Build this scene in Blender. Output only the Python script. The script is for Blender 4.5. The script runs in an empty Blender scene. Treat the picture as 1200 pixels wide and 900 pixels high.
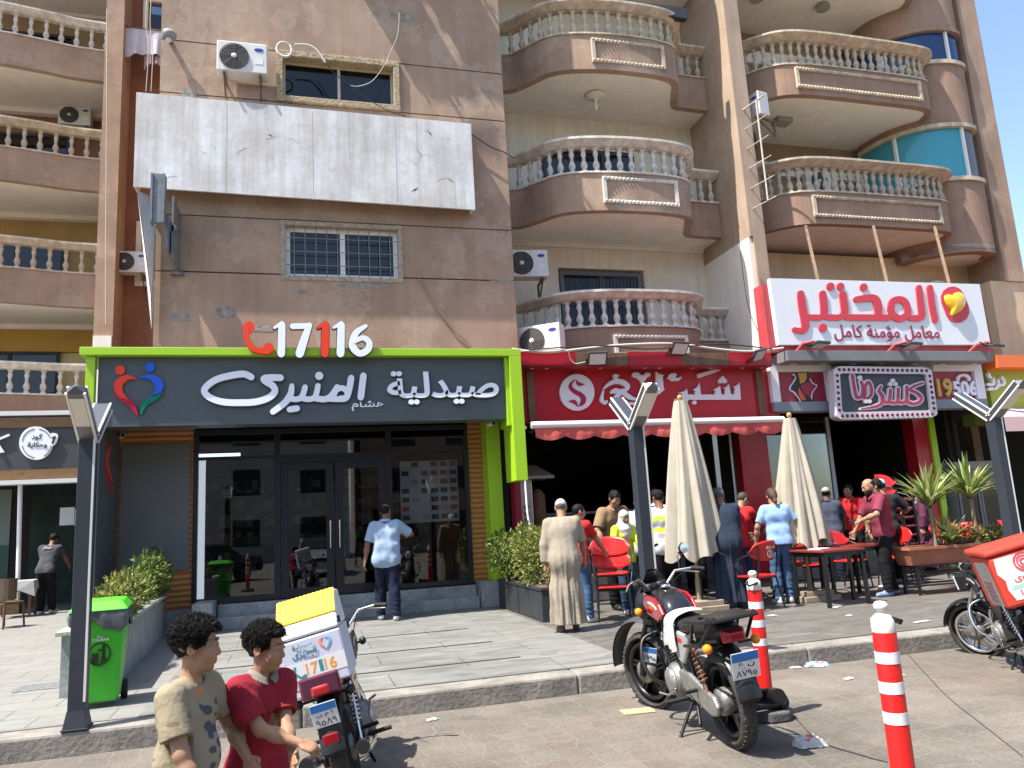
import bpy, math, random
import numpy as np
from mathutils import Vector, Matrix, Quaternion
R_ = math.radians
SC = bpy.context.scene
COL = SC.collection
random.seed(7)
# ---------------------------------------------------------------- camera
CAMR = Matrix(((0.9637031, -0.0074739, 0.26687163), (-0.26090562, 0.1855895, 0.94735674), (-0.05660902, -0.98259894, 0.17690319)))
CAMH = 1.55
cam_d = bpy.data.cameras.new('camera')
cam = bpy.data.objects.new('camera', cam_d)
COL.objects.link(cam)
m = Matrix.Identity(4)
for i in range(3):
    m[i][0] = CAMR[i][0]; m[i][1] = -CAMR[i][1]; m[i][2] = -CAMR[i][2]
m[2][3] = CAMH
cam.matrix_world = m
cam_d.sensor_width = 36; cam_d.lens = 27.0; cam_d.clip_end = 3000; cam_d.clip_start = .05
SC.camera = cam
# ---------------------------------------------------------------- light
SUN = Vector((0.52, 0.15, -1.0)).normalized()      # direction the light travels
elev = math.asin(-SUN.z)
world = bpy.data.worlds.new('World'); SC.world = world; world.use_nodes = True
nt = world.node_tree
bg = nt.nodes['Background']
sky = nt.nodes.new('ShaderNodeTexSky')
sky.sky_type = 'NISHITA'; sky.sun_disc = False
sky.sun_elevation = elev
sky.sun_rotation = math.atan2(-SUN.x, -SUN.y)
sky.air_density = 1.0; sky.dust_density = 1.2; sky.ozone_density = 1.0; sky.altitude = 20
nt.links.new(sky.outputs[0], bg.inputs[0]); bg.inputs[1].default_value = 0.15
sun_d = bpy.data.lights.new('sun', 'SUN'); sun_d.energy = 5.0; sun_d.angle = R_(.53); sun_d.color = (1, .95, .87)
sun = bpy.data.objects.new('sun', sun_d); COL.objects.link(sun)
sun.rotation_euler = SUN.to_track_quat('-Z', 'Y').to_euler(); sun.location = (-10, -5, 30)
SC.view_settings.view_transform = 'Standard'; SC.view_settings.look = 'None'
SC.view_settings.exposure = 1.15; SC.view_settings.gamma = 1; SC.view_settings.use_curve_mapping = False
SC.render.engine = 'CYCLES'
SC.cycles.max_bounces = 10; SC.cycles.diffuse_bounces = 8; SC.cycles.glossy_bounces = 3; SC.cycles.transparent_max_bounces = 10
SC.cycles.use_denoising = True
SC.cycles.caustics_reflective = False; SC.cycles.caustics_refractive = False

# ---------------------------------------------------------------- survey of the photo: pixel (1200x900) + known depth -> metres
def ray(px, py):
    return CAMR @ Vector((px - 600, py - 450, 900))
def P(px, py, Y):
    d = ray(px, py); return Vector((0, 0, CAMH)) + d * (Y / d.y)
def G(px, py, z=.18):
    d = ray(px, py); return Vector((0, 0, CAMH)) + d * ((z - CAMH) / d.z)
PZ = .18          # plaza level
# ---------------------------------------------------------------- materials
MATS = {}
def mat(name, col, rough=.65, metal=0, var=0, vs=6, bump=0, bs=60, streak=0, spec=.4, coat=0, dirt=None, emit=0, alpha=1):
    if name in MATS: return MATS[name]
    mt = bpy.data.materials.new(name); MATS[name] = mt; mt.use_nodes = True
    t = mt.node_tree; b = t.nodes['Principled BSDF']
    c4 = (*col, 1)
    b.inputs['Base Color'].default_value = c4; b.inputs['Roughness'].default_value = rough
    b.inputs['Metallic'].default_value = metal; b.inputs['Specular IOR Level'].default_value = spec
    if coat: b.inputs['Coat Weight'].default_value = coat; b.inputs['Coat Roughness'].default_value = .08
    if emit:
        b.inputs['Emission Color'].default_value = c4; b.inputs['Emission Strength'].default_value = emit
    tc = None
    if var or bump or streak:
        tc = t.nodes.new('ShaderNodeTexCoord')
    src = None
    if var:
        n = t.nodes.new('ShaderNodeTexNoise'); n.inputs['Scale'].default_value = vs; n.inputs['Detail'].default_value = 7; n.inputs['Roughness'].default_value = .65
        t.links.new(tc.outputs['Object'], n.inputs['Vector'])
        r = t.nodes.new('ShaderNodeValToRGB')
        r.color_ramp.elements[0].position = .3; r.color_ramp.elements[1].position = .72
        d = dirt or tuple(x * (1 - var) for x in col)
        r.color_ramp.elements[0].color = (*d, 1); r.color_ramp.elements[1].color = (*[min(1, x * (1 + var * .35)) for x in col], 1)
        t.links.new(n.outputs[0], r.inputs[0]); src = r.outputs[0]
        mr = t.nodes.new('ShaderNodeMapRange'); mr.inputs[3].default_value = min(1, rough + .12); mr.inputs[4].default_value = max(.05, rough - .1)
        t.links.new(n.outputs[0], mr.inputs[0]); t.links.new(mr.outputs[0], b.inputs['Roughness'])
    if streak:
        mp = t.nodes.new('ShaderNodeMapping'); mp.inputs['Scale'].default_value = (3.2, 3.2, .22)
        t.links.new(tc.outputs['Object'], mp.inputs[0])
        n2 = t.nodes.new('ShaderNodeTexNoise'); n2.inputs['Scale'].default_value = 2.2; n2.inputs['Detail'].default_value = 8; n2.inputs['Roughness'].default_value = .7
        t.links.new(mp.outputs[0], n2.inputs['Vector'])
        r2 = t.nodes.new('ShaderNodeValToRGB'); r2.color_ramp.elements[0].position = .38; r2.color_ramp.elements[1].position = .62
        k = 1 - streak
        r2.color_ramp.elements[0].color = (k, k * .97, k * .94, 1); r2.color_ramp.elements[1].color = (1, 1, 1, 1)
        t.links.new(n2.outputs[0], r2.inputs[0])
        mx = t.nodes.new('ShaderNodeMix'); mx.data_type = 'RGBA'; mx.blend_type = 'MULTIPLY'; mx.inputs[0].default_value = 1
        if src is not None: t.links.new(src, mx.inputs[6])
        else: mx.inputs[6].default_value = c4
        t.links.new(r2.outputs[0], mx.inputs[7]); src = mx.outputs[2]
    if src is not None: t.links.new(src, b.inputs['Base Color'])
    if bump:
        n3 = t.nodes.new('ShaderNodeTexNoise'); n3.inputs['Scale'].default_value = bs; n3.inputs['Detail'].default_value = 5
        t.links.new(tc.outputs['Object'], n3.inputs['Vector'])
        bp = t.nodes.new('ShaderNodeBump'); bp.inputs['Strength'].default_value = bump; bp.inputs['Distance'].default_value = .02
        t.links.new(n3.outputs[0], bp.inputs['Height']); t.links.new(bp.outputs[0], b.inputs['Normal'])
    return mt
def nodes(mt):
    return mt.node_tree, mt.node_tree.nodes['Principled BSDF']
def nd(t, kind, **kw):
    n = t.nodes.new(kind)
    for k, v in kw.items():
        if k.startswith('i_'):
            key = k[2:]; n.inputs[int(key) if key.isdigit() else key].default_value = v
        else: setattr(n, k, v)
    return n
def ramp(t, fac, stops):
    r = t.nodes.new('ShaderNodeValToRGB'); e = r.color_ramp.elements
    while len(e) < len(stops): e.new(.5)
    for q, (p, c) in zip(e, stops): q.position = p; q.color = (*c, 1)
    t.links.new(fac, r.inputs[0]); return r.outputs[0]
def mixc(t, fac, a, b, mode='MIX'):
    x = nd(t, 'ShaderNodeMix', data_type='RGBA', blend_type=mode)
    for i, s in ((0, fac), (6, a), (7, b)):
        if hasattr(s, 'links'): t.links.new(s, x.inputs[i])
        else: x.inputs[i].default_value = s if i == 0 else (*s, 1)
    return x.outputs[2]
def glass(name, tint=(.55, .6, .62), rough=.02, trans=.75, ior=1.6):
    if name in MATS: return MATS[name]
    mt = bpy.data.materials.new(name); MATS[name] = mt; mt.use_nodes = True; t = mt.node_tree
    t.nodes.remove(t.nodes['Principled BSDF']); out = t.nodes['Material Output']
    tr = nd(t, 'ShaderNodeBsdfTransparent'); tr.inputs[0].default_value = (*[x * trans for x in tint], 1)
    gl = nd(t, 'ShaderNodeBsdfGlossy'); gl.inputs[0].default_value = (1, 1, 1, 1); gl.inputs['Roughness'].default_value = rough
    fr = nd(t, 'ShaderNodeFresnel'); fr.inputs[0].default_value = ior
    mx = nd(t, 'ShaderNodeMixShader'); t.links.new(fr.outputs[0], mx.inputs[0]); t.links.new(tr.outputs[0], mx.inputs[1]); t.links.new(gl.outputs[0], mx.inputs[2])
    t.links.new(mx.outputs[0], out.inputs[0]); return mt

# ---------------------------------------------------------------- mesh builder
class MB:
    def __init__(s): s.v = []; s.f = []; s.m = []; s.s = []; s.M = None
    def add(s, vs, fs, mi=0, sm=False):
        b = len(s.v)
        if s.M is not None: vs = [s.M @ Vector(v) for v in vs]
        s.v += [tuple(v) for v in vs]
        for f in fs: s.f.append([b + i for i in f]); s.m.append(mi); s.s.append(sm)
        return s
    def box(s, x0, x1, y0, y1, z0, z1, mi=0):
        if x0 > x1: x0, x1 = x1, x0
        if y0 > y1: y0, y1 = y1, y0
        if z0 > z1: z0, z1 = z1, z0
        v = [(x, y, z) for z in (z0, z1) for y in (y0, y1) for x in (x0, x1)]
        return s.add(v, [(0, 2, 3, 1), (4, 5, 7, 6), (0, 1, 5, 4), (2, 6, 7, 3), (0, 4, 6, 2), (1, 3, 7, 5)], mi)
    def cbox(s, c, d, mi=0, rot=None):
        hx, hy, hz = d[0] / 2, d[1] / 2, d[2] / 2
        v = [Vector((x, y, z)) for z in (-hz, hz) for y in (-hy, hy) for x in (-hx, hx)]
        if rot is not None: v = [rot @ q for q in v]
        v = [q + Vector(c) for q in v]
        return s.add(v, [(0, 2, 3, 1), (4, 5, 7, 6), (0, 1, 5, 4), (2, 6, 7, 3), (0, 4, 6, 2), (1, 3, 7, 5)], mi)
    def bar(s, a, b, w, h=None, mi=0, up=(0, 0, 1)):
        a, b = Vector(a), Vector(b); d = (b - a); L = d.length
        if L < 1e-6: return s
        z = d / L; u = Vector(up)
        if abs(z.dot(u)) > .98: u = Vector((1, 0, 0))
        x = u.cross(z).normalized(); y = z.cross(x)
        return s.cbox((a + b) / 2, (w, h or w, L), mi, Matrix((x, y, z)).transposed())
    def tube(s, pts, r, n=8, mi=0, caps=True, flat=None, sm=True):
        pts = [Vector(p) for p in pts]; k = len(pts)
        rs = list(r) if isinstance(r, (list, tuple)) else [r] * k
        tang = []
        for i in range(k):
            d = pts[min(i + 1, k - 1)] - pts[max(i - 1, 0)]
            tang.append(d.normalized() if d.length > 1e-9 else Vector((0, 0, 1)))
        u = Vector((0, 0, 1)) if abs(tang[0].z) < .9 else Vector((1, 0, 0))
        u = (u - tang[0] * u.dot(tang[0])).normalized()
        vs = []; fs = []
        for i in range(k):
            if i:
                q = tang[i - 1].rotation_difference(tang[i]); u = q @ u; u = (u - tang[i] * u.dot(tang[i])).normalized()
            w = tang[i].cross(u)
            for j in range(n):
                a = 2 * math.pi * j / n
                vs.append(pts[i] + (u * math.cos(a) + w * math.sin(a) * (flat or 1)) * rs[i])
        for i in range(k - 1):
            for j in range(n):
                j2 = (j + 1) % n; fs.append((i * n + j, i * n + j2, (i + 1) * n + j2, (i + 1) * n + j))
        s.add(vs, fs, mi, sm)
        if caps:
            s.add(vs[:n], [tuple(range(n))[::-1]], mi); s.add(vs[-n:], [tuple(range(n))], mi)
        return s
    def lathe(s, prof, n=16, c=(0, 0, 0), axis='z', mi=0, sm=True, arc=None, sx=1, sy=1):
        c = Vector(c); vs = []; fs = []; k = len(prof)
        for (r, z) in prof:
            for j in range(n):
                a = 2 * math.pi * j / n
                p = (r * math.cos(a) * sx, r * math.sin(a) * sy, z)
                if axis == 'x': p = (p[2], p[0], p[1])
                elif axis == 'y': p = (p[1], p[2], p[0])
                vs.append(c + Vector(p))
        for i in range(k - 1):
            for j in range(n):
                j2 = (j + 1) % n; fs.append((i * n + j, i * n + j2, (i + 1) * n + j2, (i + 1) * n + j))
        s.add(vs, fs, mi, sm)
        if prof[0][0] > 1e-4: s.add(vs[:n], [tuple(range(n))[::-1]], mi)
        if prof[-1][0] > 1e-4: s.add(vs[-n:], [tuple(range(n))], mi)
        return s
    def ell(s, c, r, n=12, mi=0, rot=None):
        if not isinstance(r, (tuple, list)): r = (r, r, r)
        vs = []; fs = []; k = max(5, n // 2 + 1)
        for i in range(k + 1):
            t = math.pi * i / k
            for j in range(n):
                a = 2 * math.pi * j / n
                p = Vector((r[0] * math.sin(t) * math.cos(a), r[1] * math.sin(t) * math.sin(a), -r[2] * math.cos(t)))
                if rot is not None: p = rot @ p
                vs.append(p + Vector(c))
        for i in range(k):
            for j in range(n):
                j2 = (j + 1) % n; fs.append((i * n + j, i * n + j2, (i + 1) * n + j2, (i + 1) * n + j))
        return s.add(vs, fs, mi, True)
    def prism(s, poly, y0, y1, mi=0, plane='xz'):
        """polygon in a plane, extruded along the third axis"""
        n = len(poly)
        def q(p, y):
            return (p[0], y, p[1]) if plane == 'xz' else ((p[0], p[1], y) if plane == 'xy' else (y, p[0], p[1]))
        A = sum(poly[i][0] * poly[(i + 1) % n][1] - poly[(i + 1) % n][0] * poly[i][1] for i in range(n))
        if A < 0: poly = poly[::-1]
        vs = [q(p, y0) for p in poly] + [q(p, y1) for p in poly]
        fl = (plane != 'xz') == (y1 > y0)
        f0 = tuple(range(n)); f1 = tuple(range(n, 2 * n))
        sides = [(i, (i + 1) % n, n + (i + 1) % n, n + i) for i in range(n)]
        if fl: fs = [f0[::-1], f1] + sides
        else: fs = [f0, f1[::-1]] + [x[::-1] for x in sides]
        return s.add(vs, fs, mi)
    def strip(s, q, Y0, Y1, mi=0, step=.00012):
        """a pen stroke as a strip of its own: q = list of (left, centre, right) in x,z; front at Y0, back at Y1"""
        k = len(q); vs = []
        for i, (l, c, r) in enumerate(q):
            y = Y0 - i * step; vs += [(l[0], y, l[1]), (r[0], y, r[1]), (l[0], Y1, l[1]), (r[0], Y1, r[1])]
        fs = []
        for i in range(k - 1):
            a, b = 4 * i, 4 * i + 4; fs += [(a, a + 1, b + 1, b), (a + 2, a, b, b + 2), (a + 1, a + 3, b + 3, b + 1)]
        fs += [(0, 2, 3, 1), (4 * k - 4, 4 * k - 3, 4 * k - 1, 4 * k - 2)]
        return s.add(vs, fs, mi)
    def build(s, name, mats, parent=None, loc=None, bevel=0, seg=2, sub=0, rot=None):
        me = bpy.data.meshes.new(name)
        me.from_pydata(s.v, [], s.f); me.polygons.foreach_set('material_index', s.m); me.polygons.foreach_set('use_smooth', s.s)
        for x in (mats if isinstance(mats, (list, tuple)) else [mats]): me.materials.append(x)
        me.update()
        o = bpy.data.objects.new(name, me); COL.objects.link(o)
        if parent is not None: o.parent = parent
        if loc is not None: o.location = loc
        if rot is not None: o.rotation_euler = rot
        if bevel:
            b = o.modifiers.new('bevel', 'BEVEL'); b.width = bevel; b.segments = seg; b.limit_method = 'ANGLE'; b.angle_limit = R_(40); b.harden_normals = False
        if sub:
            b = o.modifiers.new('sub', 'SUBSURF'); b.levels = sub; b.render_levels = sub
        return o
def tag(o, label=None, cat=None, group=None, kind=None):
    if label: o['label'] = label
    if cat: o['category'] = cat
    if group: o['group'] = group
    if kind: o['kind'] = kind
    return o
def empty(name, loc=(0, 0, 0), rz=0, label=None, cat=None, group=None):
    o = bpy.data.objects.new(name, None); COL.objects.link(o); o.location = loc; o.rotation_euler = (0, 0, rz)
    o.empty_display_size = .1
    return tag(o, label, cat, group)
def kids(o): return [c for c in KID.get(o.name, [])]
def children(o): return [c for c in bpy.data.objects if c.parent == o]
def copy_tree(o, parent=None, **kw):
    c = o.copy(); COL.objects.link(c)
    if parent is not None: c.parent = parent
    for ch in list(o.children): copy_tree(ch, c)
    return c
def dup(o, loc, rz=None, label=None, group=None, scale=None, rot=None):
    c = copy_tree(o); c.location = loc
    if rz is not None: c.rotation_euler = (0, 0, rz)
    if rot is not None: c.rotation_euler = rot
    if label: c['label'] = label
    if group: c['group'] = group
    if scale: c.scale = scale
    return c
def spline(pts, n=6, closed=False):
    pts = [Vector(p) for p in pts]; k = len(pts); out = []
    rng = range(k) if closed else range(k - 1)
    for i in rng:
        if closed: p0, p1, p2, p3 = pts[i - 1], pts[i], pts[(i + 1) % k], pts[(i + 2) % k]
        else: p0, p1, p2, p3 = pts[max(i - 1, 0)], pts[i], pts[i + 1], pts[min(i + 2, k - 1)]
        for j in range(n):
            t = j / n
            out.append(.5 * ((2 * p1) + (p2 - p0) * t + (2 * p0 - 5 * p1 + 4 * p2 - p3) * t * t + (3 * p1 - p0 - 3 * p2 + p3) * t ** 3))
    if not closed: out.append(pts[-1])
    return out
def stroke_poly(pts, w, n=5, smooth=True, cap=True):
    """outline of a pen stroke; pts 2-D, w a width or a list of widths"""
    k = len(pts); ws = list(w) if isinstance(w, (list, tuple)) else [w] * k
    q = [Vector((p[0], p[1], ws[i])) for i, p in enumerate(pts)]
    if smooth and k > 2: q = spline(q, n)
    L = []; Rr = []; k = len(q)
    for i in range(k):
        d = (q[min(i + 1, k - 1)] - q[max(i - 1, 0)]); d.z = 0
        if d.length < 1e-9: d = Vector((1, 0, 0))
        d.normalize(); nrm = Vector((-d.y, d.x, 0)); h = q[i].z / 2
        L.append((q[i].x + nrm.x * h, q[i].y + nrm.y * h)); Rr.append((q[i].x - nrm.x * h, q[i].y - nrm.y * h))
    def capf(c, a0, h):
        return [(c.x + h * math.cos(a0 - math.pi * t / 6), c.y + h * math.sin(a0 - math.pi * t / 6)) for t in range(1, 6)]
    if cap:
        d = q[-1] - q[-2]; a = math.atan2(d.y, d.x)
        e1 = capf(q[-1], a + math.pi / 2, q[-1].z / 2)
        d = q[0] - q[1]; a = math.atan2(d.y, d.x)
        e0 = capf(q[0], a + math.pi / 2, q[0].z / 2)
    else: e0 = e1 = []
    return L + e1 + Rr[::-1] + e0
def stroke_strip(pts, w, n=5):
    k = len(pts); ws = list(w) if isinstance(w, (list, tuple)) else [w] * k
    q = [Vector((p[0], p[1], ws[i])) for i, p in enumerate(pts)]
    if k > 2: q = spline(q, n)
    out = []; k = len(q)
    d0 = (q[1] - q[0]); d0.z = 0; d0.normalize(); d1 = (q[-1] - q[-2]); d1.z = 0; d1.normalize()
    def row(c, d, h): return ((c.x - d.y * h, c.y + d.x * h), (c.x, c.y), (c.x + d.y * h, c.y - d.x * h))
    for a in (80, 60, 35): r = q[0].z / 2; out.append(row(q[0] - d0 * r * math.sin(R_(a)), d0, r * math.cos(R_(a))))
    for i in range(k):
        d = (q[min(i + 1, k - 1)] - q[max(i - 1, 0)]); d.z = 0; d.normalize(); out.append(row(q[i], d, q[i].z / 2))
    for a in (35, 60, 80): r = q[-1].z / 2; out.append(row(q[-1] + d1 * r * math.sin(R_(a)), d1, r * math.cos(R_(a))))
    return out
def circle2(c, r, n=24, sx=1, sy=1):
    return [(c[0] + r * sx * math.cos(2 * math.pi * i / n), c[1] + r * sy * math.sin(2 * math.pi * i / n)) for i in range(n)]
# ---- Arabic lettering: join the letters by hand (the font holds the joined forms)
AF = {'ا': 'FE8D FE8E', 'ب': 'FE8F FE90 FE91 FE92', 'ة': 'FE93 FE94', 'ت': 'FE95 FE96 FE97 FE98', 'ح': 'FEA1 FEA2 FEA3 FEA4', 'خ': 'FEA5 FEA6 FEA7 FEA8', 'د': 'FEA9 FEAA',
      'ر': 'FEAD FEAE', 'ش': 'FEB5 FEB6 FEB7 FEB8', 'ص': 'FEB9 FEBA FEBB FEBC', 'ع': 'FEC9 FECA FECB FECC', 'ك': 'FED9 FEDA FEDB FEDC', 'ل': 'FEDD FEDE FEDF FEE0', 'م': 'FEE1 FEE2 FEE3 FEE4',
      'ن': 'FEE5 FEE6 FEE7 FEE8', 'ه': 'FEE9 FEEA FEEB FEEC', 'و': 'FEED FEEE', 'ؤ': 'FE85 FE86', 'ى': 'FEEF FEF0', 'ي': 'FEF1 FEF2 FEF3 FEF4', 'ز': 'FEAF FEB0', 'س': 'FEB1 FEB2 FEB3 FEB4', 'ف': 'FED1 FED2 FED3 FED4', 'ج': 'FE9D FE9E FE9F FEA0'}
def arabic(s):
    out = []
    for i, ch in enumerate(s):
        if ch not in AF: out.append(ch); continue
        fm = AF[ch].split()
        pj = i > 0 and s[i - 1] in AF and len(AF[s[i - 1]].split()) == 4
        nj = i + 1 < len(s) and s[i + 1] in AF and len(fm) == 4
        out.append(chr(int(fm[(1 if pj else 0) + (2 if nj else 0)], 16)))
    return ''.join(out[::-1])
def text_mb(body, x0, x1, z0, z1, depth=.03, bold=0, rtl=None):
    """lettering fitted into the box x0..x1, z0..z1, standing in the xz plane, front face at y=0 (towards -y)"""
    if any(c in AF for c in body): body = arabic(body)
    c = bpy.data.curves.new('lettering', 'FONT'); c.body = body; c.extrude = .05; c.offset = bold; c.resolution_u = 4
    o = bpy.data.objects.new('lettering', c); COL.objects.link(o)
    me = bpy.data.meshes.new_from_object(o.evaluated_get(bpy.context.evaluated_depsgraph_get()))
    V = np.array([v.co[:] for v in me.vertices]); F = [tuple(p.vertices) for p in me.polygons]
    bpy.data.objects.remove(o); bpy.data.curves.remove(c); bpy.data.meshes.remove(me)
    par = list(range(len(V)))
    def fd(a):
        while par[a] != a: par[a] = par[par[a]]; a = par[a]
        return a
    for f in F:
        for a in f[1:]: par[fd(a)] = fd(f[0])
    # weld by position so that one glyph is one island
    key = {}
    for i, v in enumerate(V):
        kk = tuple(np.round(v, 5))
        if kk in key: par[fd(i)] = fd(key[kk])
        else: key[kk] = i
    roots = {}
    for i in range(len(V)): roots.setdefault(fd(i), len(roots))
    lo = V.min(0); hi = V.max(0)
    xm = {}
    for i in range(len(V)): xm.setdefault(roots[fd(i)], []).append(V[i][0])
    rank = {r: k for k, r in enumerate(sorted(xm, key=lambda r: sum(xm[r]) / len(xm[r])))}
    mb = MB(); vs = []
    for i, v in enumerate(V):
        k = roots[fd(i)]
        y = (0 if v[2] > 0 else depth) - rank[k] * .0008
        vs.append((x0 + (v[0] - lo[0]) / (hi[0] - lo[0]) * (x1 - x0), y, z0 + (v[1] - lo[1]) / (hi[1] - lo[1]) * (z1 - z0)))
    return mb.add(vs, F)
def text(body, name, m_, x0, x1, z0, z1, y, parent=None, depth=.03, bold=0):
    return text_mb(body, x0, x1, z0, z1, depth, bold).build(name, m_, parent, loc=(0, y, 0))
def fxz(pts, Y):
    """photo outline -> x,z on the plane y=Y"""
    out = []
    for p in pts:
        q = P(p[0], p[1], Y); out.append((q.x, q.z))
    return out
# ================================================================ materials of the setting
plaster = mat('brown_plaster', (.41, .283, .2), .9, var=.28, vs=1.1, bump=.3, bs=45, streak=.1)
plaster_d = mat('dark_brown_plaster', (.36, .235, .165), .9, var=.25, vs=1.3, bump=.2, bs=40, streak=.1)
plaster_r = mat('red_brown_plaster', (.30, .135, .075), .9, var=.3, vs=1.2, bump=.2, bs=40, streak=.12)
cream = mat('cream_plaster', (.86, .8, .66), .85, var=.12, vs=1.5, bump=.12, bs=50, streak=.12)
cream_y = mat('yellow_plaster', (.7, .55, .26), .85, var=.15, vs=1.5, bump=.12, bs=50, streak=.1)
mustard = mat('mustard_plaster', (.5, .3, .06), .85, var=.2, vs=1.6, bump=.12, bs=50)
soffit_w = mat('white_soffit', (.84, .8, .72), .85, var=.1, vs=2, streak=.06)
stone_b = mat('cast_stone', (.72, .61, .46), .85, var=.35, vs=5, bump=.25, bs=60, streak=.25)
stone_w = mat('white_cast_stone', (.82, .78, .7), .85, var=.3, vs=5, bump=.25, bs=60, streak=.2)
stone_g = mat('worn_cast_stone', (.66, .57, .45), .85, var=.4, vs=5, bump=.25, bs=60, streak=.3)
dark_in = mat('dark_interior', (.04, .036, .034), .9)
white_al = mat('white_aluminium', (.75, .74, .72), .4)
beige_al = mat('beige_aluminium', (.55, .46, .33), .5, var=.2, vs=8)
black_al = mat('black_aluminium', (.012, .013, .018), .35)
grey_al = mat('grey_aluminium', (.22, .23, .25), .4)
iron = mat('dark_iron', (.03, .028, .026), .6, var=.3, vs=20)
rust = mat('rusty_steel', (.2, .13, .085), .85, var=.5, vs=12, bump=.3, bs=80)
win_glass = glass('window_glass', (.5, .53, .57), .02, .85, 1.42)
blue_glass = glass('blue_film_glass', (.05, .16, .3), .05, .5)
shop_glass = glass('shop_glass', (.8, .84, .86), .005, .95)
def age(mt, patch, amt=.5, sc=.9, drip=.35):
    t, b = nodes(mt); src = b.inputs['Base Color'].links[0].from_socket; tc = nd(t, 'ShaderNodeTexCoord')
    n = nd(t, 'ShaderNodeTexNoise', i_Scale=sc, i_Detail=12., i_Roughness=.72); mp = nd(t, 'ShaderNodeMapping'); mp.inputs['Location'].default_value = (7.3, 1.1, 4.2); t.links.new(tc.outputs['Object'], mp.inputs[0]); t.links.new(mp.outputs[0], n.inputs['Vector'])
    m1 = ramp(t, n.outputs[0], [(.53, (0, 0, 0)), (.57, (amt, amt, amt)), (.62, (amt * .4,) * 3), (.68, (amt, amt, amt))]); c = mixc(t, m1, src, patch)
    mp2 = nd(t, 'ShaderNodeMapping'); mp2.inputs['Scale'].default_value = (9, 9, .16); t.links.new(tc.outputs['Object'], mp2.inputs[0]); n2 = nd(t, 'ShaderNodeTexNoise', i_Scale=1., i_Detail=5., i_Roughness=.6); t.links.new(mp2.outputs[0], n2.inputs['Vector'])
    d = ramp(t, n2.outputs[0], [(.6, (0, 0, 0)), (.78, (drip, drip, drip))]); c = mixc(t, d, c, tuple(x * .55 for x in patch))
    g = nd(t, 'ShaderNodeTexNoise', i_Scale=130., i_Detail=3.); t.links.new(tc.outputs['Object'], g.inputs['Vector']); c = mixc(t, 1., c, ramp(t, g.outputs[0], [(.3, (.86, .86, .86)), (.7, (1.08, 1.08, 1.08))]), 'MULTIPLY'); t.links.new(c, b.inputs['Base Color'])
age(plaster, (.5, .38, .29), .4, .8, .5); age(plaster_d, (.3, .2, .15), .45); age(plaster_r, (.22, .1, .06), .5); age(cream, (.7, .63, .51), .2, 1.2, .15)
for q_ in (stone_b, stone_w, stone_g): age(q_, (.4, .34, .26), .55, 3.5, .3)
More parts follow.
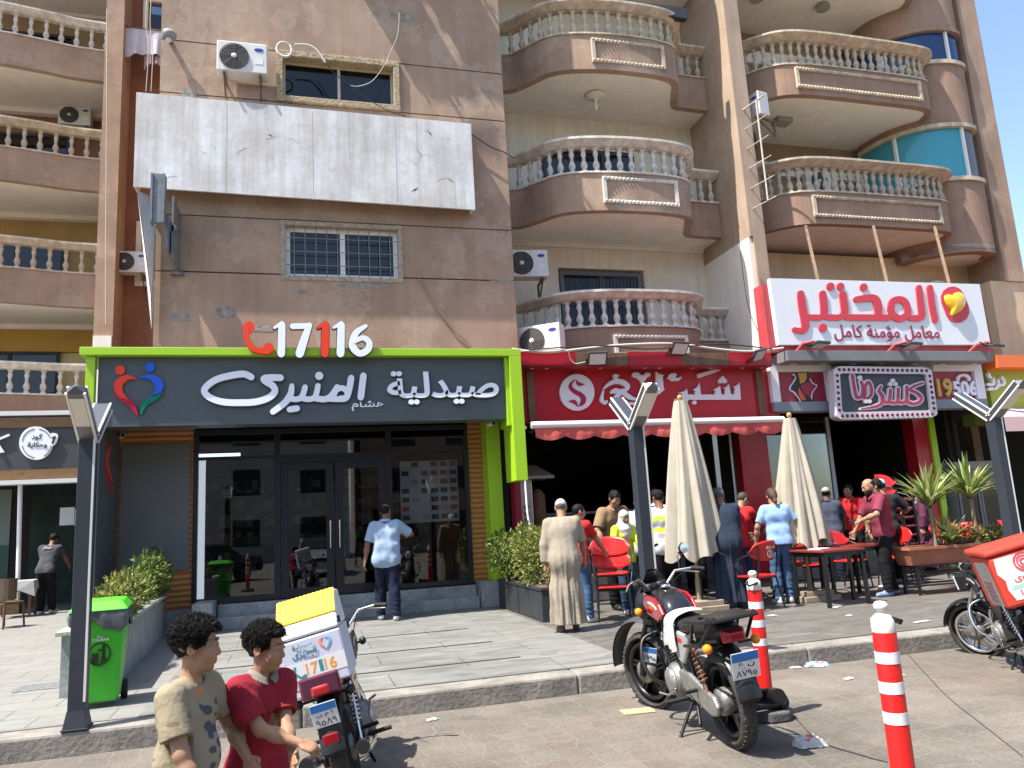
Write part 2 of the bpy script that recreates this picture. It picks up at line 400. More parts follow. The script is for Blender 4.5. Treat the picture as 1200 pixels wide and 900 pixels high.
# ---- paving
def paving_mats():
    mt = mat('road_pavers', (.2, .18, .155), .85); t, b = nodes(mt)
    tc = nd(t, 'ShaderNodeTexCoord')
    nz = nd(t, 'ShaderNodeTexNoise', i_Scale=3.0, i_Detail=4.); t.links.new(tc.outputs['Object'], nz.inputs['Vector'])
    vm = nd(t, 'ShaderNodeVectorMath', operation='SCALE'); t.links.new(nz.outputs['Color'], vm.inputs[0]); vm.inputs['Scale'].default_value = .05
    va = nd(t, 'ShaderNodeVectorMath', operation='ADD'); t.links.new(tc.outputs['Object'], va.inputs[0]); t.links.new(vm.outputs[0], va.inputs[1])
    vo = nd(t, 'ShaderNodeTexVoronoi', feature='DISTANCE_TO_EDGE', i_Scale=4.6, i_Randomness=.42); t.links.new(va.outputs[0], vo.inputs['Vector'])
    vc = nd(t, 'ShaderNodeTexVoronoi', i_Scale=4.6, i_Randomness=.42); t.links.new(va.outputs[0], vc.inputs['Vector'])
    cell = nd(t, 'ShaderNodeSeparateColor'); t.links.new(vc.outputs['Color'], cell.inputs[0])
    big = nd(t, 'ShaderNodeTexNoise', i_Scale=.75, i_Detail=7., i_Roughness=.62); t.links.new(tc.outputs['Object'], big.inputs['Vector'])
    fine = nd(t, 'ShaderNodeTexNoise', i_Scale=34., i_Detail=6., i_Roughness=.7); t.links.new(tc.outputs['Object'], fine.inputs['Vector'])
    base = ramp(t, big.outputs[0], [(.3, (.095, .084, .07)), (.48, (.15, .133, .11)), (.7, (.2, .178, .147))])
    redm = nd(t, 'ShaderNodeTexNoise', i_Scale=.42, i_Detail=3.); 
    mp = nd(t, 'ShaderNodeMapping'); mp.inputs['Location'].default_value = (3.4, 7.7, 0); t.links.new(tc.outputs['Object'], mp.inputs[0]); t.links.new(mp.outputs[0], redm.inputs['Vector'])
    rm = ramp(t, redm.outputs[0], [(.5, (0, 0, 0)), (.6, (1, 1, 1))])
    rc = nd(t, 'ShaderNodeMath', operation='MULTIPLY'); t.links.new(rm, rc.inputs[0])
    gt = nd(t, 'ShaderNodeMath', operation='GREATER_THAN'); gt.inputs[1].default_value = .45; t.links.new(cell.outputs[0], gt.inputs[0]); t.links.new(gt.outputs[0], rc.inputs[1])
    rc2 = nd(t, 'ShaderNodeMath', operation='MULTIPLY'); t.links.new(rc.outputs[0], rc2.inputs[0]); rc2.inputs[1].default_value = .15
    c1 = mixc(t, rc2.outputs[0], base, (.19, .085, .062))
    tone = ramp(t, cell.outputs[1], [(0, (.9, .9, .9)), (1, (1.04, 1.03, 1.02))])
    c2 = mixc(t, 1., c1, tone, 'MULTIPLY')
    fr = ramp(t, fine.outputs[0], [(.3, (.66, .66, .66)), (.65, (1.1, 1.09, 1.07))])
    c3 = mixc(t, 1., c2, fr, 'MULTIPLY')
    st = nd(t, 'ShaderNodeTexNoise', i_Scale=1.7, i_Detail=9., i_Roughness=.75); t.links.new(tc.outputs['Object'], st.inputs['Vector']); c3 = mixc(t, ramp(t, st.outputs[0], [(.52, (0, 0, 0)), (.66, (.6, .6, .6))]), c3, (.075, .066, .055)); c3 = mixc(t, ramp(t, st.outputs[0], [(.3, (.55, .55, .55)), (.44, (0, 0, 0))]), c3, (.2, .18, .15))
    edge = ramp(t, vo.outputs['Distance'], [(0, (1, 1, 1)), (.045, (0, 0, 0))])
    em = nd(t, 'ShaderNodeMath', operation='MULTIPLY'); t.links.new(edge, em.inputs[0]); t.links.new(big.outputs[0], em.inputs[1])
    c4 = mixc(t, em.outputs[0], c3, (.2, .175, .142))
    t.links.new(c4, b.inputs['Base Color'])
    h = nd(t, 'ShaderNodeMath', operation='MULTIPLY_ADD'); t.links.new(edge, h.inputs[0]); h.inputs[1].default_value = -.35; t.links.new(fine.outputs[0], h.inputs[2])
    bp = nd(t, 'ShaderNodeBump', i_Strength=.35, i_Distance=.015); t.links.new(h.outputs[0], bp.inputs['Height']); t.links.new(bp.outputs[0], b.inputs['Normal'])
    def marble(name, stops, vein, sc=1.6, tile=None, dirt=(.16, .143, .12), damt=.4):
        mt = mat(name, (.6, .6, .58), .45); t, b = nodes(mt)
        tc = nd(t, 'ShaderNodeTexCoord')
        mp = nd(t, 'ShaderNodeMapping'); mp.inputs['Rotation'].default_value = (.3, .2, .5); mp.inputs['Scale'].default_value = (1, 2.6, 1); t.links.new(tc.outputs['Object'], mp.inputs[0])
        n1 = nd(t, 'ShaderNodeTexNoise', i_Scale=sc, i_Detail=8., i_Roughness=.62, i_Distortion=1.6); t.links.new(mp.outputs[0], n1.inputs['Vector'])
        c = ramp(t, n1.outputs[0], stops)
        n2 = nd(t, 'ShaderNodeTexNoise', i_Scale=sc * 1.7, i_Detail=6., i_Roughness=.6, i_Distortion=2.2); t.links.new(mp.outputs[0], n2.inputs['Vector'])
        v = ramp(t, n2.outputs[0], [(.47, (0, 0, 0)), (.5, (1, 1, 1)), (.53, (0, 0, 0))])
        vmul = nd(t, 'ShaderNodeMath', operation='MULTIPLY'); t.links.new(v, vmul.inputs[0]); vmul.inputs[1].default_value = .45
        c = mixc(t, vmul.outputs[0], c, vein)
        n3 = nd(t, 'ShaderNodeTexNoise', i_Scale=.9, i_Detail=9., i_Roughness=.7); t.links.new(tc.outputs['Object'], n3.inputs['Vector'])
        d = ramp(t, n3.outputs[0], [(.45, (0, 0, 0)), (.7, (damt, damt, damt))])
        c = mixc(t, d, c, dirt)
        if tile:
            br = nd(t, 'ShaderNodeTexBrick', i_Scale=1., offset=0.5); br.inputs['Brick Width'].default_value = tile[0]; br.inputs['Row Height'].default_value = tile[1]; br.inputs['Mortar Size'].default_value = tile[2]
            br.inputs['Color1'].default_value = (1, 1, 1, 1); br.inputs['Color2'].default_value = (.9, .9, .9, 1); br.inputs['Mortar'].default_value = (.45, .43, .4, 1)
            t.links.new(tc.outputs['Object'], br.inputs['Vector']); c = mixc(t, 1., c, br.outputs[0], 'MULTIPLY')
        t.links.new(c, b.inputs['Base Color'])
        mr = nd(t, 'ShaderNodeMapRange'); mr.inputs[3].default_value = .35; mr.inputs[4].default_value = .75; t.links.new(n3.outputs[0], mr.inputs[0]); t.links.new(mr.outputs[0], b.inputs['Roughness'])
        return mt
    marble('white_marble', [(.3, (.12, .122, .112)), (.5, (.2, .2, .185)), (.7, (.265, .262, .243))], (.115, .12, .11), 1.3, (1.6, .6, .006), damt=.45)
    marble('grey_marble', [(.3, (.17, .185, .185)), (.5, (.3, .32, .315)), (.7, (.42, .44, .43))], (.1, .115, .12), 1.8)
    marble('granite_paving', [(.3, (.2, .195, .18)), (.5, (.24, .233, .218)), (.7, (.28, .272, .255))], (.22, .215, .2), 6., (.6, .4, .006), damt=.25)
    marble('dirty_stone_paving', [(.3, (.09, .084, .074)), (.5, (.14, .13, .114)), (.7, (.19, .178, .158))], (.085, .078, .07), 1.1, (.8, .5, .006), dirt=(.075, .066, .056), damt=.6)
paving_mats()
concrete = mat('kerb_concrete', (.27, .25, .22), .9, var=.4, vs=4, bump=.4, bs=24, streak=.15)
# ================================================================ ground
def sheet(name, x0, x1, y0, y1, z, m_):
    o = MB().add([(x0, y0, z), (x1, y0, z), (x1, y1, z), (x0, y1, z)], [(0, 1, 2, 3)]).build(name, m_); return tag(o, kind='structure')
sheet('ground', -600, 600, -600, 600, -.03, mat('dusty_ground', (.17, .15, .12), .95, var=.3, vs=.2))
sheet('road', -60, 60, -14, 6.9, 0, MATS['road_pavers'])
kb = MB()
x = -24.0
while x < 30:
    kb.box(x, x + 2.398, 6.88 + random.uniform(-.004, .004), 7.16, -.02, PZ - .004 + random.uniform(-.004, .004)); x += 2.4
tag(kb.build('kerb', concrete, bevel=.022), kind='structure')
MB().box(-24, -1.28, 7.16, 30, -.02, PZ).build('pavement', MATS['granite_paving'])['kind'] = 'structure'
MB().box(-1.28, 3.1, 7.16, 13.2, -.02, PZ).build('pavement', MATS['white_marble'])['kind'] = 'structure'
MB().box(3.1, 40, 7.16, 30, -.02, PZ - .002).build('pavement', MATS['dirty_stone_paving'])['kind'] = 'structure'
gv = MB()
for (a, b) in (((330, 801), (608, 769)), ((330, 778), (575, 751)), ((330, 757), (549, 737))):
    p = G(*a); q = G(*b); yy = (p.y + q.y) / 2
    gv.box(-1.2, q.x, yy - .02, yy + .02, PZ + .001, PZ + .005)
tag(gv.build('pavement_groove', mat('groove_black', (.03, .03, .03), .8)), kind='structure')
# drain cover
o = MB().box(-2.75, -2.1, 9.0, 9.35, PZ, PZ + .012).build('drain_cover', mat('drain_steel', (.3, .31, .32), .5, .6, var=.4, vs=30, bump=.5, bs=60), bevel=.004)
tag(o, 'flat grey metal drain cover set in the pale pavement behind the lamp post', 'drain cover')
# ================================================================ builders for the buildings
def sweep(path, prof, mi=0, mb=None, closed_prof=True, ends=True):
    """sweep a profile of (outward offset, z) along a plan path; outward is to the right-hand side of travel (towards -y going +x)"""
    mb = mb or MB(); k = len(path); n = len(prof); vs = []
    for i in range(k):
        p = Vector(path[i]); a = Vector(path[max(i - 1, 0)]); b = Vector(path[min(i + 1, k - 1)])
        d1 = (p - a).normalized() if i else (b - p).normalized(); d2 = (b - p).normalized() if i < k - 1 else d1
        n1 = Vector((d1.y, -d1.x)); n2 = Vector((d2.y, -d2.x)); nn = (n1 + n2).normalized(); s = 1 / max(.5, nn.dot(n1))
        for (o, z) in prof: vs.append((p.x + nn.x * o * s, p.y + nn.y * o * s, z))
    fs = []
    for i in range(k - 1):
        for j in range(n):
            j2 = (j + 1) % n; fs.append((i * n + j, i * n + j2, (i + 1) * n + j2, (i + 1) * n + j))
    if ends: fs += [tuple(range(n))[::-1], tuple((k - 1) * n + j for j in range(n))]
    return mb.add(vs, fs, mi)
def arcpts(path, n=5):
    """round the corners of a plan path"""
    return [(q.x, q.y) for q in spline([(p[0], p[1], 0) for p in path], n)]
def along(path, step, off=0, start=.1, end=.1):
    L = [0]
    for i in range(1, len(path)): L.append(L[-1] + (Vector(path[i]) - Vector(path[i - 1])).length)
    T = L[-1]; n = max(2, int((T - start - end) / step) + 1); out = []
    for k in range(n):
        s = start + (T - start - end) * k / (n - 1)
        i = 0
        while i < len(L) - 2 and L[i + 1] < s: i += 1
        t = (s - L[i]) / max(1e-6, L[i + 1] - L[i]); out.append(Vector(path[i]).lerp(Vector(path[i + 1]), t))
    return out
BAL = {}
def baluster_mesh(m_, h):
    k = (m_.name, round(h, 3))
    if k not in BAL:
        w = .058; q = h
        mb = MB(); mb.box(-w, w, -w, w, 0, .07 * q); mb.box(-w, w, -w, w, .93 * q, q)
        pr = [(.05, .07), (.05, .1), (.035, .13), (.06, .2), (.072, .28), (.066, .36), (.042, .46), (.03, .52), (.044, .55), (.03, .58), (.042, .66), (.056, .74), (.05, .8), (.036, .86), (.05, .9), (.05, .93)]
        mb.lathe([(r, z * q) for r, z in pr], 8)
        BAL[k] = mb
    return BAL[k]
def balcony(parent, path, zt, back_y, m_panel, m_stone, m_soffit, panel_h=.78, bal_h=.6, step=.27, frame=None, rounded=True, inset=0, name='balcony', missing=(), over=.16):
    """one balcony: panel wall (its own mesh) > soffit, rail, each baluster, moulding"""
    pth = arcpts(path, 5) if rounded else list(path)
    zb = zt - .13 - bal_h; zu = zb - panel_h
    mb = MB(); sweep(pth, [(0, zu), (0, zb), (-.16, zb), (-.16, zu)], mb=mb)
    o = mb.build(name, m_panel, parent)
    n = len(pth); fp = [(p[0], p[1]) for p in pth]
    inner = []
    for i in range(n):
        a = Vector(pth[max(0, i - 1)]); b = Vector(pth[min(n - 1, i + 1)]); d = (b - a).normalized(); inner.append((pth[i][0] - d.y * .01, pth[i][1] + d.x * .01))
    poly = inner + [(inner[-1][0], back_y), (inner[0][0], back_y)]
    MB().prism(poly, zu + .012, zu + .16, plane='xy').build('soffit', m_soffit, o)
    sweep(pth, [(over, zt - .05), (over, zt), (-.2, zt), (-.2, zt - .05), (-.15, zt - .15), (.02, zt - .15)]).build('rail', m_stone, o)
    sweep(pth, [(.03, zb), (.03, zb + .035), (-.18, zb + .035), (-.18, zb)]).build('plinth', m_stone, o)
    bm = None
    for i, p in enumerate(along(pth, step, 0, .12, .12)):
        if i in missing: continue
        if bm is None:
            bo = baluster_mesh(m_stone, bal_h - .055).build('baluster', m_stone, o); bm = bo
        else:
            bo = bm.copy(); COL.objects.link(bo); bo.parent = o
        # set inwards from the face
        j = min(range(n), key=lambda q: (Vector(pth[q]) - p).length); a = Vector(pth[max(0, j - 1)]); b = Vector(pth[min(n - 1, j + 1)]); d = (b - a).normalized()
        bo.location = (p.x - d.y * .08, p.y + d.x * .08, zb + .035); bo.rotation_euler = (0, 0, math.atan2(d.y, d.x))
    if frame:
        x0, x1, yf, za, zc = frame
        fm = MB(); w = .07; yy = yf - .035
        fm.box(x0, x1, yy, yf + .03, zc - w, zc); fm.box(x0, x1, yy, yf + .03, za, za + w)
        fm.box(x0, x0 + w, yy, yf + .03, za + w, zc - w); fm.box(x1 - w, x1, yy, yf + .03, za + w, zc - w)
        # beads along the moulding
        xx = x0 + .04
        while xx < x1 - .03:
            fm.ell((xx, yy - .002, zc - w / 2), .028, 6); fm.ell((xx, yy - .002, za + w / 2), .028, 6); xx += .085
        fm.build('moulding', m_stone, o)
    return o
def window(parent, x0, x1, z0, z1, y, m_frame, m_glass, splits=2, fw=.05, depth=.06, name='window', behind=True, surround=None, sw=.08, proud=.03, curtain=None):
    f = MB()
    f.box(x0, x1, y, y + depth, z0, z0 + fw); f.box(x0, x1, y, y + depth, z1 - fw, z1)
    for i in range(splits + 1):
        xx = x0 + (x1 - x0 - fw) * i / splits; f.box(xx, xx + fw, y + .001, y + depth - .001, z0 + fw, z1 - fw)
    o = f.build(name, m_frame, parent)
    MB().box(x0 + fw * .5, x1 - fw * .5, y + .03, y + .038, z0 + fw * .5, z1 - fw * .5).build('pane', m_glass, o)
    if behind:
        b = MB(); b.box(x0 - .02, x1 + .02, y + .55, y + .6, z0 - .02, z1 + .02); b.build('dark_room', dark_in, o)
    if curtain:
        cx0, cx1, cm = curtain
        c = MB(); k = 14; vs = []
        for i in range(k * 2 + 1):
            xx = cx0 + (cx1 - cx0) * i / (k * 2); yy = y + .16 + .025 * (1 if i % 2 else -1)
            vs += [(xx, yy, z0), (xx, yy, z1)]
        c.add(vs, [(2 * i, 2 * i + 2, 2 * i + 3, 2 * i + 1) for i in range(k * 2)], 0, True); c.build('curtain', cm, o)
    if surround:
        s = MB(); s.box(x0 - sw, x1 + sw, y - .05 - proud, y + .02, z1 - .012, z1 + sw); s.box(x0 - sw, x1 + sw, y - .05 - proud, y + .02, z0 - sw, z0 + .012)
        s.box(x0 - sw, x0 + .012, y - .05 - proud, y + .02, z0 + .012, z1 - .012); s.box(x1 - .012, x1 + sw, y - .05 - proud, y + .02, z0 + .012, z1 - .012)
        s.build('surround', surround, o, bevel=.012)
    return o
def grille(parent, x0, x1, z0, z1, y, nx, nz, m_, r=.008):
    g = MB()
    for i in range(nx + 1):
        xx = x0 + (x1 - x0) * i / nx; g.tube([(xx, y, z0), (xx, y, z1)], r, 6)
    for i in range(nz + 1):
        zz = z0 + (z1 - z0) * i / nz; g.tube([(x0, y - .012, zz), (x1, y - .012, zz)], r, 6)
    return g.build('grille', m_, parent)
def wall_with_holes(mb, x0, x1, z0, z1, y0, y1, holes, cuts=(), gap=.025):
    """wall as butt-jointed pieces around rectangular holes; cuts = z of horizontal grooves"""
    zs = sorted(set([z0, z1] + [c for c in cuts] + [h[2] for h in holes] + [h[3] for h in holes]))
    for a, b in zip(zs, zs[1:]):
        ga = gap / 2 if a in cuts else 0; gb = gap / 2 if b in cuts else 0
        xs = [x0]
        for h in sorted(holes):
            if h[2] < b - 1e-6 and h[3] > a + 1e-6: xs += [h[0], h[1]]
        xs.append(x1)
        for i in range(0, len(xs), 2): mb.box(xs[i], xs[i + 1], y0, y1, a + ga, b - gb)
    return mb
# ================================================================ central apartment block
YW = 13.0
central = empty('apartment_block', (0.8, 16, PZ), 0, 'brown plaster apartment block standing over the pharmacy and the red grill shop', 'building')
wbs = [(-.27, 1.77, 5.83, 6.84), (-.30, 1.78, 9.13, 10.02), (-.3, 1.8, 12.3, 13.3)]
mb = MB(); wall_with_holes(mb, -2.25, 3.82, 4.2, 17.5, YW, YW + .3, wbs, cuts=(5.9, 6.88, 9.08, 10.07, 12.2, 13.35))
mb.box(-2.24, 3.81, YW + .03, YW + .29, 4.21, 5.8); mb.box(-2.24, 3.81, YW + .03, YW + .29, 6.87, 9.1); mb.box(-2.24, 3.81, YW + .03, YW + .29, 10.05, 12.29); mb.box(-2.24, 3.81, YW + .03, YW + .29, 13.31, 17.4)
mb.build('front_wall', plaster, central, loc=(-.8, -16, -PZ))
def cpart(mb, name, m_, **k): return mb.build(name, m_, central, loc=(-.8, -16, -PZ), **k)
holder = empty('upper_floors', (-.8, -16, -PZ)); holder.parent = central
# side returns, back and roof of the block
mb = MB(); mb.box(3.52, 3.82, YW + .3, 15.4, 4.2, 17.5); mb.box(-2.25, -1.95, YW + .3, 22, 4.2, 17.5); mb.box(-1.95, 10, 21.7, 22, .2, 17.5); mb.box(-2.2, 9.5, YW + .35, 21.8, 17.5, 17.7)
cpart(mb, 'side_wall', plaster_d)
cem = mat('cement_patch', (.33, .3, .26), .95, var=.5, vs=9, bump=.8, bs=40); rr = random.Random(8)
for (qx, qy, w_, h_) in ((265, 366, .22, .14), (310, 385, .3, .06), (505, 300, .12, .06), (350, 342, .16, .05), (430, 335, .5, .05), (470, 20, .25, .12), (220, 120, .2, .3), (590, 330, .3, .03), (212, 372, .2, .08)):
    q = P(qx, qy, YW); pts = [(q.x + w_ * math.cos(a * .5) * rr.uniform(.6, 1.15), q.z + h_ * math.sin(a * .5) * rr.uniform(.6, 1.15)) for a in range(12)]; cpart(MB().prism(pts, YW - .004, YW + .02), 'cement_patch', cem)
mb = MB(); mb.box(3.82, 9.25, 15.4, 15.6, 10.9, 17.5); mb.box(3.82, 9.25, 15.4, 15.6, 7.75, 10.9)
wall_with_holes(mb, 3.82, 9.25, 4.3, 7.75, 15.4, 15.6, [(5.55, 7.62, 4.7, 7.05)])
cpart(mb, 'recess_wall', cream)
mb = MB(); mb.box(9.18, 9.26, 13.52, 15.4, 4.4, 7.2); cpart(mb, 'recess_side', soffit_w)
mb = MB(); mb.box(9.19, 9.55, 13.45, 15.39, 7.2, 17.5); mb.box(9.26, 9.55, 13.45, 15.39, 4.3, 7.2); cpart(mb, 'pillar', mat('pillar_plaster', (.44, .33, .24), .9, var=.25, vs=1.2, bump=.2, bs=40, streak=.12))
# windows of the front wall
w1 = window(None, -.22, 1.72, 5.87, 6.8, YW + .12, white_al, win_glass, 2, .085, curtain=(-.2, 1.7, mat('grey_curtain', (.78, .79, .82), .8)), surround=mat('patched_cement', (.42, .35, .26), .95, var=.5, vs=14, bump=.6, bs=30), sw=.07, proud=.09)
grille(w1, -.25, 1.75, 5.85, 6.82, YW + .05, 11, 4, mat('grille_steel', (.2, .19, .18), .6))
w2 = window(None, -.25, 1.73, 9.18, 9.97, YW + .14, beige_al, win_glass, 2, .05, curtain=(.76, 1.7, mat('taupe_curtain', (.6, .5, .4), .9)), surround=mat('flaking_stone', (.46, .36, .23), .95, var=.6, vs=18, bump=.8, bs=25), sw=.1, proud=.15)
w3 = window(None, -.25, 1.75, 12.35, 13.25, YW + .14, white_al, win_glass, 2)
for w in (w1, w2, w3):
    w.parent = central; w.location = (-.8, -16, -PZ)
w = window(None, 5.6, 7.58, 4.75, 7.0, 15.45, mat('slate_aluminium', (.13, .14, .16), .5), win_glass, 2, .1, curtain=(5.7, 7.5, mat('pale_curtain', (.62, .66, .74), .9)))
w.parent = central; w.location = (-.8, -16, -PZ); grille(w, 5.75, 7.42, 4.8, 6.88, 15.42, 20, 3, iron, .009)
w = window(None, 5.3, 7.6, 7.9, 9.9, 15.33, mat('brown_aluminium', (.05, .035, .03), .5), win_glass, 3, .09, behind=False)
w.parent = central; w.location = (-.8, -16, -PZ)
MB().box(3.82, 9.18, 15.3, 15.4, 7.5, 7.62).box(3.82, 9.18, 15.25, 15.4, 7.56, 7.66).build('cornice', soffit_w, central, loc=(-.8, -16, -PZ), bevel=.02)
# balconies of the block
mpath = [(3.83, 14.5), (4.4, 14.45), (4.75, 14.05), (5.02, 13.72), (5.4, 13.52), (5.95, 13.4), (6.6, 13.35), (7.4, 13.38), (7.9, 13.55), (8.15, 14.0), (8.36, 14.42), (8.6, 14.48), (9.18, 14.5)]
for zt, dy, ms, fr in ((5.95, .2, stone_w, (5.95, 7.55, 13.38, 4.62, 5.05)), (9.1, 0, stone_w, (5.9, 7.55, 13.38, 7.72, 8.28)), (12.2, 0, stone_b, (5.9, 7.55, 13.38, 10.82, 11.36)), (15.3, 0, stone_b, None)):
    pth = [(a, b + dy) for a, b in mpath]
    if fr: fr = (fr[0], fr[1], fr[2] + dy, fr[3], fr[4])
    b = balcony(None, pth, zt, 15.4, plaster_d if zt < 6 else plaster, ms, soffit_w, frame=fr, panel_h=.8, step=.25)
    b.parent = central; b.location = (-.8, -16, -PZ)
holder.name = 'ceiling_rose'; rose = MB().lathe([(.22, 10.63), (.2, 10.6), (.1, 10.57), (.03, 10.55), (.025, 10.3)], 12, (6.3, 14.3, 0)).build('ceiling_rose', cream, central, loc=(-.8, -16, -PZ)); bpy.data.objects.remove(holder)
# ================================================================ left-hand block, set back behind the cafe
left = empty('apartment_block', (-8, 22, PZ), 0, 'apartment block with curved white baluster balconies above the cafe', 'building')
LO = (8, -22, -PZ)
def lp(o): o.parent = left; o.location = LO; return o
lpath = [(-12.5, 19.85), (-9.5, 19.95), (-7.5, 20.1), (-6.4, 20.3), (-5.6, 20.5), (-4.8, 20.58)]
lv = [(5.95, cream_y, mustard, stone_w), (9.05, mat('ochre_plaster', (.42, .27, .11), .85, var=.2, vs=1.5), None, stone_b), (12.15, plaster_r, None, stone_b), (15.25, mat('umber_plaster', (.3, .2, .11), .85, var=.2, vs=1.5), None, stone_w), (18.3, plaster_r, None, stone_w)]
for zt, mw, mw2, ms in lv:
    lp(balcony(None, lpath, zt, 22.5, plaster if zt > 7 else plaster_d, ms, soffit_w, panel_h=.86, step=.34, bal_h=.64))
    zf = zt - 1.4
    mb = MB(); mb.box(-12.5, -4.4, 22.5, 22.7, zf, zf + 3.1); lp(mb.build('back_wall', mw, None))
    if mw2: lp(MB().box(-12.4, -4.5, 22.4, 22.5, zf + 2.15, zf + 2.75).build('wall_band', mw2, None))
    lp(MB().box(-12.4, -4.5, 22.3, 22.5, zf + 2.75, zf + 2.88).build('cornice', soffit_w, None))
    lp(window(None, -9.6, -6.15, zf + .2, zf + 2.15, 22.36, iron, win_glass, 3, .08, behind=False))
w = MB().box(-4.85, -4.42, 20.25, 20.7, 4.6, 21).box(-4.62, -4.42, 20.7, 22.6, 4.6, 21); lp(w.build('corner_pillar', plaster, None))
lp(MB().box(-4.84, -4.43, 20.18, 20.25, 4.4, 6.6).build('pipe_casing', soffit_w, None))
mb = MB(); wall_with_holes(mb, -4.42, -1.5, .2, 21, 21.2, 21.4, [(-4.0, -3.0, 12.4, 13.5), (-4.05, -3.0, 8.3, 9.9), (-4.1, -2.9, 5.0, 6.25), (-4.05, -3, 15.1, 16.6)]); lp(mb.build('recess_wall', plaster_r, None))
for (a, b, c, d, mf) in ((-3.98, -3.02, 12.42, 13.48, white_al), (-4.03, -3.02, 8.32, 9.88, beige_al), (-4.03, -3.02, 15.12, 16.58, rust)):
    lp(window(None, a, b, c, d, 21.25, mf, win_glass, 1, .07, surround=cream, sw=.12))
wl = lp(window(None, -4.08, -2.92, 5.02, 6.23, 21.25, white_al, win_glass, 2, .06)); grille(wl, -4.1, -2.9, 5.02, 6.23, 21.15, 8, 6, white_al, .012)
lp(MB().box(-12.5, -4.4, 20.0, 22.6, 4.3, 4.62).build('floor_slab', concrete, None))
# ================================================================ right-hand block
right = empty('apartment_block', (13, 17, PZ), 0, 'brown apartment block with stone balustrades and a rounded glazed bay against the sky', 'building')
RO = (-13, -17, -PZ)
def rp(o): o.parent = right; o.location = RO; return o
rpath = [(9.56, 14.75), (9.95, 14.3), (10.35, 13.85), (10.8, 13.6), (11.6, 13.52), (13, 13.52), (14.3, 13.55), (14.75, 13.7), (14.92, 14.1), (14.95, 14.9)]
for zt, ms, fr in ((9.1, stone_g, (10.9, 14.35, 13.52, 7.75, 8.25)), (12.2, stone_b, (10.9, 14.35, 13.52, 10.85, 11.35)), (15.3, stone_b, None)):
    rp(balcony(None, rpath, zt, 15.8, plaster_d, ms, soffit_w, panel_h=.74, step=.215, bal_h=.62, frame=fr, over=.21))
mb = MB(); mb.box(9.55, 15.0, 15.8, 16.0, 6.9, 18.5); rp(mb.build('back_wall', mat('tan_plaster', (.34, .25, .15), .85, var=.3, vs=1.5), None))
for zt in (8.9, 12.0): rp(MB().box(9.6, 14.3, 15.68, 15.8, zt + .9, zt + 1.25).build('cornice', soffit_w, None))
mb = MB(); mb.box(9.55, 17.05, 15.0, 15.2, 4.3, 7.45); rp(mb.build('lower_wall', mat('sand_plaster', (.6, .49, .32), .85, var=.15, vs=1.5, streak=.1), None))
# rounded bay
bay = arcpts([(14.2, 15.6), (14.35, 14.7), (14.9, 14.05), (15.6, 13.8), (16.2, 13.9), (16.45, 14.3)], 6)
def bayseg(z0, z1, m_, name, off=0, th=.25):
    return rp(sweep(bay, [(off, z0), (off, z1), (off - th, z1), (off - th, z0)]).build(name, m_, None))
bayseg(7.25, 9.05, plaster_d, 'bay_wall'); bayseg(10.55, 12.15, plaster_d, 'bay_wall'); bayseg(13.15, 18.5, plaster_d, 'bay_wall')
for z in (9.05, 10.45, 12.15, 13.05): bayseg(z, z + .1, stone_b if z != 13.05 else plaster_d, 'bay_sill', .05, .3)
rp(MB().prism(bay + [(16.45, 15.6)], 7.3, 7.45, plane='xy').build('bay_soffit', soffit_w, None))
for z0, z1, mA, mB_ in ((9.15, 10.45, mat('teal_film_glass', (.05, .3, .38), .12), mat('grey_film_glass', (.13, .125, .12), .2)), (12.25, 13.05, mat('navy_film_glass', (.02, .05, .14), .12), mat('navy_film_glass', (.02, .05, .14), .12))):
    pr_ = [(-.06, z0), (-.06, z1), (-.08, z1), (-.08, z0)]
    q = rp(sweep(bay[:20], pr_).build('bay_glass', mA, None)); rp(sweep(bay[19:], pr_).build('bay_glass', mB_, None))
    for i in (0, 7, 19, 29):
        if i < len(bay): MB().box(bay[i][0] - .03, bay[i][0] + .03, bay[i][1] - .0, bay[i][1] + .08, z0, z1).build('bay_frame', white_al, q)
mb = MB(); mb.box(16.45, 17.05, 13.98, 16, 6.6, 18.5); mb.box(9.55, 17.0, 20, 20.2, .2, 18.4); mb.box(16.8, 17.05, 16, 20, .2, 18.5); mb.box(9.6, 17.05, 14.9, 20, 18.5, 18.7); rp(mb.build('end_wall', plaster, None))
rp(MB().box(16.0, 17.05, 14.02, 15, 4.3, 6.6).build('lower_end_wall', MATS['sand_plaster'], None))
# blind window with a pediment low on the wall
wp = MB(); wx0, wx1 = P(1095, 380, 14.95).x, P(1150, 380, 14.95).x; wz = P(1120, 345, 14.95).z
wp.box(14.6, 16.0, 14.8, 15, wz - .08, wz + .06); wp.prism([(14.85 + .45 + .42 * math.cos(a), wz + .05 + .26 * math.sin(a)) for a in [math.pi * i / 12 for i in range(13)]], 14.82, 15.0)
wp.box(14.7, 14.82, 14.85, 15, wz - 1.9, wz - .08); wp.box(15.75, 15.87, 14.85, 15, wz - 1.9, wz - .08); rp(wp.build('pediment', soffit_w, None, bevel=.01))
rp(MB().box(9.5, 9.9, 15.2, 15.8, 6.9, 18).build('return_wall', plaster_d, None))
for px, py in ((888, 8), (966, 20)):
    q = P(px, py, 14.4); rp(MB().lathe([(.17, 13.7), (.17, 13.78), (.1, 13.795)], 16, (q.x, 14.4, 0)).build('ceiling_lamp', mat('frosted_lamp', (.3, .29, .26), .4), None))
rp(MB().box(11.05, 11.45, 14.5, 14.8, 10.6, 10.72).build('ceiling_lamp', mat('frosted_lamp', (.3, .29, .26), .4), None))
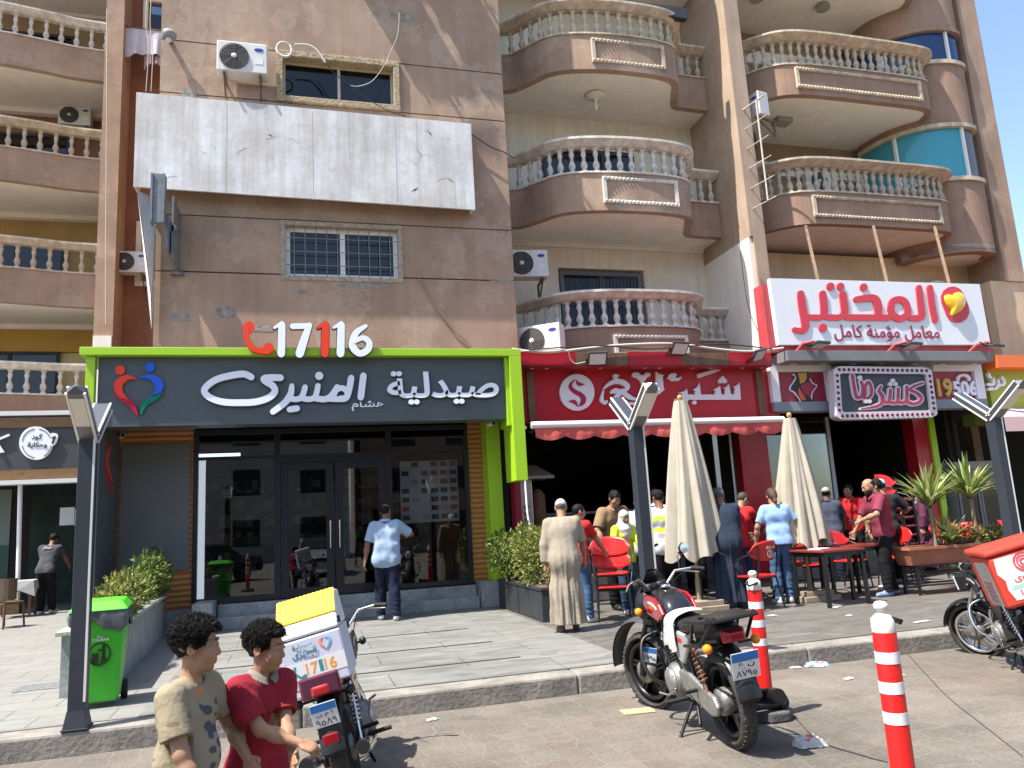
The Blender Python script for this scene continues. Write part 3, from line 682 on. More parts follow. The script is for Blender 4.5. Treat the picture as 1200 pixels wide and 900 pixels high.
# distant low block at the right edge
dx = P(1200, 335, 30).x
b = MB().box(dx - 1.5, dx + 12, 30, 40, 0, P(1197, 332, 30).z); o = b.build('low_building', mat('grey_render', (.2, .21, .22), .9, var=.2))
tag(o, 'low grey building far beyond the end of the brown block', 'building')
# ================================================================ shop fronts and signs
def pen(strokes, org, sc, Y, depth, name, m_, parent, wscale=1, grow=0, mi=None):
    """strokes traced as (points, width) or ('poly', points); each becomes a raised letter stroke standing on the plane y=Y"""
    mb = MB()
    for i, s in enumerate(strokes):
        if s[0] == 'poly': pl = [(org[0] + a / sc, org[1] + b / sc) for a, b in s[1]]
        elif s[0] == 'dot': pl = circle2((org[0] + s[1][0] / sc, org[1] + s[1][1] / sc), s[2] / sc + grow, 18)
        else:
            w = s[1]; w = [x / sc * wscale + 2 * grow for x in w] if isinstance(w, (list, tuple)) else w / sc * wscale + 2 * grow
            st = stroke_strip([(org[0] + a / sc, org[1] + b / sc) for a, b in s[0]], w, 6)
            mb.strip([[fxz([z], Y)[0] for z in row] for row in st][::1], Y - depth - i * .0011, Y + .004); continue
        mb.prism(fxz(pl, Y), Y - depth - i * .0011, Y + .004)
    return mb.build(name, m_, parent)
def pbox(mb, a, b, Y, y0, y1, mi=0):
    p, q = P(a[0], a[1], Y), P(b[0], b[1], Y); return mb.box(p.x, q.x, y0, y1, p.z, q.z, mi)
lime = mat('lime_panel', (.33, .55, .02), .35, var=.06, vs=2, spec=.5)
slate = mat('slate_cladding', (.08, .092, .1), .4, var=.15, vs=3)
slate2 = mat('grey_cladding', (.12, .125, .125), .45, var=.1, vs=3)
w_letter = mat('white_acrylic', (.8, .82, .88), .35)
letter_edge = mat('dark_letter_edge', (.05, .05, .06), .4)
red_a = mat('red_acrylic', (.75, .05, .015), .3)
red_p = mat('red_panel', (.4, .012, .022), .3, var=.12, vs=3)
maroon = mat('maroon_panel', (.25, .015, .03), .35, var=.15, vs=3)
chrome = mat('chrome', (.7, .7, .7), .15, 1)
steel = mat('stainless_steel', (.5, .5, .5), .32, .9, var=.2, vs=8)
def wood_mat():
    mt = mat('ribbed_wood', (.4, .16, .04), .5); t, b = nodes(mt); tc = nd(t, 'ShaderNodeTexCoord')
    w = nd(t, 'ShaderNodeTexWave', wave_type='BANDS', bands_direction='Z', i_Scale=3.6, i_Distortion=1.4); w.inputs['Detail'].default_value = 2; w.inputs['Detail Scale'].default_value = .6
    t.links.new(tc.outputs['Object'], w.inputs['Vector']); c = ramp(t, w.outputs[0], [(.2, (.27, .1, .025)), (.8, (.46, .2, .055))]); t.links.new(c, b.inputs['Base Color'])
    bp = nd(t, 'ShaderNodeBump', i_Strength=.4, i_Distance=.02); t.links.new(w.outputs[0], bp.inputs['Height']); t.links.new(bp.outputs[0], b.inputs['Normal']); return mt
wood = wood_mat()
gm = MATS['grey_marble']
# ---- pharmacy front
GY = 13.3
ph = empty('pharmacy_shop', (0.3, 13.3, PZ), 0, 'slate grey pharmacy shop front with lime green frame and dark glass doors', 'shop front')
PO = (-.3, -13.3, -PZ)
def pp(o): o.parent = ph; o.location = PO; return o
mb = MB(); mb.box(-3.02, 3.53, 11.9, 13.0, 4.245, 4.36); pp(mb.build('top_slab', lime, bevel=.006)); pp(MB().box(-3.0, 3.5, 11.93, 12.99, 4.361, 4.372).build('slab_bounce_cover', mat('bounce_cover_brown', (.3, .25, .2), .95, var=.4, vs=4)))  # unseen brown sheet added on the slab top to cut green bounce on the wall
mb = MB(); mb.box(3.33, 3.53, 11.9, 12.5, 2.2, 4.245); mb.box(3.27, 3.33, 11.98, 12.5, 3.1, 4.245); mb.box(3.36, 3.5, 12.5, 13.1, 3.3, 4.24); mb.box(3.12, 3.36, 12.9, 13.5, .6, 4.2); pp(mb.build('green_frame', lime, bevel=.006)); pp(MB().box(-2.95, -2.83, 11.98, 12.1, PZ, 4.24).build('green_post', lime, bevel=.006))
mb = MB(); mb.box(-2.8, 3.27, 12.05, 12.4, 3.22, 4.24); pp(mb.build('fascia', slate))
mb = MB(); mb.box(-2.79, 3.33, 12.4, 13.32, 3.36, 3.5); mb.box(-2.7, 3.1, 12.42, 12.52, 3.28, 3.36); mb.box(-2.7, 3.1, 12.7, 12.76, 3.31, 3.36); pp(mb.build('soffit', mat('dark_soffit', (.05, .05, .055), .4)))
mb = MB(); mb.box(-2.83, -2.74, 12.02, 13.4, PZ, 3.36); pp(mb.build('side_wing', slate))
pp(MB().box(-2.74, -1.65, 13.3, 13.45, .5, 3.36).build('wood_cladding', wood)); pp(MB().box(2.86, 3.13, 13.3, 13.45, .6, 3.36).build('wood_cladding', wood))
a, b = P(143, 522, 13.27), P(221, 668, 13.27); pp(MB().box(a.x, b.x, 13.262, 13.31, b.z, a.z).build('grey_panel', slate2, bevel=.004))
mb = MB(); mb.box(-1.25, 2.88, 12.97, 13.16, PZ, .36); mb.box(-1.25, 2.88, 13.16, 13.6, PZ, .54); pp(mb.build('marble_steps', gm, bevel=.008))
mb = MB(); mb.box(2.9, 3.4, 12.86, 13.5, PZ, .6); pp(mb.build('marble_plinth', gm, bevel=.01))
mb = MB(); mb.box(-1.56, -1.27, 12.6, 13.4, PZ, .62); mb.box(-2.74, -1.56, 13.2, 13.42, PZ, .5); pp(mb.build('marble_plinth', gm, bevel=.01))
# glazing
z0, z1 = .56, 3.3
fr = MB(); fr.box(-1.65, -1.58, GY - .03, GY + .08, z0, z1); fr.box(2.79, 2.86, GY - .03, GY + .08, z0, z1); fr.box(-1.58, 2.79, GY - .03, GY + .08, z1 - .07, z1); fr.box(-1.58, -.32, GY - .03, GY + .08, z0, z0 + .08); fr.box(1.6, 2.79, GY - .03, GY + .08, z0, z0 + .08)
xm1, xm2 = P(325, 600, GY).x, P(457, 600, GY).x; zt = P(390, 536, GY).z
fr.box(xm1 - .05, xm1 + .05, GY - .028, GY + .078, z0, z1 - .07); fr.box(xm2 - .05, xm2 + .05, GY - .028, GY + .078, z0, z1 - .07)
fr.box(xm1 + .05, xm2 - .05, GY - .026, GY + .076, zt - .07, zt + .07); fr.box(-1.58, xm1 - .05, GY - .024, GY + .074, zt + .02, zt + .07); fr.box(xm2 + .05, 2.79, GY - .024, GY + .074, zt - .0, zt + .05)
gfr = fr.build('window_frame', black_al); pp(gfr)
g = MB().box(-1.6, xm1, GY + .02, GY + .03, z0 + .03, z1 - .03); pp(g.build('shop_window', shop_glass))
g = MB().box(xm2, 2.82, GY + .02, GY + .03, z0 + .03, z1 - .03); pp(g.build('shop_window', shop_glass))
g = MB().box(xm1, xm2, GY + .02, GY + .03, zt, z1 - .03); pp(g.build('shop_window', shop_glass))
xc = (xm1 + xm2) / 2
for (dx0, dx1, hs) in ((xm1 + .055, xc - .01, 1), (xc + .01, xm2 - .055, -1)):
    d = MB(); zz = zt - .075; w = .13
    d.box(dx0, dx0 + w, GY - .02, GY + .05, z0, zz); d.box(dx1 - w, dx1, GY - .02, GY + .05, z0, zz); d.box(dx0 + w, dx1 - w, GY - .02, GY + .05, zz - .12, zz); d.box(dx0 + w, dx1 - w, GY - .02, GY + .05, z0, z0 + .14)
    do = pp(d.build('door', black_al)); MB().box(dx0 + w - .02, dx1 - w + .02, GY + .01, GY + .02, z0 + .1, zz - .1).build('pane', shop_glass, do)
    hx = dx1 - w / 2 if hs > 0 else dx0 + w / 2
    hb = MB(); hb.tube([(hx, GY - .09, 1.3), (hx, GY - .09, 1.75)], .014, 8); hb.tube([(hx, GY - .02, 1.36), (hx, GY - .09, 1.36)], .01, 6); hb.tube([(hx, GY - .02, 1.69), (hx, GY - .09, 1.69)], .01, 6); hb.build('handle', chrome, do)
# interior of the pharmacy
mb = MB(); mb.box(-2.7, 3.1, 13.6, 19, .5, .56); mb.box(-2.7, 3.1, 19, 19.1, .5, 3.5); mb.box(-2.74, -2.7, 13.45, 19.1, .5, 3.5); mb.box(3.1, 3.14, 13.5, 19.1, .5, 3.5); mb.box(-2.7, 3.1, 13.33, 19.1, 3.5, 3.6)
pp(mb.build('interior', mat('dim_interior', (.06, .058, .055), .7)))
def product_mat(name, cols, sx, sz):
    mt = mat(name, (.5, .5, .5), .5); t, b = nodes(mt); tc = nd(t, 'ShaderNodeTexCoord'); mp = nd(t, 'ShaderNodeMapping'); mp.inputs['Scale'].default_value = (sx, 1, sz); t.links.new(tc.outputs['Object'], mp.inputs[0])
    sn = nd(t, 'ShaderNodeVectorMath', operation='FLOOR'); t.links.new(mp.outputs[0], sn.inputs[0]); wn = nd(t, 'ShaderNodeTexWhiteNoise', noise_dimensions='3D'); t.links.new(sn.outputs[0], wn.inputs['Vector'])
    c = ramp(t, wn.outputs['Value'], [(i / len(cols), q) for i, q in enumerate(cols)]); t.links.new(c, b.inputs['Base Color']); return mt
prods = product_mat('medicine_boxes', [(.5, .5, .48), (.3, .02, .02), (.08, .2, .4), (.5, .42, .1), (.1, .3, .1), (.6, .6, .6), (.35, .12, .05), (.02, .02, .03)], 9, 1)
sh = empty('product_shelf', (-.1, 17.5, .56), 0, 'dark shelving full of small coloured boxes inside the pharmacy', 'shelf')
mb = MB()
for k in range(7): mb.box(-2.4, 2.9, 0, .35, .1 + k * .36, .13 + k * .36)
mb.box(-2.45, -2.4, 0, .4, 0, 2.5); mb.box(2.9, 2.95, 0, .4, 0, 2.5); mb.box(.2, .25, 0, .38, 0, 2.5); mb.build('shelf_frame', dark_in, sh, loc=(0, 0, 0))
mb = MB(); rr = random.Random(3)
for k in range(6):
    x = -2.38
    while x < 2.8:
        w = rr.uniform(.08, .2); h = rr.uniform(.12, .28); mb.box(x, x + w - .01, .04, .3, .131 + k * .36, .131 + k * .36 + h); x += w + (rr.random() < .1) * .2
mb.build('boxes', prods, sh)
wt = empty('water_pack', (.85, 15.6, .56), 0, 'stack of blue and clear water bottle packs inside the pharmacy door', 'bottles')
mb = MB(); 
for i in range(5):
    for k in range(4): mb.lathe([(.035, 0), (.04, .02), (.04, .2), (.03, .25), (.014, .28), (.014, .31)], 8, (-.2 + i * .085, 0, .5 + k * .32))
mb.build('bottles', mat('blue_bottle', (.15, .3, .6), .2), wt); MB().box(-.28, .28, -.1, .3, 0, .48).build('crate', slate, wt, bevel=.01)
# illuminated stand just inside the left window
st = empty('light_stand', (P(239, 640, 13.62).x, 13.62, .56), 0, 'tall white illuminated display strip inside the left pharmacy window', 'display')
mb = MB(); mb.box(-.12, 0, -.02, .1, 0, 2.3); mb.build('panel', mat('white_display', (.75, .78, .85), .4, emit=.5), st)
mb = MB(); mb.box(-.12, .55, -.03, .03, 2.34, 2.39); mb.build('lamp_tube', mat('cool_tube', (.6, .75, 1), .3, emit=1.5), st)
# poster sheet behind the right window
po = MB(); x0, x1 = P(470, 600, 13.5).x, P(538, 600, 13.5).x; za, zb = P(500, 612, 13.5).z, P(500, 540, 13.5).z
po.box(x0, x1, 13.5, 13.504, za, zb); o = po.build('poster', mat('poster_paper', (.75, .72, .7), .6)); tag(o, 'large offer poster of small product pictures inside the right pharmacy window', 'poster')
rr = random.Random(5); mb = MB(); nx, nz = 6, 7
for i in range(nx):
    for k in range(nz):
        if i < 3 and rr.random() < .4: continue
        w = (x1 - x0) / nx; h = (zb - za) / nz; mb.box(x0 + i * w + .025, x0 + (i + 1) * w - .02, 13.494, 13.4985, za + k * h + .05, za + (k + 1) * h - .02, rr.randrange(4))
mb.build('pictures', [mat('print_red', (.6, .05, .03)), mat('print_dark', (.08, .05, .05)), mat('print_brown', (.3, .12, .05)), mat('print_pink', (.75, .45, .42))], o)
# ---- pharmacy sign
sg = empty('pharmacy_sign', (.3, 12.04, 3.7), 0, 'white raised Arabic pharmacy name with heart logo on slate fascia', 'sign')
SO = (-.3, -12.04, -3.7); FY = 12.05
def sp(o): o.parent = sg; o.location = SO; return o
S_main = [([(778, 330), (745, 316), (690, 322), (620, 340), (572, 372), (560, 400), (590, 428), (650, 447), (730, 450), (800, 446), (858, 428), (888, 400), (880, 372), (848, 352), (838, 338), (870, 333), (915, 334)], 31),
    ([(968, 372), (962, 410), (935, 450), (880, 492)], [24, 30, 30, 28]), ([(948, 428), (990, 434), (1016, 420), (1030, 378)], 26), ([(1012, 428), (1050, 434), (1078, 420), (1090, 372)], 26),
    ([(1080, 430), (1120, 434), (1150, 420), (1180, 378)], 28), ([(1130, 434), (1160, 420), (1175, 392), (1205, 382), (1228, 404), (1218, 428), (1180, 434), (1140, 432)], 26), ([(1245, 335), (1236, 385), (1222, 426), (1195, 432)], 30), ([(1302, 325), (1290, 424)], 31),
    ('dot', (1096, 325), 19), ([(958, 482), (992, 477)], 28)]
sp(pen(S_main, (100, 360), 4, FY, .05, 'script_lettering', w_letter, None)); sp(pen(S_main, (100.6, 360.6), 4, FY, .03, 'letter_backing', letter_edge, None, grow=.7))
def ptext(body, x0, x1, y0, y1, Y, name, m_, parent, depth=.03, bold=.01):
    a, b = P(x0, (y0 + y1) / 2, Y), P(x1, (y0 + y1) / 2, Y); zc, zd = P((x0 + x1) / 2, y1, Y).z, P((x0 + x1) / 2, y0, Y).z
    return text(body, name, m_, a.x, b.x, zc, zd, Y - depth, parent, depth, bold)
o = ptext('صيدلية', 453.5, 583.5, 435.5, 474, FY, 'lettering', w_letter, None, .05, .024); o.parent = sg; o.location = (SO[0], SO[1] + FY - .05, SO[2])
o = ptext('صيدلية', 454, 585, 436, 475.5, FY, 'letter_backing', letter_edge, None, .03, .03); o.parent = sg; o.location = (SO[0], SO[1] + FY - .03, SO[2])
o = ptext('هشام', 412, 450, 469, 481.5, FY, 'lettering', w_letter, None, .02, .012); o.parent = sg; o.location = (SO[0], SO[1] + FY - .02, SO[2])
LOGO = [('logo_orange', red_a, [('dot', (165, 297), 23), ([(238, 336), (195, 332), (158, 362), (165, 405), (202, 432)], [5, 26, 40, 32, 4])]), ('logo_red', mat('crimson_acrylic', (.4, .01, .03), .3), [([(134, 402), (165, 425), (215, 455), (245, 505)], [3, 20, 28, 10])]),
    ('logo_blue', mat('blue_acrylic', (.02, .1, .62), .3), [('dot', (305, 282), 23), ([(260, 330), (310, 330), (345, 358), (345, 388), (318, 414)], [4, 26, 40, 32, 4])]), ('logo_green', mat('green_acrylic', (.0, .16, .09), .3), [([(364, 398), (335, 425), (285, 450), (262, 500)], [3, 20, 28, 8])])]
for n_, m_, s_ in LOGO: sp(pen(s_, (100, 360), 4, FY, .035, n_, m_, None))
o = MB()
for (pts, w, i) in (([(12.75, 3.0), (12.55, 2.95), (12.5, 2.72), (12.85, 2.5)], [.02, .1, .13, .02], 0), ([(12.35, 2.75), (12.6, 2.48), (12.95, 2.32)], [.02, .1, .03], 1)):
    o.prism(stroke_poly(pts, w), -2.741, -2.73 + i * .002, i, plane='yz')
sp(o.build('logo_wing', [red_a, MATS['crimson_acrylic']], None))
# telephone number on the slab edge
NY = 11.895
D1 = lambda x: [([(x + 5, 742), (x + 40, 722)], [12, 20]), ([(x + 40, 732), (x + 37, 862)], [34, 36])]
DIG = D1(82) + [([(172, 736), (248, 734)], 26), ([(250, 732), (228, 790), (205, 862)], [26, 36, 40])] + D1(358) + [([(512, 735), (466, 768), (450, 825), (482, 862), (520, 846), (528, 812), (500, 790), (462, 806)], [18, 30, 34, 30, 32, 28, 24, 20])]
NUMS = [('number_white', w_letter, DIG), ('number_red', red_a, D1(285)), ('handset_red', red_a, [('dot', (-32, 740), 27), ('dot', (60, 838), 25), ([(-44, 752), (-40, 800), (-5, 842), (55, 852)], [30, 26, 26, 30])])]
nb = empty('phone_number_sign', (.3, NY, 4.3), 0, 'white and red raised telephone number with handset on the green slab edge', 'sign')
for n_, m_, s_ in NUMS:
    for (gw, dp, nm, mm) in ((0, .09, n_, m_), (.8, .06, 'number_backing', letter_edge)):
        if n_ == 'handset_red' and gw: continue
        o = pen(s_, (300, 200), 4, NY, dp, nm, mm, None, grow=gw); o.parent = nb; o.location = (-.3, -NY, -4.3)
# ---- the blank white board above
bd = empty('blank_sign_board', (.3, 12.7, 8), 0, 'large blank weathered white sign board stained with rust on the brown wall', 'sign')
bmat = mat('weathered_white_sheet', (.76, .76, .76), .55, var=.22, vs=1.4, bump=.12, bs=14, streak=.2, dirt=(.52, .49, .45)); age(bmat, (.5, .41, .32), .3, 1.3, .55)
q = [P(158, 108, 12.7), P(552, 145, 12.7), P(556, 246, 12.7), P(160, 218, 12.7)]
mb = MB(); f = [(-2.55, 7.2), (3.08, 7.12), (3.08, 8.8), (-2.55, 8.86)]; mb.prism(f, 12.7, 12.74); mb.build('face', bmat, bd, loc=(-.3, -12.7, -8))
mb = MB()
for x in (-2.5, -1.1, .3, 1.7, 3.0): mb.box(x, x + .05, 12.745, 12.99, 7.45, 7.5); mb.box(x, x + .05, 12.745, 12.99, 8.7, 8.75); mb.box(x, x + .05, 12.745, 12.795, 7.5, 8.7)
mb.build('bracket', rust, bd, loc=(-.3, -12.7, -8))
# rust spots and torn adhesive on the board
mb = MB(); mb.box(-2.54, 3.07, 12.742, 12.99, 8.74, 8.78); mb.box(-2.54, -2.5, 12.742, 12.99, 7.2, 8.74); mb.box(3.03, 3.07, 12.742, 12.99, 7.15, 8.74); mb.build('edge_return', bmat, bd, loc=(-.3, -12.7, -8))
for x in (-1.15, .25, 1.68): MB().box(x, x + .008, 12.6978, 12.6992, 7.2, 8.78).build('sheet_seam', mat('seam_grey', (.42, .41, .39), .7), bd, loc=(-.3, -12.7, -8))
mb = MB(); rr = random.Random(11)
for i in range(18):
    cx_, cz_ = rr.uniform(-2.3, 2.9), rr.uniform(7.3, 8.65); pts = [(cx_, cz_)]
    for k in range(rr.randint(1, 4)): pts.append((pts[-1][0] + rr.uniform(-.16, .16), pts[-1][1] + rr.uniform(-.12, .12)))
    mb.prism(stroke_poly(pts, rr.uniform(.006, .012), 3), 12.6985 - i * .00005, 12.699)
mb.build('adhesive_marks', mat('old_adhesive', (.55, .52, .48), .8), bd, loc=(-.3, -12.7, -8))
# bent steel frame left from a projecting sign, at the corner of the block
fs = empty('sign_bracket', (-2.1, 12.6, 6.5), 0, 'old bent grey steel frame of a missing sign below the white board', 'bracket')
mb = MB(); xa = P(190, 240, 12.0).x; a = P(186, 205, 12.0); b = P(192, 262, 12.0)
mb.box(a.x - .07, a.x + .07, 11.95, 12.05, b.z, a.z); mb.box(a.x - .1, a.x - .07, 11.93, 12.12, b.z, a.z); mb.box(a.x + .07, a.x + .1, 11.93, 12.12, b.z, a.z)
mb.build('channel', mat('grey_primer_steel', (.19, .2, .21), .55, .3, var=.3, vs=8), fs, loc=(2.1, -12.6, -6.5))
mb = MB(); mb.box(a.x + .1, a.x + .13, 12.12, 12.95, b.z - .35, b.z + .2); mb.box(a.x + .15, a.x + .18, 12.3, 12.99, b.z - .45, a.z - .2); 
for k in range(5): mb.box(a.x + .1, a.x + .22, 12.3 + k * .13, 12.34 + k * .13, b.z + .05 * k, b.z + .1 + .05 * k)
mb.box(a.x + .05, a.x + .26, 12.9, 12.99, b.z - .5, b.z - .45); mb.build('bracket', MATS['grey_primer_steel'], fs, loc=(2.1, -12.6, -6.5))
mb = MB(); mb.add([(-2.5, 12.75, 7.15), (-2.25, 12.72, 5.4), (-2.27, 12.97, 4.9), (-2.27, 12.97, 7.15)], [(0, 1, 2, 3)]); mb.add([(-2.49, 12.75, 7.15), (-2.24, 12.72, 5.4), (-2.252, 12.97, 4.9), (-2.252, 12.97, 7.15)], [(3, 2, 1, 0)]); mb.build('bent_sheet', bmat, fs, loc=(2.1, -12.6, -6.5))
# ---- red grill shop
rs = empty('grill_shop', (6, 12.5, PZ), 0, 'red grill shop front with scalloped awning over a dark open kitchen', 'shop front')
RSO = (-6, -12.5, -PZ)
def rsp(o): o.parent = rs; o.location = RSO; return o
RY = 12.5
mb = MB(); a, b = P(612, 436, RY), P(905, 489, RY); mb.box(3.66, 8.72, RY, RY + .25, b.z, a.z + .35); rsp(mb.build('fascia', red_p))
tz0, tz1 = P(700, 428, 12.1).z, P(700, 412, 12.1).z
brown_b = mat('weathered_board', (.2, .12, .075), .85, var=.4, vs=5, streak=.3)
for (p0, p1, mm) in ((611, 675, red_p), (675, 737, brown_b), (737, 799, red_p), (799, 855, brown_b), (855, 905, red_p)):
    rsp(MB().box(P(p0, 424, 12.1).x, P(p1, 424, 12.1).x - .006, 12.1, 12.5, tz0, tz1 - (.02 if mm is brown_b else 0)).build('canopy_panel', mm, bevel=.004))
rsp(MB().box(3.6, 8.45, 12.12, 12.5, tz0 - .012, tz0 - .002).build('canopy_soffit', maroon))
mb = MB()
for px in (623, 640, 703, 755, 772, 811, 832, 869, 892): p = P(px, 440, 12.35); mb.lathe([(.035, tz0 - .013), (.035, tz0 - .018)], 10, (p.x, 12.3, 0))
rsp(mb.build('downlights', mat('downlight', (.7, .65, .6), .4)))
for px in (622.5, 892): p = P(px, 463, RY - .05); rsp(MB().box(p.x - .06, p.x + .06, RY - .06, RY, b.z + .03, tz0 - .03).build('fascia_strip', brown_b))
# sign of the grill
gs = empty('grill_sign', (6, 12.45, 3.8), 0, 'silver raised Arabic grill name beside a round S emblem on red fascia', 'sign')
def gsp(o): o.parent = gs; o.location = (-6, -12.45, -3.8); return o
SH = [([(795, 452), (860, 420), (1055, 420)], [70, 52, 46]) if 0 else ('poly', [(330, 440), (300, 425), (290, 436), (330, 478), (395, 484), (440, 462), (455, 440), (1066, 440), (1052, 240), (1030, 262), (975, 292), (1000, 300), (990, 375), (950, 375), (928, 258), (905, 285), (855, 305), (885, 312), (880, 375), (838, 375), (822, 275), (795, 298), (742, 322), (772, 330), (765, 378), (600, 378), (582, 245), (560, 290), (505, 322), (535, 332), (530, 378), (448, 378), (435, 310), (410, 338), (335, 358), (380, 366), (378, 420)]),
      ('dot', (525, 472), 24), ('poly', [(560, 140), (820, 68), (826, 100), (570, 188)]), ('dot', (828, 222), 26), ('dot', (878, 222), 26), ('dot', (852, 192), 26), ([(222, 185), (250, 150), (300, 150), (280, 185), (320, 205), (365, 180)], [26, 34, 30, 26, 34, 16]), ('dot', (270, 190), 34), ('poly', [(72, 110), (100, 135), (165, 155), (150, 165), (160, 300), (175, 320), (105, 380), (78, 310)])]
gsp(pen(SH, (760, 425), 10, RY, .05, 'lettering', mat('silver_letter', (.62, .66, .7), .35), None))
SH2 = [([(560, 315), (620, 262), (700, 225), (780, 235), (840, 280), (820, 325), (770, 320)], [14, 40, 56, 62, 58, 40, 20]), ([(715, 210), (700, 180), (690, 155), (730, 160)], [26, 40, 34, 26]), ([(560, 335), (545, 400), (545, 450), (580, 480), (600, 455)], [16, 34, 44, 36, 22]), ([(660, 350), (700, 335), (745, 355), (720, 400), (690, 440), (650, 475)], [40, 60, 60, 56, 60, 40]), ([(770, 340), (850, 400), (900, 425), (975, 440)], [50, 56, 40, 12]), ([(690, 430), (760, 445), (820, 470)], [40, 46, 50]), ([(850, 485), (940, 485)], 34), ('poly', [(890, 150), (905, 125), (960, 120), (1010, 160), (1060, 122), (1105, 130), (1105, 165), (1065, 185), (1035, 225), (1018, 285), (990, 220), (950, 185), (905, 175)]), ([(1005, 420), (1020, 360), (1080, 330), (1165, 305)], [24, 60, 56, 12]), ([(1010, 400), (1080, 410), (1150, 420)], [44, 44, 40])]
gsp(pen(SH2, (650, 425), 10, RY, .05, 'lettering', MATS['silver_letter'], None))
o = MB(); o.prism(fxz(circle2((675.2, 460.3), 20.4, 36, 1, 1.06), RY), RY - .05, RY + .003); gsp(o.build('round_emblem', MATS['silver_letter'], None, bevel=.006))
SE = [([(245, 195), (195, 240), (185, 290), (235, 340), (300, 375), (335, 420), (325, 470), (280, 510)], [8, 30, 46, 50, 56, 62, 56, 10]), ([(255, 205), (280, 250), (345, 255)], [8, 44, 12]), ([(270, 515), (230, 460), (170, 455)], [8, 46, 12])]
gsp(pen(SE, (650, 425), 10, RY - .05, .006, 'letter_s', mat('wine_red', (.3, .01, .05), .4), None))
# awning
aw = empty('awning', (6, 12.0, 3.1), 0, 'red scalloped roll awning with white front bar over the grill shop', 'awning')
def awp(o): o.parent = aw; o.location = (-6, -12.0, -3.1); return o
AY = 11.95; p0, p1 = P(622, 497, AY), P(918, 493, AY); zb = (p0.z + p1.z) / 2
mb = MB(); mb.tube([(p0.x, AY, zb), (p1.x, AY, zb)], .06, 10); awp(mb.build('front_bar', mat('ivory_metal', (.75, .72, .66), .45)))
mb = MB(); n = 90; vs = []
for i in range(n + 1):
    t = i / n; x = p0.x + .06 + (p1.x - p0.x - .1) * t; sc = abs(math.sin(t * math.pi * 9)); yy = AY - .03 + .012 * math.sin(t * 60) + .008 * math.sin(t * 141)
    vs += [(x, AY - .02, zb - .05), (x, yy - .01, zb - .15), (x, yy, zb - .2 - .06 * sc)]
mb.add(vs, [(3 * i + k, 3 * i + k + 1, 3 * i + k + 4, 3 * i + k + 3) for i in range(n) for k in range(2)], 0, True)
awp(mb.build('valance', mat('red_awning_cloth', (.58, .1, .085), .85, var=.3, vs=4, bump=.3, bs=20)))
mb = MB(); mb.add([(p0.x + .05, AY, zb + .05), (p1.x - .05, AY, zb + .05), (p1.x - .05, 12.6, zb + .12), (p0.x + .05, 12.6, zb + .12)], [(0, 1, 2, 3)]); awp(mb.build('canvas', MATS['red_awning_cloth']))
mb = MB()
for x in (p0.x + .1, p1.x - .3): mb.tube([(x, AY + .02, zb), (x + .02, 12.3, zb - .08), (x + .03, 12.55, zb - .03)], .022, 6)
awp(mb.build('folding_arm', steel))
a = P(612, 503, 11.9); b = P(618, 600, 11.9); c = P(633, 625, 11.8); d = P(637, 650, 11.75)
awp(MB().tube([(a.x, 11.95, a.z), (b.x, 11.9, b.z), (b.x + .02, 11.88, c.z + .05), (c.x, 11.8, c.z - .03), (d.x, 11.75, d.z)], .018, 8).tube([(a.x - .06, 11.95, a.z + .03), (a.x + .08, 11.95, a.z + .03)], .03, 8).build('crank_rod', mat('white_rod', (.75, .75, .74), .4)))
# rooms behind the two restaurants
mb = MB(); mb.box(3.42, 3.52, 13.1, 18, PZ, 4.2); mb.box(3.5, 13.4, 18, 18.1, PZ, 4.2); mb.box(13.4, 13.5, 13.4, 18, PZ, 4.2); mb.box(3.5, 13.5, 12.9, 18.1, 3.7, 3.8); mb.box(8.35, 8.45, 13.4, 18, PZ, 3.7)
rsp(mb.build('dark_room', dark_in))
mb = MB(); a, b = P(866, 515, 13.2), P(899, 515, 13.2); mb.box(a.x, b.x, 13.2, 13.4, PZ, 3.6); rsp(mb.build('red_column', red_p, bevel=.01)); rsp(MB().box(3.52, 3.62, 12.7, 13.0, PZ, 3.3).build('red_column', maroon))
mb = MB(); a = P(853, 520, 13.4); mb.box(a.x - .3, a.x - .2, 13.45, 13.5, PZ, 3.5); mb.tube([(a.x + .02, 13.35, 1.2), (a.x + .02, 13.35, 3.5)], .03, 8); mb.box(a.x + .1, a.x + .16, 13.42, 13.48, PZ, 3.5); rsp(mb.build('shutter_guide', steel))
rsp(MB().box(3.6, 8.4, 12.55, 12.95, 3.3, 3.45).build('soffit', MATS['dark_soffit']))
# counter with the shop name
ct = empty('serving_counter', (5.0, 12.5, PZ), 0, 'stainless serving counter with black Arabic name across the grill opening', 'counter')
ca, cb = P(612, 640, 12.4).x, P(790, 640, 12.4).x; ctz = P(680, 627, 12.4).z
mb = MB(); mb.box(ca, cb, 12.4, 13.0, PZ, ctz - .03); mb.box(ca - .03, cb + .03, 12.36, 13.04, ctz - .03, ctz); mb.build('body', steel, ct, loc=(-5, -12.5, -PZ), bevel=.008)
o = ptext('شبراوى', 672, 712, 634, 649, 12.395, 'lettering', mat('black_vinyl', (.02, .02, .025), .5), None, .004, .01); o.parent = ct; o.location = (-5, 12.391 - 12.5, -PZ)
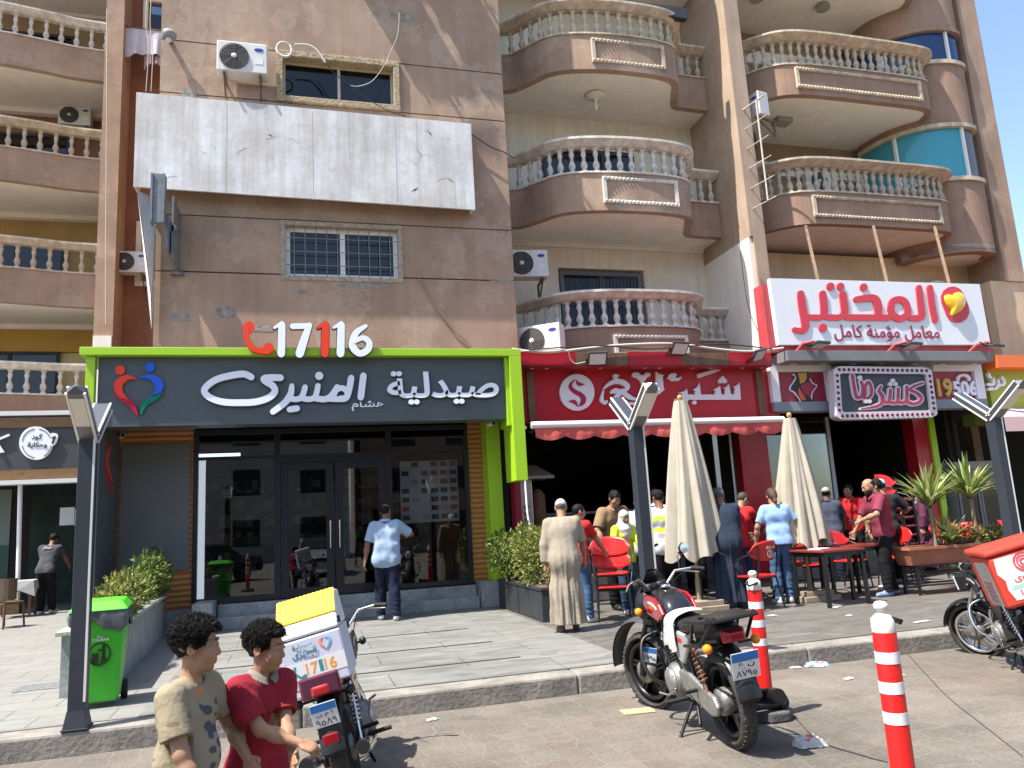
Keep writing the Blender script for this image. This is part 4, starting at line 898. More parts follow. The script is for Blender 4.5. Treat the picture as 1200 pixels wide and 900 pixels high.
# shawarma burner with hood
kb_ = empty('shawarma_burner', (P(622, 600, 13.2).x, 13.2, PZ), 0, 'stainless vertical meat burner under a grey hood at the grill', 'grill')
hz = P(622, 545, 13.1).z; hb = P(622, 562, 13.1).z
mb = MB(); mb.box(-.25, .38, -.3, .35, hb - PZ, hb - PZ + .05); mb.add([(-.25, -.3, hb - PZ + .05), (.38, -.3, hb - PZ + .05), (.38, .35, hb - PZ + .05), (-.25, .35, hb - PZ + .05), (-.2, -.1, hz - PZ), (.1, -.1, hz - PZ), (.1, .3, hz - PZ), (-.2, .3, hz - PZ)], [(0, 1, 5, 4), (1, 2, 6, 5), (2, 3, 7, 6), (3, 0, 4, 7), (4, 5, 6, 7)]); mb.build('hood', mat('dull_hood_metal', (.3, .28, .26), .5, .5), kb_)
mb = MB(); mb.box(-.2, .02, -.1, .2, ctz - PZ, hb - PZ); mb.build('burner_body', steel, kb_, bevel=.01)
mb = MB()
for k in range(4): mb.lathe([(.04, 0), (.04, .04), (.02, .05)], 12, (-.1, -.1, ctz + .18 - PZ + k * .115), 'y')
for i in range(len(mb.v)): x, y, z = mb.v[i]; mb.v[i] = (x, -.1 - (y + .1), z)
mb.build('knobs', iron, kb_)
mb = MB(); mb.lathe([(.02, 0), (.1, .05), (.14, .3), (.13, .7), (.05, .8)], 14, (.16, .05, ctz - PZ + .03)); mb.build('meat', mat('roast_meat', (.2, .09, .04), .7, var=.4, vs=20), kb_)
# kitchen shelf inside with jars
ks = empty('kitchen_shelf', (5.4, 14.3, PZ), 0, 'dim kitchen bench with pots at the back of the grill', 'shelf')
mb = MB(); mb.box(-1.4, 2.8, 0, .6, 0, .9); mb.box(-1.4, 2.8, .3, .6, 1.45, 1.5); mb.build('bench', mat('dull_steel', (.22, .22, .22), .5, .5), ks)
mb = MB()
for i in range(9): x = -1.2 + i * .42; r = .08 + .04 * ((i * 7) % 3); mb.lathe([(r, .9), (r * 1.05, 1.0), (r, 1.05 + .08 * (i % 3)), (r * .4, 1.1 + .08 * (i % 3))], 10, (x, .2, 0))
mb.build('pots', steel, ks)
# ---- laboratory sign
lb = empty('laboratory_sign', (11, 12.3, 5), 0, 'white laboratory sign with red Arabic letters and a glossy yellow heart', 'sign')
def lbp(o): o.parent = lb; o.location = (-11, -12.3, -5); return o
LY = 12.2
lq = [(902, 326), (1148, 333), (1161, 404), (913, 404)]
mb = MB(); mb.prism(fxz(lq, LY), LY, LY + .1); lbp(mb.build('board', mat('sign_white', (.74, .75, .77), .45, var=.05, vs=2), bevel=.004))
mb = MB(); mb.prism(fxz([(893, 333), (1150, 338), (1165, 413), (902, 413)], LY + .1), LY + .101, LY + .4); lbp(mb.build('red_backing', mat('faded_red', (.5, .07, .08), .5, var=.2, vs=3, streak=.15)))
red_l = mat('sign_red', (.6, .05, .07), .45)
LT = [([(325, 170), (340, 290), (365, 430), (370, 500), (340, 540), (260, 528)], [74, 80, 82, 76, 60, 50]), ([(380, 400), (470, 405), (530, 400), (560, 350), (545, 170)], [56, 60, 60, 74, 72]), ([(575, 400), (650, 405), (720, 400), (765, 350), (745, 175)], [56, 60, 60, 74, 72]), ([(790, 405), (1000, 405), (1200, 408)], 62), ([(1105, 400), (1095, 270), (1060, 215), (980, 212), (880, 225)], [72, 80, 76, 70, 60]), ('dot', (622, 95), 40), ('dot', (722, 95), 38), ('dot', (955, 102), 38), ('dot', (546, 510), 42)]
lbp(pen(LT, (900, 325), 1200 / 140, LY, .02, 'lettering', red_l, None))
LT2 = [([(0, 405), (60, 408), (110, 400)], 60), ([(110, 330), (130, 250), (190, 225), (250, 245), (282, 320), (270, 385), (200, 418), (140, 385), (112, 330), (118, 290)], 68), ([(310, 412), (390, 410), (425, 385), (420, 320), (395, 110)], [56, 66, 70, 68, 62]), ([(505, 110), (530, 300), (558, 430)], [64, 64, 62])]
lbp(pen(LT2, (1030, 325), 1200 / 140, LY, .021, 'lettering', red_l, None))
mb = MB(); mb.prism(fxz(stroke_poly([(1030 + a * .11667, 325 + b * .11667) for a, b in [(735, 210), (785, 340)]], 27.5, 5), LY), LY - .018, LY + .003); lbp(mb.build('red_disc', red_l))
hp = [(645, 215), (655, 185), (690, 175), (725, 195), (745, 165), (790, 152), (835, 175), (858, 230), (850, 290), (810, 345), (760, 375), (730, 395), (712, 380), (708, 335), (670, 280)]
mb = MB(); hh = [Vector((q.x, q.y, 0)) for q in spline([(a, b, 0) for a, b in hp], 4, True)]
c0 = Vector((750, 260, 0)); lay = []
for k in range(7):
    t = k / 6 * math.pi / 2; s_ = math.cos(t) ** .8 if k < 6 else .02; lay.append([(P(1030 + (c0.x + (q.x - c0.x) * s_) * .11667, 325 + (c0.y + (q.y - c0.y) * s_) * .11667, LY), .02 + .09 * math.sin(t)) for q in hh])
vs = [(p.x, LY - d, p.z) for L_ in lay for p, d in L_]; n = len(hh)
mb.add(vs, [(k * n + j, k * n + (j + 1) % n, (k + 1) * n + (j + 1) % n, (k + 1) * n + j) for k in range(6) for j in range(n)] + [tuple(range(6 * n, 7 * n))], 0, True); lbp(mb.build('yellow_heart', mat('glossy_yellow', (.85, .5, .02), .2, coat=.6)))
o = ptext('معامل مؤمنة كامل', 977, 1100, 381, 400.5, LY, 'lettering', mat('dark_red_vinyl', (.28, .03, .07), .5), None, .01, .012); lbp(o); o.location.y = -12.3 + LY - .01
mb = MB()
for px, py in ((949, 300), (1029, 292), (1101, 300)):
    a = P(px, 276, 13.4); b = P(px + 6, 330, 12.5); mb.bar((a.x, 13.5, a.z + .25), (b.x, 12.4, b.z - .1), .06)
lbp(mb.build('support_post', rust))
# ---- koshary shop: canopy, fascia, marquee
ko = empty('koshary_shop', (11, 12.5, PZ), 0, 'dark open restaurant front under a grey canopy and white framed red panels', 'shop front')
def kop(o): o.parent = ko; o.location = (-11, -12.5, -PZ); return o
KY = 12.45
a, b = P(918, 412, 12.1), P(1160, 424, 12.1); mb = MB(); mb.box(a.x, b.x, 12.0, 12.6, b.z, a.z); kop(mb.build('canopy', mat('canopy_grey', (.2, .2, .2), .5, var=.2, vs=4), bevel=.006))
mb = MB()
for px in (932, 967, 1001, 1034, 1073, 1107, 1143): p = P(px, 426, 12.25); mb.lathe([(.05, b.z - .003), (.05, b.z - .012)], 10, (p.x, 12.3, 0), sx=1.5)
kop(mb.build('downlights', MATS['downlight']))
fa, fb = P(903, 428, KY), P(1156, 478, KY); pz0, pz1 = P(940, 470, KY).z, P(940, 436, KY).z
mb = MB(); mb.box(fa.x, fb.x, KY + .05, KY + .2, fb.z, fa.z + .1); kop(mb.build('fascia', mat('warm_white_panel', (.62, .6, .56), .5, var=.08, vs=3)))
mb = MB(); xs = [P(x, 455, KY).x for x in (903, 912, 968, 975, 1095, 1142, 1152)]
mb.box(xs[0], xs[1], KY - .05, KY + .05, pz0 - .02, fa.z); kop(mb.build('white_frame', mat('frame_white', (.72, .73, .74), .45))); mb = MB(); mb.box(xs[2], xs[3], KY - .05, KY + .05, pz0 - .02, fa.z); mb.box(xs[1], xs[2], KY - .05, KY + .05, pz1 + .0, fa.z); kop(mb.build('white_frame', MATS['frame_white'])); mb = MB(); mb.box(xs[5], xs[6], KY - .05, KY + .05, pz0 - .02, fa.z); mb.box(xs[4], xs[5], KY - .05, KY + .05, pz1, fa.z); kop(mb.build('white_frame', mat('frame_white', (.72, .73, .74), .45), bevel=.004))
mb = MB(); mb.box(xs[0], xs[6], KY - .055, KY + .04, fb.z, pz0 - .02); kop(mb.build('grey_band', mat('blue_grey_band', (.2, .23, .25), .5)))
for i, j in ((1, 2), (4, 5)): kop(MB().box(xs[i], xs[j], KY + .02, KY + .05, pz0 - .02, pz1).build('red_panel', mat('dark_red_panel', (.32, .03, .06), .45)))
ke = empty('emblem_sign', (9.5, 12.4, 4), 0, 'dark and yellow winged emblem on red panel left of the bulb marquee', 'sign')
def kep(o): o.parent = ke; o.location = (-9.5, -12.4, -4); return o
kep(pen([('poly', [(430, 200), (460, 300), (360, 460), (450, 540), (540, 690), (760, 680), (745, 600), (840, 410), (720, 290), (680, 170), (560, 165)])], (900, 425), 15, KY + .02, .03, 'emblem_black', mat('emblem_black', (.03, .03, .035), .5), None))
kep(pen([([(430, 205), (462, 290), (365, 460), (455, 540), (550, 690)], 16), ([(715, 290), (770, 370), (835, 412), (755, 540), (745, 640)], 14)], (900, 425), 15, KY + .02, .036, 'emblem_outline', w_letter, None))
kep(pen([('poly', [(500, 190), (655, 178), (660, 280), (620, 350), (545, 375), (530, 270)])], (900, 425), 15, KY + .02, .038, 'emblem_yellow', mat('emblem_yellow', (.6, .32, .02), .4), None))
kep(pen([('poly', [(545, 410), (715, 330), (800, 420), (740, 560), (725, 620), (620, 560)])], (900, 425), 15, KY + .02, .038, 'emblem_red', mat('emblem_crimson', (.35, .02, .06), .4), None))
kep(pen([('poly', [(520, 440), (620, 600), (650, 660), (560, 670), (505, 540)])], (900, 425), 15, KY + .02, .04, 'emblem_orange', mat('emblem_orange', (.65, .1, .03), .4), None))
kn = empty('phone_number_sign', (13, 12.4, 4), 0, 'yellow and white five digit number under a white telephone on dark red', 'sign')
def knp(o): o.parent = kn; o.location = (-13, -12.4, -4); return o
for nm, mm, tx, x0, x1, y0, y1 in (('number_yellow', mat('gold_letter', (.6, .38, .08), .4), '19', 1096.5, 1114, 444, 465.5), ('number_white', w_letter, '506', 1115, 1143, 446.5, 464)):
    o = ptext(tx, x0, x1, y0, y1, KY + .02, nm, mm, None, .05, .035); knp(o); o.location.y = -12.4 + KY + .02 - .05
knp(pen([([(335, 222), (345, 185), (405, 165), (465, 185), (480, 222)], [34, 34, 30, 34, 36])], (1090, 425), 1200 / 110, KY + .02, .05, 'telephone', w_letter, None))
# marquee
mq = empty('marquee_sign', (11, 12.2, 4), 0, 'rounded marquee board ringed with bulbs and red dotted Arabic letters', 'sign')
def mqp(o): o.parent = mq; o.location = (-11, -12.2, -4); return o
MY = 12.1
def rrect(x0, y0, x1, y1, r, n=5, sk=(0, 0)):
    out = []
    for (cx_, cy_, a0) in ((x1 - r, y0 + r, -90), (x1 - r, y1 - r, 0), (x0 + r, y1 - r, 90), (x0 + r, y0 + r, 180)):
        for i in range(n + 1): a = R_(a0 + 90 * i / n); out.append((cx_ + r * math.cos(a), cy_ + r * math.sin(a)))
    return out
def mqm(pts):  # board in the photo is a sheared rounded rectangle: measured corners
    out = []
    A, B, C_, D = Vector((60, 80)), Vector((1080, 95)), Vector((1150, 612)), Vector((95, 640))
    for u, v in pts: q = (A * (1 - u) + B * u) * (1 - v) + (D * (1 - u) + C_ * u) * v; out.append((970 + q.x * .1125, 420 + q.y * .1125))
    return out
outer = mqm(rrect(0, 0, 1, 1, .09)); inner = mqm(rrect(.06, .13, .94, .86, .04))
mb = MB(); n = len(outer); fo, fi = fxz(outer, MY), fxz(inner, MY)
vs = [(x, MY, z) for x, z in fo] + [(x, MY, z) for x, z in fi] + [(x, MY + .2, z) for x, z in fo] + [(x, MY + .06, z) for x, z in fi]
mb.add(vs, [(j, (j + 1) % n, n + (j + 1) % n, n + j) for j in range(n)] + [(j, 2 * n + j, 2 * n + (j + 1) % n, (j + 1) % n) for j in range(n)] + [(n + j, n + (j + 1) % n, 3 * n + (j + 1) % n, 3 * n + j) for j in range(n)] + [tuple(range(2 * n, 3 * n))[::-1]])
mqp(mb.build('bulb_frame', mat('pinkish_white', (.66, .6, .62), .45)))
mb = MB(); mb.prism([(x, z) for x, z in fxz(mqm(rrect(.058, .128, .942, .862, .04)), MY)], MY + .055, MY + .15); mqp(mb.build('slatted_back', mat('slat_dark', (.055, .065, .075), .6, bump=.3, bs=90)))
mb = MB(); bt = []
for i in range(19): bt += [(.055 + .89 * i / 18, .065), (.055 + .89 * i / 18, .93)]
for i in range(1, 8): bt += [(.03, .065 + .865 * i / 8), (.97, .065 + .865 * i / 8)]
for q in mqm(bt): p = P(q[0], q[1], MY); mb.ell((p.x, MY - .005, p.z), (.032, .025, .032), 8)
mqp(mb.build('bulbs', mat('dark_red_bulb', (.16, .01, .04), .25)))
KS = [([(245, 185), (262, 300), (285, 400), (320, 410)], 46), ([(290, 410), (340, 395), (352, 300), (335, 250)], 40), ([(350, 400), (400, 420), (440, 370), (435, 290), (405, 250), (375, 300), (375, 380)], 42), ([(545, 290), (520, 340), (555, 400), (545, 470), (480, 505), (330, 528)], [20, 40, 50, 44, 36, 10]), ([(550, 430), (590, 460), (625, 440), (640, 330)], 40), ([(630, 455), (680, 465), (712, 440), (720, 320)], 40), ([(715, 455), (770, 462), (805, 430), (808, 300)], 42), ([(800, 445), (870, 475), (940, 455), (955, 410), (905, 360), (840, 330), (890, 290), (970, 262)], [42, 42, 44, 46, 40, 36, 36, 30])]
mqp(pen(KS, (970, 420), 1200 / 135, MY + .055, .03, 'letter_outline', MATS['pinkish_white'], None, grow=.9)); mqp(pen(KS, (970, 420), 1200 / 135, MY + .055, .04, 'lettering', mat('marquee_red', (.38, .04, .09), .5), None, wscale=.72))
mqp(pen([('dot', (322, 205), 24), ('dot', (665, 235), 22), ('dot', (640, 272), 22), ('dot', (692, 272), 22), ('dot', (383, 450), 22), ('dot', (420, 450), 22)], (970, 420), 1200 / 135, MY + .055, .04, 'letter_dots', MATS['pinkish_white'], None))
# koshary interior: red column, window
mb = MB(); a, b = P(1076, 540, 13.0), P(1093, 540, 13.0); mb.box(a.x, b.x, 13.0, 13.3, PZ, 3.4); kop(mb.build('red_column', red_p))
kop(MB().box(b.x, b.x + .14, 12.95, 13.3, PZ, 3.4).build('lime_column', lime)); 
a, b = P(903, 590, 13.3), P(972, 500, 13.3); wf = MB(); wf.box(a.x, a.x + .08, 13.3, 13.36, PZ, 3.3); wf.box(b.x - .08, b.x, 13.3, 13.36, PZ, 3.3); wf.box(a.x, b.x, 13.29, 13.35, 1.0, 1.08); fo_ = kop(wf.build('window_frame', mat('pale_frame', (.35, .37, .38), .4)))
MB().box(a.x + .05, b.x - .05, 13.32, 13.33, PZ, 3.3).build('pane', shop_glass, fo_)
kop(MB().box(a.x, b.x + .6, 12.9, 13.28, PZ, 1.05).build('low_counter', mat('dull_steel', (.22, .22, .22), .5, .5)))
# ---- lime juice shop at the right edge
ju = empty('juice_shop', (15, 12.5, PZ), 0, 'lime green shop front with orange band at the right end', 'shop front')
def jup(o): o.parent = ju; o.location = (-15, -12.5, -PZ); return o
a, b = P(1156, 434, 12.5), P(1200, 482, 12.5); jup(MB().box(a.x, a.x + 14, 12.5, 12.8, b.z, a.z).build('fascia', mat('yellow_green', (.35, .42, .03), .45, var=.15, vs=4)))
c = P(1156, 417, 12.3); jup(MB().box(a.x, a.x + 14, 12.2, 12.8, a.z + .003, c.z).build('orange_band', mat('orange_panel', (.75, .16, .04), .45)))
jup(MB().box(a.x - .4, a.x + 14, 12.6, 12.9, b.z - .25, b.z - .003).build('beam', mat('olive_beam', (.12, .15, .02), .5)))
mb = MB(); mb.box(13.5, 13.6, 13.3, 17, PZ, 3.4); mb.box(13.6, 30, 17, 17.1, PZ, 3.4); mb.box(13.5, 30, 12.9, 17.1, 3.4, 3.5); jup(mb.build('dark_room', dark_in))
js = empty('juice_sign', (15, 12.45, 4), 0, 'white Arabic letters and an orange disc on the lime fascia', 'sign')
def jsp(o): o.parent = js; o.location = (-15, -12.45, -4); return o
jsp(pen([([(890, 190), (920, 240), (915, 285), (875, 295)], [20, 32, 34, 28]), ([(845, 225), (850, 290), (830, 320), (800, 345)], [22, 32, 34, 26]), ([(785, 210), (780, 280), (740, 290), (712, 280)], [24, 34, 32, 28]), ('dot', (762, 340), 20), ('dot', (730, 345), 20), ([(720, 150), (735, 185), (745, 200)], 24)], (1090, 425), 1200 / 110, 12.5, .06, 'lettering', w_letter, None))
jsp(pen([([(1180, 300), (1110, 300), (1070, 350), (1090, 405), (1150, 400)], 34)], (1090, 425), 1200 / 110, 12.5, .06, 'orange_disc', mat('orange_letter', (.8, .2, .08), .4), None))
# pale awning over the juice shop
a, b = P(1176, 487, 11.6), P(1200, 500, 11.6); mb = MB(); mb.add([(a.x, 11.6, a.z - .02), (a.x + 4, 11.6, a.z - .02), (a.x + 4, 12.6, a.z + .3), (a.x, 12.6, a.z + .3), (a.x, 11.6, b.z - .08), (a.x + 4, 11.6, b.z - .08)], [(0, 1, 2, 3), (0, 4, 5, 1)])
o = mb.build('awning', mat('pink_awning', (.62, .42, .42), .8)); tag(o, 'faded pink awning at the right edge beneath the lime fascia', 'awning')
# glass fronted fridge
fx0, fx1 = P(1127, 600, 13.0).x, P(1178, 600, 13.0).x; ftz = P(1150, 540, 13.0).z
fd = empty('display_fridge', ((fx0 + fx1) / 2, 13.0, PZ), 0, 'tall grey glass fronted display fridge behind the yucca plants', 'fridge')
w = (fx1 - fx0) / 2; h = ftz - PZ; mb = MB(); mb.box(-w, w, .06, .7, 0, h); mb.box(-w, w, 0, .06, h - .16, h); mb.build('cabinet', mat('fridge_grey', (.25, .24, .235), .4), fd, bevel=.01)
for s_ in (-1, 1):
    x0, x1 = (-w, -.01) if s_ < 0 else (.01, w); d = MB(); d.box(x0, x0 + .05, 0, .05, .1, h - .17); d.box(x1 - .05, x1, 0, .05, .1, h - .17); d.box(x0 + .05, x1 - .05, 0, .05, .1, .16); d.box(x0 + .05, x1 - .05, 0, .05, h - .23, h - .17)
    do = d.build('door', mat('fridge_door', (.14, .14, .15), .35), fd); MB().box(x0 + .05, x1 - .05, .02, .03, .16, h - .23).build('pane', glass('fridge_glass', (.3, .33, .34), .05, .8), do)
# ---- cafe front on the left
cf = empty('cafe', (-7, 19.5, PZ), 0, 'dark cafe front with wood bands under the white balustrade balcony', 'shop front')
def cfp(o): o.parent = cf; o.location = (7, -19.5, -PZ); return o
CY = 19.5
def zat(px, py): return P(px, py, CY).z
mb = MB(); mb.box(-13, -4.55, CY, CY + .3, zat(50, 550), zat(50, 500)); cfp(mb.build('fascia', mat('charcoal_panel', (.055, .055, .058), .5, var=.15, vs=4)))
mb = MB(); mb.box(-13, -4.55, CY - .04, CY + .3, zat(50, 501), zat(50, 490)); mb.box(-13, -4.55, CY - .04, CY + .3, zat(50, 561), zat(50, 550)); cfp(mb.build('wood_band', mat('brown_wood_band', (.2, .11, .045), .5, var=.3, vs=6)))
mb = MB(); mb.box(-13, -4.55, CY - .1, CY + .3, zat(50, 487), zat(50, 482)); mb.box(-13, -4.55, CY - .15, CY + .2, zat(50, 567), zat(50, 562)); cfp(mb.build('white_strip', mat('white_strip', (.6, .6, .58), .5)))
mb = MB(); mb.box(-4.55, -3.9, 18.8, 19.9, PZ, 4.5); mb.box(-4.55, -4.0, 18.75, 18.8, 1, 4.4); cfp(mb.build('dark_pillar', slate))
mb = MB(); mb.box(-13, -4.5, 23, 23.1, PZ, 4.2); mb.box(-4.6, -4.5, 19.8, 23, PZ, 4.2); mb.box(-13, -4.5, CY + .25, 23, 3.4, 3.5); cfp(mb.build('dark_room', dark_in))
cs = empty('cafe_sign', (-5.7, 19.45, 3.9), 0, 'round white cup shaped cafe sign with dark Arabic writing', 'sign')
def csp(o): o.parent = cs; o.location = (5.7, -19.45, -3.9); return o
mb = MB(); mb.prism(fxz(circle2((43, 519.5), 19.6, 36), CY), CY - .06, CY); mb.prism(fxz(stroke_poly([(59, 522), (64, 519), (66.5, 511), (62, 510)], 4.5, 5), CY), CY - .0585, CY); csp(mb.build('disc', w_letter, None))
dk = mat('sign_ink', (.03, .03, .04), .5)
mb = MB()
for k, (a0, a1) in enumerate(((100, 170), (20, 80), (190, 260), (-60, -10))): mb.prism(fxz(stroke_poly([(43 + 17 * math.cos(R_(a0 + (a1 - a0) * i / 10)), 519.5 - 17 * math.sin(R_(a0 + (a1 - a0) * i / 10))) for i in range(11)], .8, 2), CY - .06), CY - .066, CY - .061)
mb.prism(fxz(stroke_poly([(61.5, 519), (64.5, 512)], 2.4, 2), CY - .06), CY - .066, CY - .0612)
csp(mb.build('ring', dk, None))
for tx, x0, x1, y0, y1 in (('كود', 37, 49.5, 508.5, 516), ('وحكاية', 32, 55, 518, 525.5)):
    o = ptext(tx, x0, x1, y0, y1, CY - .06, 'lettering', dk, None, .006, .02); csp(o); o.location.y = -19.45 + CY - .066
mb = MB(); mb.prism(fxz(stroke_poly([(-8, 518), (11, 510)], 2.5, 2), CY), CY - .05, CY); mb.prism(fxz([(-3, 526), (0, 521), (6, 530), (0, 531)], CY), CY - .049, CY)
o = csp(mb.build('fork_mark', w_letter, None))
# cafe interior: green glass panels, hanging papers, plants as dark shapes
mb = MB(); a, b = P(-20, 660, 21.0), P(15, 565, 21.0); mb.box(a.x, b.x, 21, 21.06, .5, 3.0); cfp(mb.build('green_panel', mat('dark_green_panel', (.02, .07, .04), .4)))
mb = MB(); mb.box(a.x, b.x, 20.98, 20.995, 1.7, 3.0); cfp(mb.build('frosted_panel', mat('frosted_green', (.16, .2, .18), .3)))
mb = MB(); a, b = P(32, 680, 22.5), P(92, 575, 22.5); mb.box(a.x, b.x, 22.5, 22.6, PZ, 3.2); cfp(mb.build('mural', mat('green_mural', (.025, .05, .04), .6, var=.7, vs=1.3)))
cfp(MB().tube([(P(24, 565, 19.6).x, 19.6, 3.0), (P(22, 680, 19.6).x, 19.6, .5)], .05, 8).build('white_pipe', white_al)); cfp(MB().box(P(-10, 680, 19.8).x, P(24, 680, 19.8).x, 19.8, 20.0, PZ, .95).build('low_wall', MATS['brown_wood_band']))
for i, (x0, x1, y0, y1) in enumerate(((70.5, 86.5, 595, 615), (88, 92, 597, 616))):
    a, b = P(x0, y0, 20.4), P(x1, y1, 20.4); o = MB().box(a.x, b.x, 20.4, 20.404, b.z, a.z).build('hanging_paper', mat('paper_white', (.7, .7, .68), .7)); MB().tube([((a.x + b.x) / 2, 20.402, a.z), ((a.x + b.x) / 2, 20.402, 3.4)], .004, 4).build('string', iron, o)
    tag(o, ('wider white sheet of paper hanging in the cafe opening', 'narrow white sheet of paper hanging beside the dark cafe pillar')[i], 'paper', 'papers hanging in the cafe')
# ================================================================ street furniture, machines on the walls, plants
post_m = mat('dark_slate_paint', (.03, .035, .045), .45, var=.2, vs=6)
black_p = mat('black_paint', (.012, .012, .013), .4)
rubber = mat('black_rubber', (.015, .015, .016), .75, var=.2, vs=20)
# ---- lamp posts: square post with a V of two floodlight arms
def lamp_post(x, y, label):
    e = empty('lamp_post', (x, y, PZ), 0, label, 'lamp post', 'street lamp posts along the kerb')
    w = .06; H = 2.27
    mb = MB(); mb.box(-w, w, -w, w, 0, H); mb.box(-w - .035, w + .035, -w - .035, w + .035, 0, .012)
    mb.add([(-w - .025, -w - .025, .012), (w + .025, -w - .025, .012), (w + .025, w + .025, .012), (-w - .025, w + .025, .012), (-w - .003, -w - .003, .14), (w + .003, -w - .003, .14), (w + .003, w + .003, .14), (-w - .003, w + .003, .14)], [(0, 1, 5, 4), (1, 2, 6, 5), (2, 3, 7, 6), (3, 0, 4, 7)])
    mb.build('post', post_m, e, bevel=.004)
    MB().box(w - .012, w + .004, -w - .004, -w + .012, .2, H).build('edge_strip', mat('bright_strip', (.75, .75, .72), .3, .3), e)
    for s in (-1, 1):
        a = Vector((0, 0, H - .03)); b = Vector((0, s * .43, H + .3)); d = (b - a).normalized(); up = Vector((1, 0, 0)).cross(d) * (1 if s > 0 else 1)
        nrm = Vector((1, 0, 0)).cross(d); nrm = nrm if nrm.z < 0 else -nrm      # downward face
        M_ = Matrix((Vector((1, 0, 0)), d, nrm)).transposed()
        arm = MB(); arm.cbox(a + d * .27, (.135, .54, .085), 0, M_); tip = a + d * .54
        arm.add([tip + Vector((1, 0, 0)) * .067 * i + nrm * .042 * j for i, j in ((-1, -1), (1, -1), (1, 1), (-1, 1))] + [tip + d * .05], [(0, 1, 4), (1, 2, 4), (2, 3, 4), (3, 0, 4)])
        ao = arm.build('lamp_arm', mat('brushed_arm', (.16, .16, .17), .3, .75), e, bevel=.004)
        MB().cbox(a + d * .34 + nrm * .043, (.105, .3, .008), 0, M_).build('lens', mat('lamp_lens', (.72, .7, .62), .35), ao)
        sb = MB()
        for k in (-1, 1): sb.cbox(a + d * .27 + Vector((1, 0, 0)) * .064 * k - nrm * .036, (.016, .545, .018), 0, M_); sb.cbox(a + d * .27 + Vector((1, 0, 0)) * .064 * k + nrm * .036, (.016, .545, .018), 0, M_)
        sb.build('edge_strip', MATS['bright_strip'], ao)
    return e
lamp_post(-1.67, 6.97, 'dark V topped lamp post at the kerb beside the green bin')
lamp_post(3.23, 7.02, 'dark V topped lamp post behind the red motorcycle')
lamp_post(7.71, 7.02, 'dark V topped lamp post beside the yucca trough and delivery motorcycle')
# ---- bollards
def bollard(x, y, base, label):
    e = empty('bollard', (x, y, 0), random.uniform(0, 6), label, 'bollard', 'red and white bollards in the road')
    r = .054; z0 = .1 if base else 0
    MB().lathe([(r * 1.04, z0), (r, z0 + .02), (r, .93), (r * .98, .935)], 20).build('pole', mat('bollard_red', (.62, .012, .01), .45, var=.25, vs=9), e)
    MB().lathe([(r * .97, .93), (r * 1.0, .94), (r * .98, .995), (r * .6, 1.015), (r * .42, 1.02), (r * .42, 1.035), (r * .6, 1.04), (r * .62, 1.06), (r * .4, 1.075), (.001, 1.078)], 20).build('cap', mat('bollard_cap', (.66, .64, .56), .6, var=.25, vs=20), e)
    for z in (.82, .685, .55):
        MB().lathe([(r + .0018, z - .026), (r + .0018, z + .026)], 28).build('reflective_band', mat('reflective_white', (.7, .72, .72), .35, var=.2, vs=25), e)
    MB().tube([(r * .8, 0, 1.0), (r * 1.5, .02, .985), (r * 1.2, .05, .97), (0, r * 1.1, .99)], .008, 6).build('cord', rubber, e)
    if base:
        pl = [(.19 * math.cos(R_(22.5 + 45 * i)), .19 * math.sin(R_(22.5 + 45 * i))) for i in range(8)]
        MB().prism(pl, 0, .075, plane='xy').build('base_slab', mat('worn_rubber_base', (.1, .098, .095), .85, var=.4, vs=9, bump=.4, bs=40), e, bevel=.015)
        MB().lathe([(.085, .075), (.08, .1), (.06, .11)], 16).build('base_collar', rubber, e)
    return e
bollard(3.37, 5.42, True, 'red and white bollard on an octagonal base beside the red motorcycle')
b2 = bollard(2.69, 3.24, False, 'red and white bollard standing alone nearest the camera in the paved road')
for x, y, t in ((-2.9, 2.4, 'left'), (-2.25, 2.35, 'middle'), (-1.5, 2.3, 'right')):
    bollard(x, y, True, 'red bollard mirrored in the pharmacy window, %s of three in a row' % t)
o = MB().tube([(-.22, 0, 0), (.16, 0, 0)], .035, 12).lathe([(.03, -.22), (.055, -.215), (.055, -.17), (.03, -.165)], 14, axis='x').lathe([(.03, .11), (.055, .115), (.055, .16), (.03, .165)], 14, axis='x').build('rubber_roller', rubber, loc=(3.3, 5.3, .13), rot=(0, 0, .15)); tag(o, 'black rubber roller lying against the foot of the red bollard', 'roller')
# ---- wheelie bin
bn = empty('wheelie_bin', (-1.72, 7.85, PZ), R_(6), 'bright green wheelie bin with grey liner bag by the lamp post', 'bin'); bn.scale = (.88, .88, .96)
gb = mat('bin_green', (.05, .42, .025), .4, var=.12, vs=5); mb = MB()
lo = [(-.19, -.2, .05), (.19, -.2, .05), (.19, .2, .05), (-.19, .2, .05)]; hi = [(-.24, -.26, .82), (.24, -.26, .82), (.24, .27, .82), (-.24, .27, .82)]
mb.add(lo + hi, [(0, 1, 5, 4), (1, 2, 6, 5), (2, 3, 7, 6), (3, 0, 4, 7), (3, 2, 1, 0), (4, 5, 6, 7)]); mb.build('body', gb, bn, bevel=.03, seg=3)
mb = MB(); mb.add([(-.27, -.3, .85), (.27, -.3, .85), (.27, .3, .86), (-.27, .3, .86), (-.2, -.2, .93), (.2, -.2, .93), (.2, .24, .94), (-.2, .24, .94)], [(0, 1, 5, 4), (1, 2, 6, 5), (2, 3, 7, 6), (3, 0, 4, 7), (3, 2, 1, 0), (4, 5, 6, 7)]); mb.build('lid', mat('lid_green', (.1, .62, .03), .35), bn, bevel=.015, seg=3)
mb = MB(); n = 64; vs = []; rr = random.Random(2)
